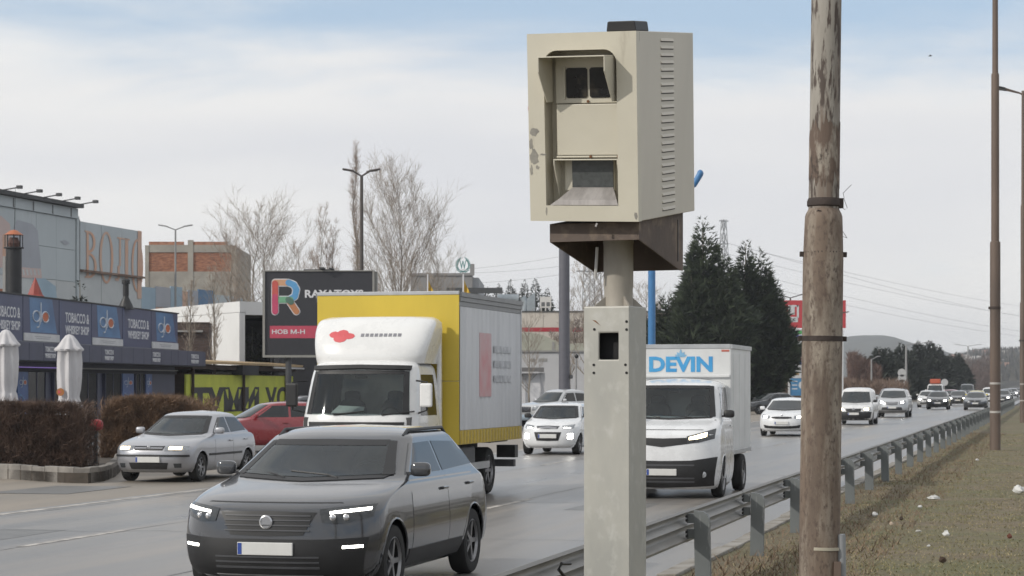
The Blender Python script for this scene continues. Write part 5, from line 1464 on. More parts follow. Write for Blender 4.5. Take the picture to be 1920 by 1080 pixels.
def glo(panel, cx, cz, h, wx, y=-0.075):
    """lower-case word glo drawn with tubes: ring and tail, stem, ring with an orange disc"""
    m_gl = M('glo_white_stroke', (0.62,0.66,0.72), 0.5) if 'glo_white_stroke' not in bpy.data.materials else bpy.data.materials['glo_white_stroke']
    th = h*0.030
    def ring(x, z, a, b):
        return [Vector((cx+x+a*math.cos(2*math.pi*k/24), y, cz+z+b*math.sin(2*math.pi*k/24))) for k in range(25)]
    a = wx*0.24; b = h*0.205
    mb = MB().tube(ring(-wx*0.34,0,a,b), th, 6).tube(ring(wx*0.30,0,a,b), th, 6)
    mb.tube([Vector((cx-wx*0.02,y,cz-b)),Vector((cx-wx*0.02,y,cz+h*0.55))], th, 6)
    mb.tube([Vector((cx-wx*0.10,y,cz+b)),Vector((cx-wx*0.10,y,cz-b*1.5)),Vector((cx-wx*0.16,y,cz-b*1.95)),Vector((cx-wx*0.30,y,cz-b*2.1))], th, 6)
    mb.build('glo_letters', m_gl, panel, smooth=60)
    MB().prism([(cx+wx*0.30+a*0.86*math.cos(2*math.pi*k/24), cz+b*0.88*math.sin(2*math.pi*k/24)) for k in range(24)], y-0.004, y+0.015).build('orange_disc', m_gloo, panel)
for (a, b, k) in pan:
    xa, xb = sf.t(a)+0.03, sf.t(b)-0.03; w = xb-xa; cx = (xa+xb)/2
    pn = MB().box(xa, xb, -0.06, 0.09, ZB0, ZB1-0.005).build('banner_panel', m_navy2, shop)
    if k == 't':
        inst('lettering', text_mesh('TOBACCO &', round(w*0.74,3), 0.40, 0.006, 0.012, m_wtext), pn, (cx+0.05*w, -0.064, ZB0+1.02))
        inst('lettering', text_mesh('WHISKEY SHOP', round(w*0.74,3), 0.34, 0.006, 0.020, m_wtext), pn, (cx+0.05*w, -0.064, ZB0+0.54))
        for q in (0.02, 0.06):
            MB().box(xa+q*w, xa+(q+0.012)*w, -0.066, -0.061, ZB0+0.1, ZB1-0.1).build('fold', M('banner_fold',(0.13,0.15,0.25),0.45) if 'banner_fold' not in bpy.data.materials else bpy.data.materials['banner_fold'], pn)
    else:
        MB().prism([(cx-w*0.34,ZB1-0.03),(cx-w*0.30,ZB0+0.35),(cx+w*0.44,ZB0+0.35),(cx+w*0.30,ZB1-0.03)], -0.064, -0.060).build('blue_beam', m_glob, pn)
        glo(pn, cx-w*0.02, ZB0+0.95, 0.98, w*0.40)
        st = MB().box(xa+0.01, xb-0.01, -0.10, -0.061, ZB0+0.01, ZB0+0.30).build('warning_strip', m_wstrip, pn)
        MB().box(xa+w*0.28, xa+w*0.74, -0.103, -0.100, ZB0+0.17, ZB0+0.20).box(xa+w*0.33, xa+w*0.70, -0.103, -0.100, ZB0+0.10, ZB0+0.13).build('grey_print', m_gtext, st)
# canopy fascia of separate panels
XF = sf.t(357)-0.9
fx = X0; k = 0
MB().box(X0, XF, -0.96, 0.0, 2.80, 2.84).build('soffit', m_navyd, shop)
MB().box(X0, XF-0.02, -0.94, 0.02, 3.48, 3.53).build('canopy_roof', m_navy, shop)
while fx < XF-0.3:
    w = 1.56 if k % 3 else 1.1
    e = min(fx+w, XF)
    MB().box(fx+0.012, e-0.012, -1.0, -0.97, 2.85, 3.50).build('fascia_panel', m_navy, shop, bevel=0.006)
    fx = e; k += 1
for a in (-60, 52, 165, 256, 330):
    x = sf.t(a)-0.35
    ww = 1.15 if a < 330 else 1.3
    inst('small_lettering', text_mesh('TOBACCO &', ww, 0.20, 0.006, 0.010, m_wtext), shop, (x, -1.006, 3.28))
    inst('small_lettering', text_mesh('WHISKEY SHOP', ww, 0.17, 0.006, 0.022, m_wtext), shop, (x, -1.006, 3.04))
MB().box(sf.t(28), sf.t(140), -0.06, -0.02, 2.60, 2.635).build('purple_light_strip', M('purple_led', (0.2,0.14,0.4), 0.5, emit=((0.25,0.16,0.5),0.5)), shop)
MB().box(sf.t(140), X1-0.1, -0.08, 0.09, 2.60, 2.64).build('door_head', m_alum_e, shop)
MB().box(X0, X1-0.1, -0.02, 0.09, 2.45, 2.58).build('door_beam', m_navyd, shop)
for (a, b) in ((-70,-40),(-15,20),(52,84),(101,116),(147,181),(197,226),(254,270)):
    xa, xb = sf.t(a), sf.t(b)
    fr = MB().box(xa, xb, -0.01, 0.09, 0.05, 2.44).build('shop_window', m_shopg, shop)
    MB().box(xa-0.05, xa, -0.04, 0.09, 0.02, 2.44).box(xb, xb+0.05, -0.04, 0.09, 0.02, 2.44).box((xa+xb)/2-0.025,(xa+xb)/2+0.025,-0.03,-0.011,0.05,2.44).build('window_frame', m_navy, fr)
m_post_b = M('blue_poster', (0.055,0.12,0.30), 0.4, col2=(0.04,0.07,0.19), scale=1.5)
m_swirl = M('pale_swirl_print', (0.22,0.36,0.58), 0.4)
for (a, b) in ((31,50),(-38,-20),(228,249),(272,283)):
    xa, xb = sf.t(a), sf.t(b); w = xb-xa
    po = MB().box(xa, xb, -0.05, 0.09, 0.4, 2.44).build('poster', m_post_b, shop)
    glo(po, (xa+xb)/2, 2.05, 0.42, w*0.62, y=-0.058)
    for q in range(3):
        pts = [Vector((xa+w*(0.12+0.8*s_/8), -0.054, 1.15+q*0.22-0.5*(s_/8)**2)) for s_ in range(9)]
        MB().tube(pts, 0.018+0.008*q, 5).build('swirl', m_swirl, po, smooth=60)
# things on the shop roof
Yc = 82.0
p = WP(26, 549, Yc)
ch = thing('roof_chimney', 'black round chimney with a cage and orange conical cap on the navy shop roof', 'chimney', (p.x, Yc, 5.2))
MB().lathe([(0.30,0.0),(0.30,WP(0,466,Yc).z-5.2)], 24).build('flue', m_black, ch, smooth=40)
zt_ = WP(0,466,Yc).z-5.2
MB().lathe([(0.38,zt_),(0.38,zt_+0.05)], 24).build('rim_plate', m_black, ch)
MB().lathe([(0.37,zt_+0.52),(0.16,zt_+0.68),(0.03,zt_+0.72)], 24).build('cap', M('orange_cap',(0.42,0.13,0.05),0.5,var=0.2), ch, smooth=40)
for k in range(8):
    a = k*math.pi/4+0.2
    MB().cyl((0.33*math.cos(a),0.33*math.sin(a),zt_+0.05),(0.33*math.cos(a),0.33*math.sin(a),zt_+0.54),0.018,0.018,6).build('cage_bar', m_black, ch)
MB().lathe([(0.20,zt_+0.05),(0.24,zt_+0.2),(0.16,zt_+0.42)], 12).build('spark_screen', M('sooty_mesh',(0.10,0.05,0.04),0.8), ch)
MB().cyl((0.02,0,zt_+0.7),(0.06,0,zt_+2.3),0.012,0.008,5).build('rod', m_black, ch)
MB().box(-0.42,-0.31,-0.05,0.05,0.0,zt_-0.3).build('side_duct', M('pale_duct',(0.35,0.34,0.32),0.6), ch)
Yc = 92.0
p = WP(236, 575, Yc)
c2 = thing('roof_chimney', 'thin black chimney with flared base on the navy shop roof', 'chimney', (p.x, Yc, 5.2))
MB().lathe([(0.36,0.0),(0.30,0.18),(0.12,0.55),(0.12,0.62)], 20).build('flared_base', m_black, c2, smooth=40)
MB().lathe([(0.13,0.60),(0.13,1.10),(0.18,1.11),(0.18,1.28),(0.11,1.34)], 20).build('flue', m_black, c2, smooth=40)
p = WP(66, 552, 84)
tt = thing('roof_turret', 'red pointed turret cone on the navy shop roof beside the black chimney', 'turret', (p.x, 84, 5.2))
MB().lathe([(0.42,0.0),(0.36,0.25),(0.30,0.3),(0.02,0.98)], 8).build('cone', M('red_cone',(0.32,0.06,0.045),0.6,var=0.2), tt)
p = WP(-8, 550, 83)
hu = thing('tiled_kiosk', 'low kiosk with small brown tiled roof at the left edge on the navy shop roof', 'kiosk', (p.x, 83.6, 5.2))
MB().box(-0.6,0.35,-0.3,0.6,0,0.3).build('wall', M('brown_wood',(0.16,0.09,0.06),0.8), hu)
for k in range(4):
    MB().box(-0.7,0.50-0.05*k,-0.5+0.12*k,-0.36+0.12*k,0.28+0.06*k,0.34+0.06*k).build('roof_tile_row', M('brown_roof_tile',(0.20,0.085,0.055),0.8) if 'brown_roof_tile' not in bpy.data.materials else bpy.data.materials['brown_roof_tile'], hu, bevel=0.02)

# ------------------------------------------------------------------ closed parasols
m_canvas = M('weathered_white_canvas', (0.60,0.59,0.60), 0.85, col2=(0.48,0.47,0.48), scale=3, stretch=(1,1,0.3), bump=0.1,
             spots=((0.30,0.30,0.31), 1.6, 0.62, 0.78, (1.5,1.5,0.5)))
def parasol(px, ytop, Y, label, seed, flare=False, logo=False):
    p = WP(px, ytop, Y); H_ = p.z
    t = thing('parasol', label, 'parasol', (p.x, Y, 0), R.uniform(0,1), 'closed white parasols by the shop')
    MB().cyl((0,0,0),(0,0,H_-0.05),0.035,0.035,10).build('pole', m_alum_e, t)
    MB().lathe([(0.35,0.0),(0.35,0.08),(0.06,0.12)], 20).build('base', m_concrete, t, smooth=40)
    rr = random.Random(seed); n = 48; lob = 8
    def fold(rows):
        vs = []; fs = []
        for i, (r, z, amp) in enumerate(rows):
            for j in range(n):
                a = 2*math.pi*j/n
                q = r*(1+amp*math.cos(lob*a+0.5*math.sin(3*i*0.4+a))+0.03*math.sin(5*a+i))
                vs.append((q*math.cos(a), q*math.sin(a), z))
        for i in range(len(rows)-1):
            for j in range(n): fs.append((i*n+j, i*n+(j+1)%n, (i+1)*n+(j+1)%n, (i+1)*n+j))
        return MB().add(vs, fs)
    b = 0.30
    rows = [(0.36,H_-0.42,0.10),(0.30,H_-0.48,0.13),(0.31,H_-0.8,0.15),(0.30,H_-1.2,0.17),(0.28,H_-1.55,0.19),(0.24,H_-1.75,0.2)]
    rows += ([(0.27,H_-1.85,0.16),(0.40,H_-2.15,0.14),(0.46,H_-2.5,0.12)] if flare else [(0.28,H_-1.80,0.14),(0.31,H_-2.05,0.13)])
    fold(rows).build('canopy', m_canvas, t, smooth=60)
    fold([(0.03,H_,0),(0.10,H_-0.03,0.05),(0.20,H_-0.16,0.08),(0.29,H_-0.32,0.10),(0.38,H_-0.42,0.12),(0.35,H_-0.47,0.12)]).build('top_cap', m_canvas, t, smooth=60)
    if logo:
        q = MB().lathe([(0.11,0.0),(0.11,-0.012)], 18, (-0.19,-0.285,H_-1.62), axis='y').build('orange_emblem', M('orange_emblem',(0.40,0.16,0.05),0.6), t, rot=(0,0,-t.rotation_euler.z))
        MB().lathe([(0.06,0.0),(0.06,-0.006)], 3, (-0.22,-0.298,H_-1.62), axis='y').build('red_emblem_part', m_redlogo, q)
parasol(11, 618, 60, 'closed white parasol cut by the left edge of the photo', 1)
parasol(130, 627, 60, 'closed white parasol with an orange emblem in front of the navy shop', 2, True, True)

# ------------------------------------------------------------------ pergola and lime banner right of the shop
pf = Fr((-15.2,101.5),(-15.2+0.1208*30,101.5+0.9927*30))
pg = thing('pergola', 'low brown lean-to with a straw coloured roof edge right of the navy shop', 'shelter', pf.A, pf.rz)
m_lime = M('lime_banner', (0.56,0.60,0.07), 0.6, col2=(0.47,0.51,0.06), scale=0.9)
m_char = M('charcoal_print', (0.040,0.038,0.042), 0.6)
m_brick_b = M('brown_boards', (0.070,0.046,0.038), 0.8, col2=(0.045,0.030,0.026), scale=2.5, stretch=(0.4,1,4))
MB().box(0.0, 30, 0.3, 5.5, -0.1, 2.52).build('wall', m_brick_b, pg)
MB().box(0.0, 30, 0.0, 5.6, 2.72, 2.95).build('fascia', m_brick_b, pg)
for k in range(60):
    MB().prismx([(-0.35,2.98),(-0.35,3.10),(0.9,3.22),(0.9,3.10)], 0.5*k+0.01, 0.5*k+0.49).build('roof_strip', M('straw_roof_edge',(0.50,0.36,0.20),0.8,var=0.3,scale=6) if 'straw_roof_edge' not in bpy.data.materials else bpy.data.materials['straw_roof_edge'], pg)
MB().box(15, 30, -0.42, -0.36, 2.86, 2.95).build('gutter', m_wstrip, pg)
MB().box(8.5, 12, -0.30, 0.29, 2.50, 2.98).build('dark_beam', m_navyd, pg)
for x in (0.3, 10.2, 20, 29.5):
    MB().box(x-0.06, x+0.06, 0.0, 0.12, -0.1, 2.72).build('post', m_brick_b, pg)
bn = MB().box(-0.55, 29, 0.16, 0.24, 0.3, 2.46).build('lime_banner', m_lime, pg)
inst('lettering', text_mesh('ТУМИ', 13.5, 1.25, 0.01, 0.055, m_char), bn, (7.1, 0.148, 1.22))
inst('lettering', text_mesh('УОП', 8.5, 1.25, 0.01, 0.030, m_char), bn, (19.6, 0.148, 1.22))
# ------------------------------------------------------------------ trees
m_bark = M('pale_grey_bark', (0.30,0.265,0.22), 0.9, col2=(0.17,0.15,0.125), scale=5, stretch=(1,1,0.3), bump=0.3)
m_twig = M('grey_brown_twigs', (0.36,0.305,0.25), 0.9, col2=(0.24,0.20,0.165), scale=1.5)
m_twig2 = M('reddish_twigs', (0.36,0.27,0.21), 0.9, col2=(0.23,0.17,0.135), scale=1.5)
def bare_tree(label, base, H_, spread, seed, prim=34, sec=9, ter=4, habit=0.55, stems=1, mat=None, tr=0.014, group=None, low=0.22, lean=(0,0), cat='tree', name='bare_tree'):
    rr = random.Random(seed)
    t = thing(name, label, cat, base, 0, group)
    tk = MB(); brm = MB(); tw = MB()
    up = Vector((0,0,1))
    def rnd(): return Vector((rr.gauss(0,1), rr.gauss(0,1), rr.gauss(0,1))).normalized()
    for st in range(stems):
        a0 = rr.uniform(0,6.28)+st*math.pi
        off = Vector((math.cos(a0), math.sin(a0)*0.6, 0))*(0.0 if stems == 1 else spread*0.32)
        hh = H_*(1-0.10*st)
        pts = []
        for i in range(9):
            f = i/8
            pts.append(Vector((lean[0]*f, lean[1]*f, hh*f))+off*min(1, f*1.6)+Vector((rr.gauss(0,1), rr.gauss(0,1), 0))*0.012*hh*f)
        rad = [H_*tr*(1-0.93*(i/8)**0.9)/(1.0+0.25*(stems-1)) for i in range(9)]
        tk.tube(pts, rad, 7)
        def at(f):
            x = f*8; i = min(int(x), 7); return pts[i].lerp(pts[i+1], x-i)
        for b in range(prim//stems):
            f = low+(0.97-low)*((b+rr.random())/(prim//stems))**0.9
            p0 = at(f); az = rr.uniform(0, 6.283)
            L = spread*(0.35+0.65*math.sin(min(1.0,(1-f)/(1-low)*1.15+0.12)*math.pi*0.62))*rr.uniform(0.7,1.15)
            d = (Vector((math.cos(az), math.sin(az), 0))*(1-habit)+up*habit*rr.uniform(0.85,1.25)).normalized()
            bp = [p0]; dd = d.copy()
            for k in range(4):
                dd = (dd+up*0.14+rnd()*0.10).normalized(); bp.append(bp[-1]+dd*L/4)
            r0 = max(0.018, H_*tr*(1-f)*0.42)
            brm.tube(bp, [r0, r0*0.75, r0*0.55, r0*0.38, r0*0.2], 4, False)
            for s_ in range(sec):
                g = rr.uniform(0.2,1.0); x = g*4; i = min(int(x),3); q = bp[i].lerp(bp[i+1], x-i)
                d2 = (dd*0.8+rnd()*0.65+up*0.35).normalized(); L2 = L*rr.uniform(0.2,0.42)
                e1 = q+d2*L2*0.5+rnd()*L2*0.06; e2 = e1+(d2+up*0.2+rnd()*0.15).normalized()*L2*0.5
                tw.tube([q,e1,e2], [r0*0.34,r0*0.24,0.006], 3, False)
                for u in range(ter):
                    g2 = rr.uniform(0.3,1.0)
                    q2 = q.lerp(e2, g2); d3 = (d2*0.7+rnd()*0.7+up*0.3).normalized(); L3 = L2*rr.uniform(0.3,0.6)
                    tw.tube([q2, q2+d3*L3], [r0*0.18+0.004, 0.004], 3, False)
    tk.build('trunk', m_bark, t, smooth=60); brm.build('branches', m_bark, t, smooth=60); tw.build('twigs', mat or m_twig, t)
    return t
m_con = M('dark_conifer_foliage', (0.072,0.096,0.048), 0.8, col2=(0.015,0.024,0.013), scale=1.6, detail=9, lo=0.38, hi=0.68)
m_con2 = M('spruce_foliage', (0.045,0.055,0.042), 0.8, col2=(0.020,0.026,0.022), scale=1.2, detail=8)
m_pine = M('pine_foliage', (0.060,0.068,0.030), 0.8, col2=(0.025,0.030,0.016), scale=1.6, detail=8)
def conifer(label, base, leaders, n, seed, mat, upang=0.7, ln=(0.25,0.6), name='conifer', group=None, tiers=0, wd=0.16, shell=0.45, bot=0.04, waist=0.12, pw=0.80, fp=0.5, lumpk=0.55, wb=0.62):
    """leaders: (dx, dy, height, radius) cones that together make the crown"""
    rs = np.random.RandomState(seed)
    t = thing(name, label, 'tree', base, 0, group)
    hm = max(l[2] for l in leaders)
    tk = MB()
    for dx, dy, h, r in leaders[:1]:
        tk.tube([(dx*0.3,dy*0.3,-0.1),(dx*0.6,dy*0.6,h*0.5),(dx,dy,h*0.97)], [h*0.018,h*0.012,0.01], 7)
    for dx, dy, h, r in leaders[1:]:
        tk.tube([(0,0,h*0.1),(dx*0.7,dy*0.7,h*0.45),(dx,dy,h*0.95)], [h*0.012,h*0.009,0.01], 6)
    wts = np.array([l[2]*l[3]**1.4 for l in leaders]); wts /= wts.sum()
    pick = rs.choice(len(leaders), n, p=wts)
    L_ = np.array(leaders)[pick]
    f = bot+(1-bot)*(1-rs.rand(n)**fp)
    if tiers:
        ti = (np.floor(f*tiers)+0.2+0.5*rs.rand(n))/tiers; f = np.clip(ti, bot, 0.995)
    az = rs.rand(n)*2*np.pi
    lump = np.array([mnoise.noise(Vector((math.cos(a)*1.6, math.sin(a)*1.6, ff*7+pk*3.1+seed))) for a, ff, pk in zip(az, f, pick)])
    Rr = L_[:,3]*(1-f)**pw*(1+lumpk*lump)
    Rr *= np.where(f < waist, wb+(1-wb)*f/waist, 1)
    rad = Rr*(shell+(1-shell)*rs.rand(n)**0.5)
    P = np.c_[L_[:,0]*np.minimum(1,f*1.5+0.3)+rad*np.cos(az), L_[:,1]*np.minimum(1,f*1.5+0.3)+rad*np.sin(az), L_[:,2]*f]
    sp = 4                                            # blades per spray
    O = np.c_[np.cos(az), np.sin(az), np.full(n, math.tan(upang))]
    O += rs.normal(0,0.28,(n,3)); O /= np.linalg.norm(O,axis=1)[:,None]
    P = np.repeat(P, sp, 0); O = np.repeat(O, sp, 0)+rs.normal(0,0.38,(n*sp,3)); O /= np.linalg.norm(O,axis=1)[:,None]
    m = n*sp
    Ln = ln[0]+(ln[1]-ln[0])*rs.rand(m); Ln *= np.repeat(0.30+0.70*np.clip((1-f)*2.2,0,1), sp)
    A = np.cross(O, rs.normal(0,1,(m,3))); A /= np.linalg.norm(A,axis=1)[:,None]
    Wd = Ln*wd*(0.7+0.6*rs.rand(m))
    V = np.empty((m*3,3))
    V[0::3] = P-A*Wd[:,None]; V[1::3] = P+A*Wd[:,None]; V[2::3] = P+O*Ln[:,None]
    V[:,2] = np.maximum(V[:,2], 0.05)
    tk.build('trunk', m_bark, t, smooth=60)
    tri_mesh('crown', V, mat, t)
    return t
def ground_at(px, Y): return Vector(((px-960)/F_PX*Y, Y, 0))
# bare trees beyond the shop and the billboard
tg = 'bare trees beyond the billboard'
bare_tree('double stemmed bare tree left of the black billboard, above the white building', ground_at(512,150), 13.6, 4.8, 11, 56, 12, 5, 0.44, 2, group=tg, tr=0.011, low=0.32)
bare_tree('bushy bare tree between the double stemmed tree and the grey lamp post', ground_at(622,185), 16.6, 2.8, 12, 60, 12, 5, 0.70, 2, group=tg, tr=0.010, mat=m_twig2)
bare_tree('tall slim bare poplar right behind the dark lamp post', ground_at(668,195), 23.5, 3.0, 13, 64, 10, 4, 0.88, 1, group=tg, tr=0.0065, mat=m_twig2)
bare_tree('largest bare tree with a fan shaped crown right of the lamp post', ground_at(752,150), 14.6, 6.0, 14, 66, 13, 5, 0.56, 1, group=tg, tr=0.010, low=0.16)
bare_tree('low bare tree behind the yellow truck, right of the fan shaped tree', ground_at(820,165), 12.0, 4.0, 15, 40, 9, 4, 0.5, 1, group=tg)
bare_tree('low bare tree between the brick building and the double stemmed tree', ground_at(432,175), 13.2, 3.2, 16, 40, 9, 4, 0.55, 1, group=tg, mat=m_twig2)
bare_tree('low reddish bare tree behind the top edge of the billboard', ground_at(585,170), 12.6, 3.6, 17, 40, 9, 4, 0.5, 2, group=tg, mat=m_twig2)
bare_tree('thin bare sapling in front of the dark brick annex', ground_at(356,108), 6.9, 1.3, 18, 26, 7, 3, 0.7, 1, name='bare_sapling', low=0.3)
bare_tree('thin bare sapling in front of the white building corner', ground_at(402,108), 7.4, 1.4, 19, 26, 7, 3, 0.7, 1, name='bare_sapling', low=0.3)
bare_tree('small spreading bare tree before the cream warehouse, left of the slate column', ground_at(992,140), 6.0, 1.9, 20, 28, 8, 3, 0.45, 1, name='bare_sapling')
bare_tree('bare tree half hidden behind the speed camera post', ground_at(1112,150), 10.8, 3.2, 21, 40, 9, 4, 0.5, 2)
bare_tree('bare tree between the camera pipe and the blue mast', ground_at(1208,170), 9.5, 2.6, 22, 36, 8, 4, 0.5, 1)
bare_tree('pale bare tree hanging over the cream warehouse behind the camera post', ground_at(1068,165), 8.6, 2.0, 23, 30, 8, 3, 0.5, 1)
# conifers
conifer('young spruce standing behind the navy shop roof', ground_at(150,112), [(0,0,7.7,1.9)], 1100, 31, m_con2, 0.15, (0.2,0.42), name='spruce', tiers=9, shell=0.2)
conifer('shaggy green pine beside the black billboard', ground_at(470,124), [(0.1,0,5.5,1.5),(-1.0,0,4.6,0.9),(0.8,0.2,4.9,0.9)], 2600, 32, m_pine, 0.55, (0.18,0.4), name='pine')
conifer('big dark cypress like conifer behind the white box van', ground_at(1318,160), [(0,0,14.8,2.5),(-2.6,0.5,9.0,2.6),(1.5,-0.6,12.0,2.6),(-1.0,-1.2,10.8,2.0),(-0.5,0,12.9,1.8)], 17000, 33, m_con, 0.55, (0.42,1.2), shell=0.35, waist=0.42, wb=0.40, pw=0.62, lumpk=0.95, wd=0.12)
conifer('dark conifer with several spiky tops left of the red totem sign', ground_at(1391,163), [(0.3,0,13.2,2.1),(1.4,0.4,12.6,1.9),(2.5,0,10.0,1.9),(-1.5,0,11.2,2.1),(3.1,-0.7,7.9,1.3),(2.0,0,11.3,1.5)], 17000, 34, m_con, 0.45, (0.42,1.2), shell=0.35, waist=0.42, wb=0.40, pw=0.62, lumpk=0.95, wd=0.12)
sg = 'spruces on the skyline behind the cream warehouse'
for i, (px, py, w_, lab) in enumerate(((935,530,1.7,'dark spruce on the skyline right of the grey factory'),(957,524,1.8,'second spruce from the grey factory on the skyline'),(983,524,1.8,'spruce above the roof ducts on the skyline'),(1004,522,2.0,'pointed spruce left of the white rooftop unit'),(913,537,1.4,'smallest spruce touching the grey factory corner'),(1026,540,1.6,'low spruce behind the white rooftop unit'))):
    Y = 300; conifer(lab, ground_at(px,Y), [(0,0,ZP(py,Y),w_*2.1)], 3200, 40+i, m_con2, 0.2, (0.4,0.9), name='spruce', group=sg, fp=0.62, tiers=0, shell=0.15)
fg_ = 'dark conifers along the far left side of the road'
for i, (px, py, w_, Y, lab) in enumerate(((1625,672,2.6,250,'leftmost low dark conifer of the far roadside group'),(1648,652,3.2,250,'broad dark conifer above the silver SUV'),(1664,655,2.8,262,'dark conifer tucked between the broad one and the lamp post'),
        (1690,647,3.4,270,'tall dark conifer right behind the far lamp post'),(1706,660,2.8,280,'shorter dark conifer right of the far lamp post'),(1722,643,3.0,290,'pointed dark conifer left of the tallest of the far group'),
        (1743,641,3.6,300,'tallest dark conifer of the far roadside group'),(1759,648,2.8,310,'dark conifer on the right shoulder of the tallest one'),(1781,668,2.4,330,'smaller dark conifer in the gap near the right end of the far group'),(1795,664,2.8,345,'rightmost slim dark conifer of the far roadside group'))):
    conifer(lab, ground_at(px,Y), [(0,0,ZP(py,Y)*1.05,w_*0.85),(w_*0.45,0,ZP(py,Y)*0.82,w_*0.5)], 2600, 60+i, m_con2, 0.35, (0.5,1.2), group=fg_, shell=0.25, wd=0.2)

def scrub(name, label, pxa, pxb, Y0, Y1, h, n, mat, seed):
    rs = np.random.RandomState(seed)
    Y = rs.uniform(Y0,Y1,n); px = rs.uniform(pxa,pxb,n)
    X = (px-960)/F_PX*Y
    hz = np.array([h*(0.75+0.5*mnoise.noise(Vector((x*0.25,y*0.05,seed)))) for x, y in zip(X,Y)])
    P = np.c_[X, Y, hz*rs.rand(n)**0.8]
    D = rs.normal(0,0.5,(n,3)); D[:,2] = 0.9; D /= np.linalg.norm(D,axis=1)[:,None]
    Ln = rs.uniform(0.3,0.9,n); A = np.cross(D, rs.normal(0,1,(n,3))); A /= np.linalg.norm(A,axis=1)[:,None]
    Wd = rs.uniform(0.015,0.05,n)
    V = np.empty((n*3,3)); V[0::3] = P-A*Wd[:,None]; V[1::3] = P+A*Wd[:,None]; V[2::3] = P+D*Ln[:,None]
    tag(tri_mesh(name, V, mat), label, None, None, 'stuff')
scrub('roadside_scrub', None, 1385, 1700, 185, 225, 2.6, 30000, M('brown_scrub',(0.20,0.14,0.105),0.9,col2=(0.10,0.07,0.055),scale=0.5), 81)
scrub('reddish_scrub', None, 1590, 1650, 232, 245, 5.4, 12000, M('reddish_scrub',(0.17,0.105,0.085),0.9,col2=(0.09,0.06,0.05),scale=0.5), 82)
scrub('far_scrub', None, 1800, 1870, 380, 420, 7.5, 12000, M('grey_scrub',(0.16,0.12,0.11),0.9,col2=(0.09,0.075,0.07),scale=0.4), 83)
scrub('warehouse_scrub', None, 1030, 1240, 195, 199, 9.5, 9000, M('thin_grey_scrub',(0.20,0.16,0.14),0.9,col2=(0.12,0.10,0.09),scale=0.4), 84)

# ------------------------------------------------------------------ mural building, brick building, white building
m_mural = M('faded_blue_grey_wall', (0.48,0.525,0.545), 0.85, col2=(0.42,0.465,0.485), scale=0.25, stretch=(1,1,0.5), detail=8, spots=((0.20,0.20,0.19), 0.5, 0.62, 0.85, (1.2,1,0.25)))
m_mural2 = M('pale_faded_wall', (0.53,0.55,0.55), 0.85, col2=(0.45,0.475,0.48), scale=0.3, detail=8)
m_mor = M('faded_orange_mural', (0.60,0.345,0.235), 0.85, col2=(0.55,0.41,0.335), scale=0.5, detail=8)
m_mpink = M('faded_pink_mural', (0.58,0.44,0.41), 0.85, col2=(0.51,0.42,0.40), scale=0.5, detail=8)
m_mgrey = M('faded_violet_grey_mural', (0.38,0.40,0.44), 0.85, col2=(0.34,0.355,0.39), scale=0.4, detail=8)
m_mblue = M('faded_blue_mural', (0.33,0.44,0.52), 0.85, col2=(0.28,0.375,0.455), scale=0.4, detail=8)
m_mblue2 = M('bright_blue_mural', (0.12,0.22,0.36), 0.85, col2=(0.10,0.17,0.28), scale=0.4)
m_joint = M('dark_wall_joint', (0.12,0.125,0.13), 0.9)
m_roofe = M('dark_roof_edge', (0.055,0.058,0.06), 0.7)
E = Vector((-29.5,170,0)); mf = Fr((E.x-RD.x*32, E.y-RD.y*32),(E.x,E.y))
mu = thing('mural_building', 'large pale blue grey hall with faded orange mural letters behind the navy shop', 'building', mf.A, mf.rz)
xs_ = mf.t(147); xe = mf.L
zL, zR = 15.1, 14.2
MB().box(-2, xs_, 0.3, 40, -0.1, zL-0.05).build('hall', m_mural2, mu)
MB().box(xs_+0.3, xe-0.05, 0.3, 30, -0.1, zR-0.1).build('lower_hall', m_mural2, mu)
# wall panels
def panels(x0, x1, z0, z1, nx, nz, y, mat):
    for i in range(nx):
        for j in range(nz):
            a, b = x0+(x1-x0)*i/nx, x0+(x1-x0)*(i+1)/nx; c, d = z0+(z1-z0)*j/nz, z0+(z1-z0)*(j+1)/nz
            MB().box(a+0.02, b-0.02, y+R.uniform(-0.01,0.01), 0.3, c+0.015, d-0.015).build('wall_panel', mat, mu)
panels(-2, xs_-0.5, 9.6, zL-0.8, 7, 2, 0.0, m_mural)
panels(-2, xs_-0.5, 0, 9.6, 7, 3, 0.0, m_mural2)
panels(xs_+0.3, xe, 10.6, zR, 3, 1, 0.02, m_mural)
panels(xs_+0.3, xe, 0, 10.5, 3, 3, 0.02, m_mural2)
MB().box(-2, xs_-0.35, -0.15, 0.28, zL-0.78, zL-0.05).build('top_band', m_mural, mu)
MB().box(-2, xs_-0.2, -0.55, 0.6, zL, zL+0.28).build('roof_edge', m_roofe, mu)
MB().box(xs_-0.42, xs_-0.05, -0.1, 0.3, 0, zL-0.6).build('corner_pier', m_mural, mu)
MB().box(xs_+0.02, xs_+0.30, 0.0, 0.4, 10.2, zR+0.1).build('joint_strip', m_joint, mu)
MB().box(xs_+0.3, xe, -0.30, 0.0, 10.42, 10.58).build('ledge', M('rust_stained_ledge',(0.24,0.17,0.13),0.9,col2=(0.12,0.07,0.05),scale=1.2), mu)
for k in range(5):
    x = xs_-0.6-k*3.0
    MB().tube([(x,-0.4,zL+0.25),(x+0.2,-1.4,zL+0.42)], 0.045, 6).box(x+0.05,x+0.35,-1.75,-1.4,zL+0.34,zL+0.56).build('floodlight', m_roofe, mu)
    MB().box(x-1.0, x-0.85, -0.17, -0.151, zL-1.7+0.95, zL-0.1).build('stain', m_joint, mu)
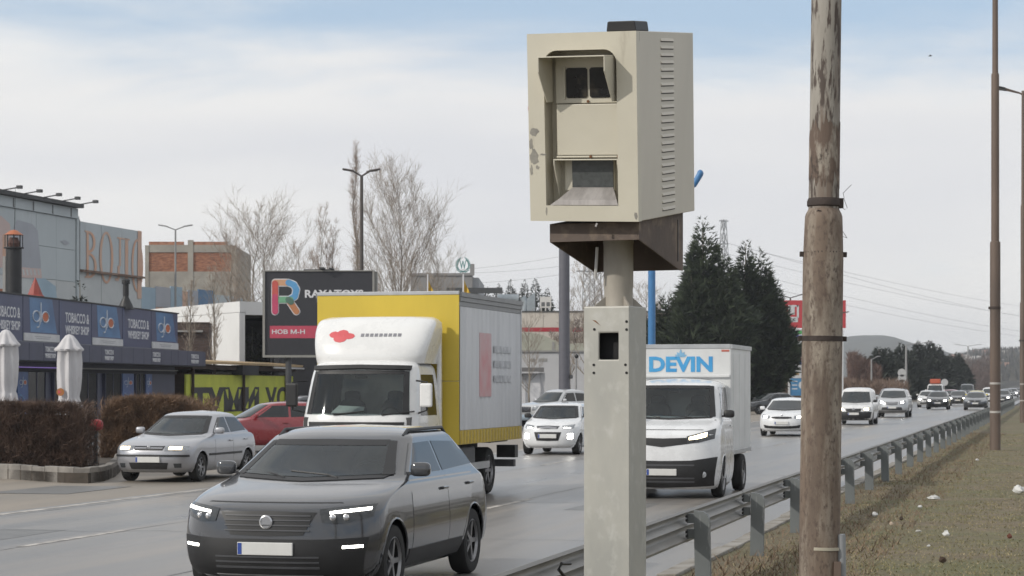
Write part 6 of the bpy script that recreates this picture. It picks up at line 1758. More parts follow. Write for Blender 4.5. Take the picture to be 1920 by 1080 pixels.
def mural(poly, mat, name='mural_shape', y=-0.024):
    """polygon given in photo pixels on the wall plane"""
    pts = [(mf.t(px), mf.z(px,py)) for px, py in poly]
    return MB().prism(pts, y-0.004, y+0.004).build(name, mat, mu)
mural([(25,425),(32,412),(60,420),(70,432),(76,495),(76,504),(28,500)], m_mgrey)
mural([(-20,400),(2,405),(18,420),(22,455),(12,458),(14,500),(-20,505)], m_mpink)
mural([(4,440),(11,437),(12,492),(4,494)], m_mor, y=-0.034)
mural([(30,500),(76,504),(78,522),(30,520)], m_mpink, y=-0.03)
for k in range(5):
    mural([(41+k*7,505),(44+k*7,505),(46+k*7,516),(43+k*7,516)], m_mural2, y=-0.036)
mural([(62,520),(84,522),(104,537),(106,560),(60,556)], m_mblue)
mural([(112,452),(122,450),(130,456),(122,460)], m_mgrey, y=-0.03)
# serif letters ВОЛО
def letter(ch, pxa, pxb, yt, yb):
    x0, x1 = mf.t(pxa), mf.t(pxb); z1, z0 = mf.z((pxa+pxb)/2, yt), mf.z((pxa+pxb)/2, yb); w = x1-x0; h = z1-z0
    m = MB(); y0_, y1_ = -0.024, -0.010
    def bar(a, b, c, d): m.box(x0+a*w, x0+b*w, y0_, y1_, z0+c*h, z0+d*h)
    def arc(cx, cz, rx, rz, a0, a1, tx, tz, n=18):
        vs = []; fs = []
        for k in range(n+1):
            a = math.radians(a0+(a1-a0)*k/n)
            vs += [(x0+(cx+rx*math.cos(a))*w, y0_-0.002, z0+(cz+rz*math.sin(a))*h), (x0+(cx+(rx-tx)*math.cos(a))*w, y0_-0.002, z0+(cz+(rz-tz)*math.sin(a))*h)]
        for k in range(n): fs.append((2*k,2*k+1,2*k+3,2*k+2))
        m.add(vs, fs)
    if ch == 'В':
        bar(0.08,0.26,0.0,1.0); bar(-0.05,0.08,0.0,0.03); bar(-0.05,0.08,0.97,1.0)
        arc(0.26,0.77,0.55,0.23,-90,90,0.2,0.05); arc(0.26,0.27,0.66,0.27,-90,90,0.2,0.05)
    elif ch == 'О': arc(0.5,0.5,0.5,0.52,0,360,0.17,0.05,32)
    elif ch == 'Л':
        bar(0.66,0.88,0.0,1.0); bar(0.10,1.0,0.965,1.0); bar(0.24,0.36,0.35,0.965); bar(0.12,0.28,0.05,0.35); bar(-0.05,0.2,0.0,0.06); bar(0.55,1.0,-0.01,0.015)
    m.build('mural_letter', m_mor, mu)
letter('В', 160, 183, 434, 522); letter('О', 186, 212, 436, 530); letter('Л', 217, 243, 446, 528); letter('О', 246, 268, 450, 546)
mural([(258,432),(265,434),(265,560),(257,560)], m_mor, y=-0.03)
# low mural wall beyond the hall
wf = Fr((E.x+RD.x*0.3, E.y+RD.y*0.3),(E.x+RD.x*22, E.y+RD.y*22))
lw = thing('mural_wall', 'low wall painted in faded blue, grey and orange right of the mural hall', 'wall', wf.A, wf.rz)
MB().box(0, wf.L, 0.1, 0.5, -0.1, 9.7).build('wall', m_mblue, lw)
cols_ = [m_mblue, m_mgrey, m_mblue, m_mor, m_mgrey, m_mblue2, m_mural]
seg = [265, 292, 320, 342, 352, 372, 402, 440]
for k in range(7):
    a, b = wf.t(seg[k]), min(wf.t(seg[k+1]), wf.L)
    MB().box(a+0.03, b-0.03, 0.0, 0.10, 8.3 if k in (1,4) else 5.0, 9.8+0.15*((k*7) % 3)).build('painted_panel', cols_[k], lw)
    if k in (1,4): MB().box(a+0.03, b-0.03, -0.01, 0.10, 5.0, 8.25).build('painted_panel', m_mor, lw)
# unfinished brick building
m_bbrick = M('orange_brick_infill', (0.40,0.19,0.115), 0.9, col2=(0.25,0.115,0.075), scale=2.2, stretch=(1,1,3), detail=10, lo=0.4, hi=0.6)
m_bconc = M('raw_concrete_frame', (0.36,0.335,0.29), 0.9, col2=(0.27,0.25,0.22), scale=0.6, detail=8)
Yb = 205.0
bp0, bp1 = ground_at(272,Yb), ground_at(443,Yb)
bb = thing('brick_building', 'unfinished concrete frame building with orange brick infill right of the mural hall', 'building', bp0, 0.02)
Wb = (bp1-bp0).length
zz = lambda py: ZP(py, Yb)
MB().box(0.1, Wb-0.05, 0.4, 14, -0.1, zz(462)).build('core', m_bconc, bb)
xp = lambda px: (px-272)/F_PX*Yb
for a, b in ((272,279),(352,362),(434,443)):
    MB().box(xp(a), xp(b), -0.05, 0.39, -0.1, zz(450) if a == 352 else zz(460)).build('column', m_bconc, bb)
for (a, b) in ((279,352),(362,434)):
    MB().box(xp(a), xp(b), 0.0, 0.39, zz(473), zz(459)).build('beam', m_bconc, bb)
    inf = MB().box(xp(a), xp(b), 0.10, 0.38, zz(509), zz(473)).build('brick_infill', m_bbrick, bb)
    rr = random.Random(a); cb = MB()
    for r_ in range(18):                          # brick courses standing proud and recessed
        z = zz(509)+(zz(473)-zz(509))*r_/18
        x = xp(a)+rr.uniform(0,0.3)
        while x < xp(b)-0.4:
            if rr.random() < 0.85: cb.box(x, x+0.34, 0.10-rr.uniform(0.004,0.03), 0.098, z+0.012, z+0.090)
            x += 0.37
    tag(cb.build('brick_courses', m_bbrick, inf), kind='stuff')
    MB().box(xp(a), xp(b), 0.0, 0.39, 0, zz(509)).build('plaster_wall', m_bconc, bb)
    MB().box(xp(a), xp(b)-0.4, 0.05, 0.3, zz(459), zz(453)).build('brick_parapet', m_bbrick, bb)
# white building
m_wb = M('white_render', (0.70,0.70,0.69), 0.8, var=0.06, scale=0.5)
C0 = Vector(((450-960)/F_PX*120, 120, 0)); C1 = Vector((-21.4,130.8,0)); 
wd_ = Fr((C1.x+(C1.x-C0.x)*0.3, C1.y+(C1.y-C0.y)*0.3),(C0.x,C0.y))
wb_ = thing('white_building', 'white flat roofed building with a cantilevered canopy left of the black billboard', 'building', wd_.A, wd_.rz)
zt_ = ZP(565,120); Lw = wd_.L
MB().box(0, Lw, 0.0, 0.30, -0.1, zt_-0.62).build('wall', m_wb, wb_)
MB().box(0, Lw+0.01, -0.02, 0.32, zt_-0.60, zt_).build('parapet', m_wb, wb_)
MB().box(Lw-0.28, Lw-0.02, 0.33, 5.0, zt_-0.75, zt_-0.01).build('canopy_fascia', m_wb, wb_)
MB().box(0.2, Lw-0.30, 0.33, 9.0, zt_-0.78, zt_-0.2).build('roof_slab', M('dark_canopy_soffit',(0.035,0.032,0.03),0.8), wb_)
MB().box(0.2, Lw-1.8, 2.6, 9.0, -0.1, zt_-0.8).build('glazed_wall', m_shopg, wb_)
MB().box(Lw-0.6, Lw-0.3, 2.2, 2.5, -0.1, zt_-0.8).build('column', m_graph, wb_)
for k in range(4):
    MB().box(Lw*k/4+0.01, Lw*(k+1)/4-0.01, -0.035, -0.003, 0, zt_-0.63).build('render_panel', m_wb, wb_)
# dark brick annex: stacked courses
m_ann = M('dark_brown_brick', (0.110,0.078,0.066), 0.85, col2=(0.065,0.046,0.040), scale=2.6, stretch=(1,1,4), bump=0.3)
Ya = 113.0
q0, q1 = ground_at(318,Ya), ground_at(391,Ya)
an = thing('brick_annex', 'dark brown brick annex with flat top in front of the white building', 'building', q0, 0.10)
Wa = (q1-q0).length; za = ZP(606,Ya)
MB().box(0.02, Wa-0.02, 0.02, 4, -0.1, za-0.02).build('core', m_joint, an)
for r_ in range(24):
    z = 1.6+r_*(za-1.6)/24
    x = -R.uniform(0,0.5)
    while x < Wa:
        e = min(x+0.52, Wa); s_ = max(x, 0)
        if e-s_ > 0.08: MB().box(s_+0.008, e-0.008, -R.uniform(0.0,0.02), 0.02, z+0.006, z+(za-1.6)/24-0.008).build('brick', m_ann, an)
        x += 0.53
MB().box(Wa-0.02, Wa+0.01, 0.02, 4, 0, za-0.03).build('side_wall', m_ann, an)
MB().box(-0.03, Wa+0.03, -0.05, 4.1, za, za+0.06).build('coping', m_ann, an)
MB().box(0.1, 1.1, -0.25, -0.02, ZP(621,Ya)-0.05, ZP(621,Ya)+0.05).box(1.25, 1.75, -0.25, -0.02, ZP(621,Ya)-0.05, ZP(621,Ya)+0.05).build('wall_lamp', m_alum_e, an)

# ------------------------------------------------------------------ black billboard
Yk = 112.0
b0, b1 = WP(497,668,Yk), WP(699,668,Yk); zb0_, zb1_ = ZP(666,Yk), ZP(509,Yk)
bl = thing('billboard', 'black advertising billboard with a multicoloured letter R left of the truck', 'billboard', (b0.x,Yk,0), -0.03)
Wl = b1.x-b0.x
MB().box(0, Wl, 0.0, 0.32, zb0_, zb1_).build('panel', M('black_billboard_print',(0.030,0.030,0.036),0.45,var=0.15), bl)
m_bfr = M('grey_billboard_frame', (0.27,0.265,0.245), 0.6)
MB().box(-0.12,0.0,-0.08,0.4,zb0_-0.12,zb1_+0.05).box(Wl,Wl+0.10,-0.08,0.4,zb0_-0.12,zb1_+0.05).box(0,Wl,-0.08,0.4,zb0_-0.12,zb0_).box(0,Wl,-0.08,0.4,zb1_,zb1_+0.05).build('frame', m_bfr, bl)
MB().box(Wl+0.10,Wl+0.22,0.1,0.6,zb0_-0.1,zb1_).build('side_sheet', m_bfr, bl)
for x in (1.2, Wl-1.2): MB().cyl((x,0.25,-0.1),(x,0.25,zb0_),0.16,0.16,12).build('leg', m_graph, bl)
MB().box(2.0,3.6,0.2,0.5,zb1_+0.05,zb1_+0.12).box(2.9,3.15,-0.4,0.2,zb1_+0.12,zb1_+0.2).box(3.4,3.6,-0.3,0.2,zb1_+0.10,zb1_+0.18).build('lamp_rail', m_roofe, bl)
kx = lambda px: (px-497)/F_PX*Yk
kz = lambda py: ZP(py, Yk)
def capsule(p, q, r, y):
    (x0,z0),(x1,z1) = p, q; a = math.atan2(z1-z0, x1-x0); pts = []
    for k in range(9): t_ = a+math.pi/2+math.pi*k/8; pts.append((x0+r*math.cos(t_), z0+r*math.sin(t_)))
    for k in range(9): t_ = a-math.pi/2+math.pi*k/8; pts.append((x1+r*math.cos(t_), z1+r*math.sin(t_)))
    return MB().prism(pts, y, y+0.02)
def polyband(pts, r, y):
    mb = MB()
    for a, b in zip(pts[:-1], pts[1:]): mb2 = capsule(a, b, r, y); mb.add(mb2.v, mb2.f); y -= 0.0006
    return mb
G1 = [(kx(516),kz(532)),(kx(516),kz(584))]
TOPB = [(kx(516),kz(530)),(kx(541),kz(530))]
BOW = [(kx(541)+0.0,kz(530)),(kx(551),kz(534)),(kx(556),kz(543)),(kx(553),kz(556)),(kx(543),kz(562))]
MID = [(kx(516),kz(562)),(kx(545),kz(562))]
LEG = [(kx(541),kz(562)),(kx(556),kz(584))]
rw = 0.16
for P_ in (G1, TOPB, BOW, MID, LEG):
    polyband(P_, rw+0.045, -0.010).build('letter_outline', m_wtext, bl)
m_r = {k: M(k+'_letter_print', c, 0.5) for k, c in dict(pink=(0.52,0.07,0.15), peach=(0.60,0.33,0.19), blue=(0.11,0.33,0.60), green=(0.17,0.40,0.24), orange=(0.48,0.20,0.09), red=(0.55,0.10,0.08), dgreen=(0.09,0.17,0.13)).items()}
polyband(TOPB, rw, -0.022).build('letter_stroke', m_r['peach'], bl)
polyband(BOW, rw, -0.026).build('letter_stroke', m_r['blue'], bl)
polyband(LEG, rw, -0.030).build('letter_stroke', m_r['orange'], bl)
polyband(MID, rw, -0.034).build('letter_stroke', m_r['green'], bl)
polyband([G1[0], (kx(516),kz(556))], rw, -0.038).build('letter_stroke', m_r['red'], bl)
polyband([(kx(516),kz(557)), G1[1]], rw, -0.042).build('letter_stroke', m_r['pink'], bl)
polyband([(kx(541),kz(562)),(kx(546),kz(566))], rw, -0.046).build('letter_stroke', m_r['dgreen'], bl)
inst('lettering', text_mesh('RAYATOYS', kx(682)-kx(572), 0.42, 0.01, 0.03, m_wtext), bl, (kx(627), -0.012, kz(551)))
st = MB().box(kx(506), kx(600), -0.012, 0.0, kz(634), kz(611)).build('red_strip', M('red_strip_print',(0.50,0.065,0.11),0.5), bl)
inst('lettering', text_mesh('НОВ М-Н', kx(572)-kx(510), 0.24, 0.008, 0.02, m_wtext), st, (kx(541), -0.018, kz(622)))

# ------------------------------------------------------------------ lamp posts on the far side
m_lamp = M('dark_lamp_paint', (0.070,0.058,0.052), 0.6)
m_lamp_g = M('grey_lamp_paint', (0.28,0.28,0.28), 0.6)
def lamp(px, ytop, Y, label, arms, mat, r=0.11, al=1.0, head=0.6):
    b = ground_at(px, Y); H_ = ZP(ytop, Y)
    t = thing('street_lamp', label, 'street lamp', b)
    MB().lathe([(r*1.25,-0.1),(r,H_*0.5),(r*0.75,H_-0.1)], 12).build('post', mat, t, smooth=50)
    for a in arms:
        d = Vector((math.cos(a), math.sin(a), 0))
        MB().tube([Vector((0,0,H_-0.12)), Vector((0,0,H_+0.13))+d*0.95*al], 0.045, 6).build('arm', mat, t)
        MB().obox(Vector((0,0,H_+0.20))+d*(0.9*al+head/2), (head,0.24,0.09), Matrix.Rotation(a,3,'Z') @ Matrix.Rotation(-0.16,3,'Y')).build('lamp_head', mat, t, bevel=0.02)
lamp(678, 326, 112, 'dark four armed street lamp above the black billboard', (math.pi*1.02, -0.05, 0.75, 3.0), m_lamp, 0.11, 0.45, 0.6)
lamp(329, 428, 165, 'thin grey two armed street lamp above the brick building', (math.pi, 0.0), m_lamp_g, 0.09, 0.7, 0.7)
lamp(1699, 645, 235, 'thin grey single arm street lamp in front of the far conifers', (0.2,), m_lamp_g, 0.13, 2.2, 1.0)
lamp(1634, 672, 228, 'short grey street lamp among the reddish scrub', (0.3,), m_lamp_g, 0.10, 0.6, 0.5)
lamp(1815, 648, 420, 'far off two armed street lamp left of the second brown pole', (math.pi, 0.0), m_lamp_g, 0.16, 1.6, 1.2)
lamp(1482, 556, 187, 'dark two armed lamp half hidden between conifer and rusty pole', (math.pi, 0.05), m_lamp, 0.09, 0.9, 0.7)
lamp(1571, 590, 175, 'dark lamp with its arm showing right of the rusty pole below the red sign', (0.1,), m_lamp, 0.06, 0.45, 0.5)

# ------------------------------------------------------------------ factory, laurel sign, flags
Yf = 250.0
f0, f1 = ground_at(770,Yf), ground_at(886,Yf)
fa = thing('factory_building', 'grey factory block on the skyline behind the yellow truck', 'building', f0, -0.02)
Wf = (f1-f0).length; zf = ZP(517,Yf)
m_fac = M('grey_factory_wall', (0.26,0.255,0.25), 0.85, col2=(0.22,0.215,0.212), scale=0.3)
MB().box(0, Wf, 0, 20, -0.1, zf).build('hall', m_fac, fa)
MB().box(Wf, Wf+0.7, 0.5, 20, -0.1, zf-0.2).build('end_wall', M('pale_factory_wall',(0.36,0.37,0.385),0.85), fa)
MB().box(-0.1, Wf+0.2, -0.15, 0.1, zf, zf+0.3).build('roof_edge', m_fac, fa)
MB().box(Wf-0.3, Wf+0.2, 0.3, 0.8, zf+0.3, zf+1.4).build('vent', m_fac, fa)
MB().box(Wf-3.0, Wf+3.5, -0.6, 0.0, ZP(550,Yf), ZP(540,Yf)).build('annex_roof', m_roofe, fa)
MB().box(0.5, Wf-0.5, -0.02, -0.001, zf-3.2, zf-2.8).build('cladding_band', m_joint, fa)
Ys = 205.0
m_teal = M('teal_sign', (0.03,0.20,0.19), 0.5)
p = ground_at(868,Ys)
ls = thing('laurel_sign', 'round teal laurel wreath sign with a letter on a pole above the factory roof', 'sign', (p.x,Ys,0))
zs = ZP(497,Ys); rr_ = 0.66
MB().cyl((0,0.1,-0.1),(0,0.1,zs-rr_),0.09,0.07,8).build('pole', m_lamp_g, ls)
MB().tube([(rr_*0.82*math.cos(math.radians(a)),0,zs+rr_*0.92*math.sin(math.radians(a))) for a in range(118,425,12)], 0.05, 6).build('wreath_stem', m_teal, ls)
for k in range(22):
    a = math.radians(122+k*296/21)
    c = Vector((rr_*0.88*math.cos(a),0,zs+rr_*0.98*math.sin(a))); tx = Vector((-math.sin(a),0,math.cos(a)))*(1 if k > 10 else -1); nx_ = Vector((math.cos(a),0,math.sin(a)))
    d = (tx+nx_*0.5).normalized(); q = Vector((-d.z,0,d.x))
    mb = MB()
    P_ = [c, c+d*0.14+q*0.055, c+d*0.28, c+d*0.14-q*0.055]
    mb.add([tuple(v+Vector((0,-0.02,0))) for v in P_]+[tuple(v+Vector((0,0.02,0))) for v in P_], [(0,3,2,1),(4,5,6,7),(0,1,5,4),(1,2,6,5),(2,3,7,6),(3,0,4,7)])
    mb.build('wreath_leaf', m_teal, ls)
inst('lettering', text_mesh('W', 0.62, 0.78, 0.03, 0.02, m_teal), ls, (0,-0.03,zs+0.02))
MB().tube([(-0.4,0,zs-0.55),(0,0,zs-0.42),(0.4,0,zs-0.55)], 0.06, 6).build('white_ribbon', m_wtext, ls)
m_flag = M('yellow_flag', (0.56,0.36,0.04), 0.7, var=0.2)
for (px, yt, lab, mir) in ((802,514,'yellow flag on a white pole behind the top of the truck, left one',1),(869,514,'yellow flag on a white pole below the laurel sign',1)):
    p = ground_at(px,100); t = thing('flag', lab, 'flag', (p.x,100,0), 0, 'yellow flags behind the truck')
    zt_ = ZP(yt,100); MB().cyl((0,0,-0.1),(0,0,zt_),0.04,0.03,8).build('pole', m_wtext, t)
    vs = []; 
    for i in range(9):
        f = i/8
        vs += [(0.03+0.36*f, 0.12*math.sin(f*7), zt_-0.25-0.75*f**0.8), (0.03+0.28*f, 0.12*math.sin(f*7+0.5), zt_-1.25-0.35*f)]
    MB().add(vs, [(2*i,2*i+1,2*i+3,2*i+2) for i in range(8)]).build('cloth', m_flag, t, smooth=60)

# ------------------------------------------------------------------ cream warehouse and what stands before it
m_cream = M('cream_panel', (0.58,0.53,0.47), 0.7, var=0.08, scale=0.5)
m_rstripe = M('red_stripe', (0.42,0.035,0.05), 0.5)
m_gwall = M('grey_white_wall', (0.52,0.52,0.53), 0.8, var=0.1, scale=0.4)
m_sage = M('sage_green_roof', (0.40,0.40,0.33), 0.7, var=0.1, scale=0.6)
Yw = 200.0
w0, w1 = ground_at(925,Yw), ground_at(1300,Yw); Ww = (w1-w0).length
wh = thing('warehouse', 'cream warehouse with a red stripe behind the white hatchback', 'building', w0)
zw = lambda py: ZP(py, Yw)
MB().box(0.05, Ww-0.05, 0.3, 22, -0.1, zw(585)-0.05).build('hall', m_cream, wh)
for k in range(12):
    a, b = Ww*k/12, Ww*(k+1)/12
    MB().box(a+0.015, b-0.015, 0.0, 0.29, zw(614), zw(585)).build('wall_panel', m_cream, wh)
    MB().box(a+0.015, b-0.015, 0.0, 0.29, zw(658), zw(622)).build('wall_panel', m_cream, wh)
MB().box(0, Ww, -0.02, 0.29, zw(622)+0.005, zw(614)-0.005).build('red_stripe', m_rstripe, wh)
MB().box(-0.05, Ww, -0.1, 0.3, zw(585)+0.005, zw(584)+0.06).build('roof_trim', m_roofe, wh)
Yh = 186.0
h0 = ground_at(930,Yh); hl_ = thing('arched_hall', 'low pale hall with a sage green arched roof in front of the cream warehouse', 'building', h0)
zh = lambda py: ZP(py, Yh); xh = lambda px: (px-930)/F_PX*Yh
arch = [(xh(930),zh(658)),(xh(930),zh(640))]+[(xh(940+9.4*k), zh(658-34*math.sin(math.pi*(0.18+0.70*k/12)))) for k in range(13)]+[(xh(1058),zh(645)),(xh(1110),zh(642)),(xh(1110),zh(658))]
MB().prism(arch, 0.0, 12).build('arched_roof', m_sage, hl_)
MB().box(xh(928), xh(1230), -0.1, 12, -0.1, zh(659)).build('wall', m_gwall, hl_)
MB().box(xh(928), xh(1230), -0.25, -0.1, zh(660), zh(657)).build('eave', m_alum_e, hl_)
MB().box(xh(1035), xh(1040), -0.05, 0.1, zh(658), zh(641)).build('gutter_pipe', m_alum_e, hl_)
for px in (998, 1014, 1022):
    MB().box(xh(px)-0.18, xh(px)+0.18, -0.13, -0.1, zh(678), zh(672)).build('wall_vent', m_alum_e, hl_)
# roof ducts and the rooftop unit
m_duct = M('galvanised_duct', (0.33,0.37,0.40), 0.5, metal=0.3, var=0.2, scale=1.5)
Yd = 203.0
xd = lambda px: (px-925)/F_PX*Yd; zd = lambda py: ZP(py, Yd)
du = thing('roof_ducts', 'bent galvanised ventilation ducts on the cream warehouse roof', 'ducts', (w0.x,Yd,zw(585)))
zo = zw(585)
MB().cyl((xd(932),0,zd(560)-zo),(xd(972),0,zd(560)-zo),0.42,0.42,16).build('duct', m_duct, du, smooth=40)
MB().cyl((xd(955),0.2,zd(578)-zo),(xd(978),0.2,zd(573)-zo),0.36,0.36,16).build('duct', m_duct, du, smooth=40)
MB().tube([(xd(978),0,zd(558)-zo),(xd(984),0,zd(566)-zo),(xd(984),0,-0.02)],0.36,14).build('elbow', m_duct, du, smooth=40)
MB().add([(xd(988),-.4,0),(xd(1003),-.4,0),(xd(1003),.6,0),(xd(988),.6,0),(xd(988),-.4,zd(560)-zo),(xd(1003),-.4,zd(548)-zo),(xd(1003),.6,zd(548)-zo),(xd(988),.6,zd(560)-zo)],[(0,3,2,1),(4,5,6,7),(0,1,5,4),(1,2,6,5),(2,3,7,6),(3,0,4,7)]).build('hood', m_duct, du, bevel=0.03)
for px in (940,958,975): MB().box(xd(px)-0.05,xd(px)+0.05,-0.1,0.1,-0.02,zd(568)-zo).build('support', m_roofe, du)
ru = thing('rooftop_unit', 'white box shaped rooftop unit with dark vents right of the ducts', 'air unit', (w0.x+xd(1012),Yd,zo))
MB().box(0, xd(1033)-xd(1012), -0.5, 0.6, 0.5, zd(557)-zo).build('casing', M('white_casing',(0.58,0.57,0.55),0.6), ru, bevel=0.03)
for k in range(3): MB().box(0.05+0.42*k, 0.15+0.42*k, -0.45, 0.5, -0.02, 0.499).build('leg', M('white_casing_leg',(0.5,0.5,0.48),0.6), ru)
for k in range(2): MB().box(0.12+0.48*k, 0.46+0.48*k, -0.512, -0.5, 0.62, 1.02).build('vent', m_joint, ru)
MB().cyl((2.4,0,-0.1),(2.4,0,2.6),0.03,0.02,6).build('aerial', m_lamp_g, ru)
# flat canopy with a shed below it
Yq = 140.0
xq = lambda px: (px-950)/F_PX*Yq; zq = lambda py: ZP(py, Yq)
cq = thing('flat_canopy', 'flat grey canopy over a white shed left of the slate column', 'shelter', ground_at(950,Yq))
MB().box(xq(930), xq(1020), 0, 2.6, zq(697), zq(689)).build('roof', M('grey_canopy',(0.16,0.155,0.155),0.7), cq)
MB().box(xq(930), xq(1010), -0.02, -0.001, zq(700), zq(697)).build('pale_edge', m_gwall, cq)
MB().box(xq(952), xq(1013), 0.5, 2.5, 0, zq(699)).build('shed_wall', M('white_shed',(0.66,0.66,0.68),0.7,var=0.05), cq)
MB().box(xq(1013)+0.001, xq(1022), 0.45, 2.5, 0, zq(699)).build('shed_side', m_gwall, cq)
MB().cyl((xq(967),0.1,-0.1),(xq(967),0.1,zq(697)),0.05,0.05,8).build('post', m_band, cq)
p = ground_at(963,95); o = MB().lathe([(0.30,0.0),(0.34,0.9),(0.36,0.95),(0.33,1.05),(0.2,1.12)], 16).build('waste_bin', M('dark_green_bin',(0.035,0.042,0.034),0.7), smooth=40, loc=p)
tag(o, 'dark green waste bin beside the rear of the truck', 'bin')
# slate column pole
p = ground_at(1058,105)
sp_ = thing('column_mast', 'thick slate grey column rising behind the speed camera', 'mast', p)
MB().lathe([(0.275,-0.1),(0.26,9.8)], 28).build('shaft', M('slate_paint',(0.115,0.115,0.135),0.55,var=0.12), sp_, smooth=40)
MB().lathe([(0.36,0.0),(0.36,0.06)], 20).build('base_flange', m_graph, sp_)
MB().box(0.27,0.42,-0.2,0.0,ZP(710,105),ZP(703,105)).build('junction_box', m_graph, sp_, bevel=0.02)
# thin camera pole
p = ground_at(1080,118)
cp = thing('cctv_pole', 'thin pale pole with a small camera dome between the slate column and the camera post', 'pole', p)
MB().cyl((0,0,-0.1),(0,0,ZP(672,118)),0.06,0.05,10).build('pole', m_lamp_g, cp, smooth=40)
MB().ball((0.03,-0.05,ZP(668,118)),0.12,0.12,0.12,12,8).build('camera_dome', m_black, cp, smooth=60)
# blue mast with arms
m_bluep = M('blue_mast_paint', (0.05,0.19,0.42), 0.4, var=0.15)
p = ground_at(1222,112)
bmst = thing('blue_mast', 'bright blue steel mast with a blue arm and red arm behind the camera cabinet', 'mast', p)
MB().lathe([(0.20,-0.1),(0.19,11.2)], 24).build('shaft', m_bluep, bmst, smooth=40)
xa = lambda px: (px-1222)/F_PX*112
MB().tube([(0.0,0,ZP(395,112)),(xa(1302),0,ZP(345,112)),(xa(1313),0,ZP(326,112))],0.17,12).ball((xa(1313),0,ZP(325,112)),0.17,0.17,0.19,12,8).build('blue_arm', m_bluep, bmst, smooth=50)
MB().tube([(0.0,0,ZP(330,112)),(xa(1020),0,ZP(225,112)),(xa(993),0,ZP(204,112))],0.15,12).ball((xa(994),0,ZP(203,112)),0.12,0.15,0.22,12,8).build('red_arm', M('red_arm_paint',(0.45,0.05,0.05),0.45), bmst, smooth=50)

# ------------------------------------------------------------------ totem sign
Yt = 178.0
tp = ground_at(1478,Yt)
to = thing('totem_sign', 'tall totem sign with a red top and blue shop panels behind the rusty pole', 'sign', tp)
xt = lambda px: (px-1478)/F_PX*Yt; zt2 = lambda py: ZP(py, Yt)
m_tred = M('red_totem_panel', (0.50,0.055,0.065), 0.5); m_tgreen = M('green_totem_print',(0.08,0.36,0.10),0.5)
m_tblue = M('blue_totem_panel', (0.04,0.085,0.30), 0.5); m_tblue2 = M('mid_blue_totem_panel', (0.05,0.17,0.36), 0.5, col2=(0.07,0.24,0.42), scale=2)
m_twh = M('white_totem_panel', (0.60,0.61,0.62), 0.5)
for a in (1478, 1578): MB().box(xt(a), xt(a)+0.15, -0.05, 0.25, -0.1, zt2(617)).build('post', m_twh, to)
rp_ = MB().box(xt(1464), xt(1586), 0, 0.3, zt2(615), zt2(563)).build('red_panel', m_tred, to)
MB().box(xt(1478),xt(1482),-0.02,0,zt2(608),zt2(572)).box(xt(1482),xt(1497),-0.02,0,zt2(575),zt2(572)).box(xt(1480),xt(1490),-0.02,0,zt2(590),zt2(575)).box(xt(1480),xt(1496),-0.02,0,zt2(604),zt2(594)).box(xt(1494),xt(1498),-0.02,0,zt2(596),zt2(572)).build('white_emblem', m_twh, rp_)
inst('lettering', text_mesh('c', 0.22, 0.20, 0.008, 0.02, m_black), rp_, (xt(1489), -0.028, zt2(599)))
def tpan(py0, py1, mat, name): return MB().box(xt(1478)+0.16, xt(1578)-0.01, 0, 0.22, zt2(py1)+0.01, zt2(py0)-0.01).build(name, mat, to)
a_ = tpan(617, 653, m_twh, 'white_panel')
MB().prism([(xt(1482)+.16,zt2(620)),(xt(1576),zt2(620)),(xt(1574),zt2(626)),(xt(1490),zt2(626))], -0.012, 0).build('green_print', m_tgreen, a_)
MB().prism([(xt(1498),zt2(646)),(xt(1576),zt2(646)),(xt(1576),zt2(652)),(xt(1504),zt2(652))], -0.012, 0).build('green_print', m_tgreen, a_)
m_tl = M('blue_totem_lettering',(0.05,0.08,0.36),0.5)
inst('lettering', text_mesh('eu', 0.62, 0.26, 0.01, 0.03, m_tl), a_, (xt(1500), -0.012, zt2(631)))
inst('lettering', text_mesh('s', 0.22, 0.26, 0.01, 0.03, m_black), a_, (xt(1495), -0.012, zt2(640)))
a_ = tpan(653, 683, m_tblue, 'blue_panel')
MB().prism([(xt(1508)+0.9*math.cos(k*math.pi/12), zt2(671)+0.19*math.sin(k*math.pi/12)) for k in range(24)], -0.012, 0).build('red_ellipse', m_tred, a_)
inst('lettering', text_mesh('VIV', 0.55, 0.17, 0.008, 0.03, m_twh), a_, (xt(1500), -0.022, zt2(671)))
MB().prism([(xt(1500),zt2(655)),(xt(1520),zt2(655)),(xt(1512),zt2(664))], -0.012, 0).build('green_print', m_tgreen, a_)
a_ = tpan(683, 709, m_twh, 'white_panel')
inst('lettering', text_mesh('АПТЕ', 0.95, 0.22, 0.008, 0.02, m_black), a_, (xt(1501), -0.012, zt2(692)))
MB().box(xt(1487),xt(1498),-0.012,0,zt2(703),zt2(697)).build('ochre_print', M('ochre_print',(0.45,0.28,0.12),0.6), a_)
a_ = tpan(709, 742, m_tblue2, 'blue_panel')
for k in range(3): MB().box(xt(1485), xt(1495), -0.012, 0, zt2(716+k*7), zt2(714+k*7)).build('pale_print', m_twh, a_)
MB().prism([(xt(1503)+0.25*math.cos(k*math.pi/8), zt2(722)+0.30*math.sin(k*math.pi/8)) for k in range(16)], -0.012, 0).build('pale_print', m_twh, a_)

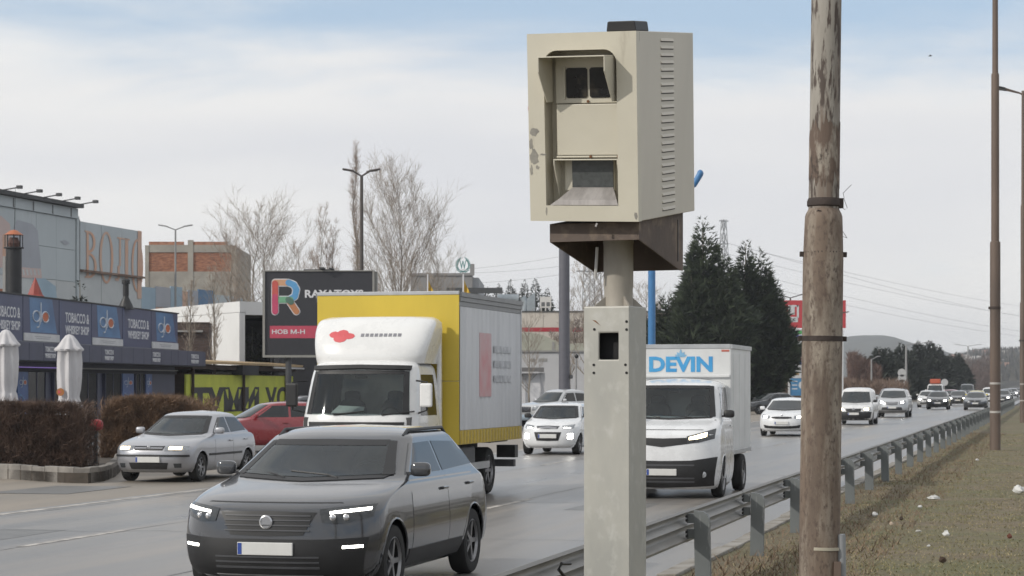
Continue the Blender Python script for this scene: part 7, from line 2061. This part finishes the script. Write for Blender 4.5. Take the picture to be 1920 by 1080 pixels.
# ------------------------------------------------------------------ far road signs
def disc_sign(px, pys, Y, label, ybot=None):
    p = ground_at(px, Y); t = thing('road_sign', label, 'road sign', p)
    MB().cyl((0,0.05,-0.1),(0,0.05,ZP(pys[0],Y)+0.3),0.05,0.05,8).build('post', m_lamp_g, t)
    for py in pys:
        MB().lathe([(0.40,0.0),(0.40,-0.03),(0.37,-0.034)], 20, (0,0,ZP(py,Y)), axis='y').build('sign_disc', M('sign_back_grey',(0.50,0.50,0.50),0.5) if 'sign_back_grey' not in bpy.data.materials else bpy.data.materials['sign_back_grey'], t)
disc_sign(1691, (699,709.5,719), 205, 'post with three round grey road signs stacked, behind the silver SUV')
disc_sign(1771, (717,), 240, 'single round grey road sign above the white van with the orange load')
disc_sign(1686, (717,), 206.5, 'small round grey road sign left of the stacked ones')

# ------------------------------------------------------------------ pylons, wires, bird
m_lat = M('galvanised_lattice', (0.30,0.31,0.32), 0.6)
def pylon(px, ytop, Y, wb, wt, label):
    p = ground_at(px, Y); H_ = ZP(ytop, Y); t = thing('pylon', label, 'pylon', p, 0.5)
    legs = MB(); br_ = MB()
    def c(k, f):
        w = (wb+(wt-wb)*f)/2; a = math.pi/4+k*math.pi/2
        return Vector((w*1.414*math.cos(a), w*1.414*math.sin(a), H_*f))
    for k in range(4): legs.tube([c(k,0), c(k,1)], 0.065, 4)
    n = 14
    for i in range(n):
        for k in range(4):
            br_.tube([c(k,i/n), c((k+1)%4,(i+1)/n)], 0.045, 3); br_.tube([c((k+1)%4,i/n), c(k,(i+1)/n)], 0.045, 3)
    legs.build('legs', m_lat, t); br_.build('bracing', m_lat, t)
    for f in (0.86, 0.99):
        MB().box(-wt*1.6, wt*1.6, -0.08, 0.08, H_*f-0.08, H_*f+0.08).build('cross_arm', m_lat, t)
pylon(1110, 470, 290, 2.6, 1.5, 'lattice pylon seen below the camera bracket')
pylon(1357, 411, 380, 3.4, 0.6, 'tapering lattice mast rising behind the big conifer')
m_wire = M('power_cable', (0.30,0.30,0.31), 0.7)
for i, (a, ya, b, yb_) in enumerate(((1360,475,2000,602),(1360,500,2000,632),(1420,470,2000,606),(1360,520,2000,640),(1340,450,2000,585))):
    p0_, p1_ = WP(a,ya,330), WP(b,yb_,640)
    pts = []
    for k in range(17):
        f = k/16; q = p0_.lerp(p1_, f); q.z -= 4.0*4*f*(1-f)*0.35; pts.append(q)
    o = MB().tube(pts, 0.024, 4, False).build('power_line', m_wire)
    tag(o, ('third overhead cable from the top, right of the conifers','second lowest overhead cable right of the conifers','second overhead cable from the top, right of the conifers','lowest overhead cable right of the conifers, nearest the hill','topmost overhead cable right of the conifers')[i], 'cable', 'overhead power cables right of the conifers')
for i, (a, ya, b, yb_) in enumerate(((870,505,1108,470),(870,512,1108,492),(900,530,1108,505))):
    p0_, p1_ = WP(a,ya,340), WP(b,yb_,290)
    pts = []
    for k in range(9):
        f = k/8; q = p0_.lerp(p1_, f); q.z -= 1.2*f*(1-f); pts.append(q)
    tag(MB().tube(pts, 0.022, 4, False).build('power_line', m_wire), ('topmost thin cable between the factory and the slate column','middle thin cable between the factory and the slate column','lowest thin cable between the factory and the slate column')[i], 'cable', 'overhead power cables left of the pylon')
bq = WP(1744,105,160)
bird = thing('bird', 'tiny dark bird flying in the blue sky patch right of the rusty pole', 'bird', bq, 1.2)
bird.scale = (0.6,0.6,0.6)
MB().ball((0,0,0),0.06,0.20,0.055,10,6).ball((0,-0.20,0.03),0.04,0.055,0.04,8,5).add([(-0.03,0.15,0.01),(0.03,0.15,0.01),(0.07,0.32,0),(-0.07,0.32,0)],[(0,1,2,3)]).build('body', m_black, bird, smooth=50)
for sx in (1,-1):
    MB().add([(sx*0.04,-0.10,0.02),(sx*0.04,0.08,0.02),(sx*0.22,0.06,0.12),(sx*0.24,-0.12,0.13),(sx*0.42,0.02,0.04),(sx*0.40,-0.06,0.05)],[(0,1,2,3),(3,2,4,5)]).build('wing', m_black, bird)

# ------------------------------------------------------------------ hills and the hazy town
def hill(name, ridge, Y, depth, mat, seed, rough=2.0):
    n = 90; rows = 10; vs = []; fs = []
    rp2 = np.array(ridge, float)
    pxs = np.linspace(rp2[0,0], rp2[-1,0], n+1)
    for j in range(rows+1):
        f = j/rows
        for px in pxs:
            zr_ = ZP(float(np.interp(px, rp2[:,0], rp2[:,1])), Y)
            y = Y-depth*(1-f)
            z = -1.0+(zr_+1.0)*math.sin(f*math.pi/2)+rough*mnoise.noise(Vector((px*0.06, f*5, seed)))*f*(1-f*0.5)
            vs.append(((px-960)/F_PX*Y, y, z if j else -1.0))
    for j in range(rows):
        for i in range(n): fs.append((j*(n+1)+i, j*(n+1)+i+1, (j+1)*(n+1)+i+1, (j+1)*(n+1)+i))
    b = len(vs); 
    for px in pxs: vs.append(((px-960)/F_PX*Y, Y+depth, -1.0))
    for i in range(n): fs.append((rows*(n+1)+i, rows*(n+1)+i+1, b+i+1, b+i))
    tag(MB().add(vs, fs).build(name, mat, smooth=60), kind='structure')
m_hill = M('wooded_hillside', (0.060,0.062,0.050), 0.95, col2=(0.035,0.037,0.032), scale=0.02, detail=10)
m_hill2 = M('far_town_hillside', (0.13,0.12,0.10), 0.95, col2=(0.06,0.06,0.052), scale=0.03, detail=10)
hill('hill', ((1380,722),(1480,690),(1550,645),(1590,630),(1625,629),(1660,640),(1690,648),(1730,668),(1790,690),(1900,700),(2300,700)), 2500, 600, m_hill, 3)
hill('town_hill', ((1640,722),(1730,700),(1790,682),(1830,672),(1880,670),(1940,668),(2050,664),(2300,660)), 1500, 500, m_hill2, 5, 1.5)
m_fh = M('far_house_wall', (0.40,0.38,0.36), 0.8, var=0.1); m_fhr = M('far_house_roof', (0.25,0.14,0.10), 0.85)
hb = random.Random(12)
for k in range(30):
    px = hb.uniform(1795, 1925); f = hb.uniform(0.25, 0.98); Y = 1500-500*(1-f)
    zr_ = ZP(float(np.interp(px, (1790,1830,1880,1940), (682,672,670,668))), 1500)
    z = -1+(zr_+1)*math.sin(f*math.pi/2)-1.0
    w_, h_, d_ = hb.uniform(4,9), hb.uniform(2.5,4.5), 7
    t = thing('far_house', 'small pale house with a low roof on the hazy far hillside', 'house', ((px-960)/F_PX*Y, Y, z), hb.uniform(-.4,.4), 'houses on the hazy far hillside')
    MB().box(-w_/2, w_/2, 0, d_, -3, h_).build('wall', m_fh, t)
    MB().prismx([(-0.5,h_),(d_+0.5,h_),(d_/2,h_+2.2)], -w_/2-0.4, w_/2+0.4).build('roof', m_fhr if hb.random() < 0.55 else m_fh, t)
# hillside trees as one far wood
rs = np.random.RandomState(5); n = 9000
px = rs.uniform(1400, 2000, n); f = rs.uniform(0.15, 1.0, n); Y = 1500-500*(1-f)
zr_ = np.array([ZP(float(y), 1500) for y in np.interp(px, (1400,1640,1730,1790,1830,1880,1940,2050), (725,722,700,682,672,670,668,664))])
P = np.c_[(px-960)/F_PX*Y, Y, -1+(zr_+1)*np.sin(f*np.pi/2)-0.5]
keep = zr_ > 2.5; P = P[keep]; n = len(P)
A = np.c_[rs.normal(0,1,(n,2)), np.zeros(n)]; A /= np.linalg.norm(A,axis=1)[:,None]; hgt = rs.uniform(3,8,n); wdt = rs.uniform(1,2.6,n)
V = np.empty((n*3,3)); V[0::3] = P-A*wdt[:,None]; V[1::3] = P+A*wdt[:,None]; V[2::3] = P+np.c_[rs.normal(0,.5,(n,2)), hgt]
tag(tri_mesh('far_wood', V, M('far_wood_foliage',(0.075,0.068,0.055),0.95,col2=(0.035,0.036,0.03),scale=0.05)), kind='stuff')

# ------------------------------------------------------------------ air
hz, ht, hbs = mk('haze_air')
ht.nodes.remove(hbs)
pv = ht.nodes.new('ShaderNodeVolumePrincipled')
pv.inputs['Color'].default_value = (0.90,0.94,1.0,1)
pv.inputs['Density'].default_value = 0.00024
pv.inputs['Anisotropy'].default_value = 0.2
ht.links.new(pv.outputs[0], ht.nodes['Material Output'].inputs['Volume'])
tag(MB().box(-2150, 2150, -60, 3350, -2.5, 78).build('haze', hz), kind='stuff')
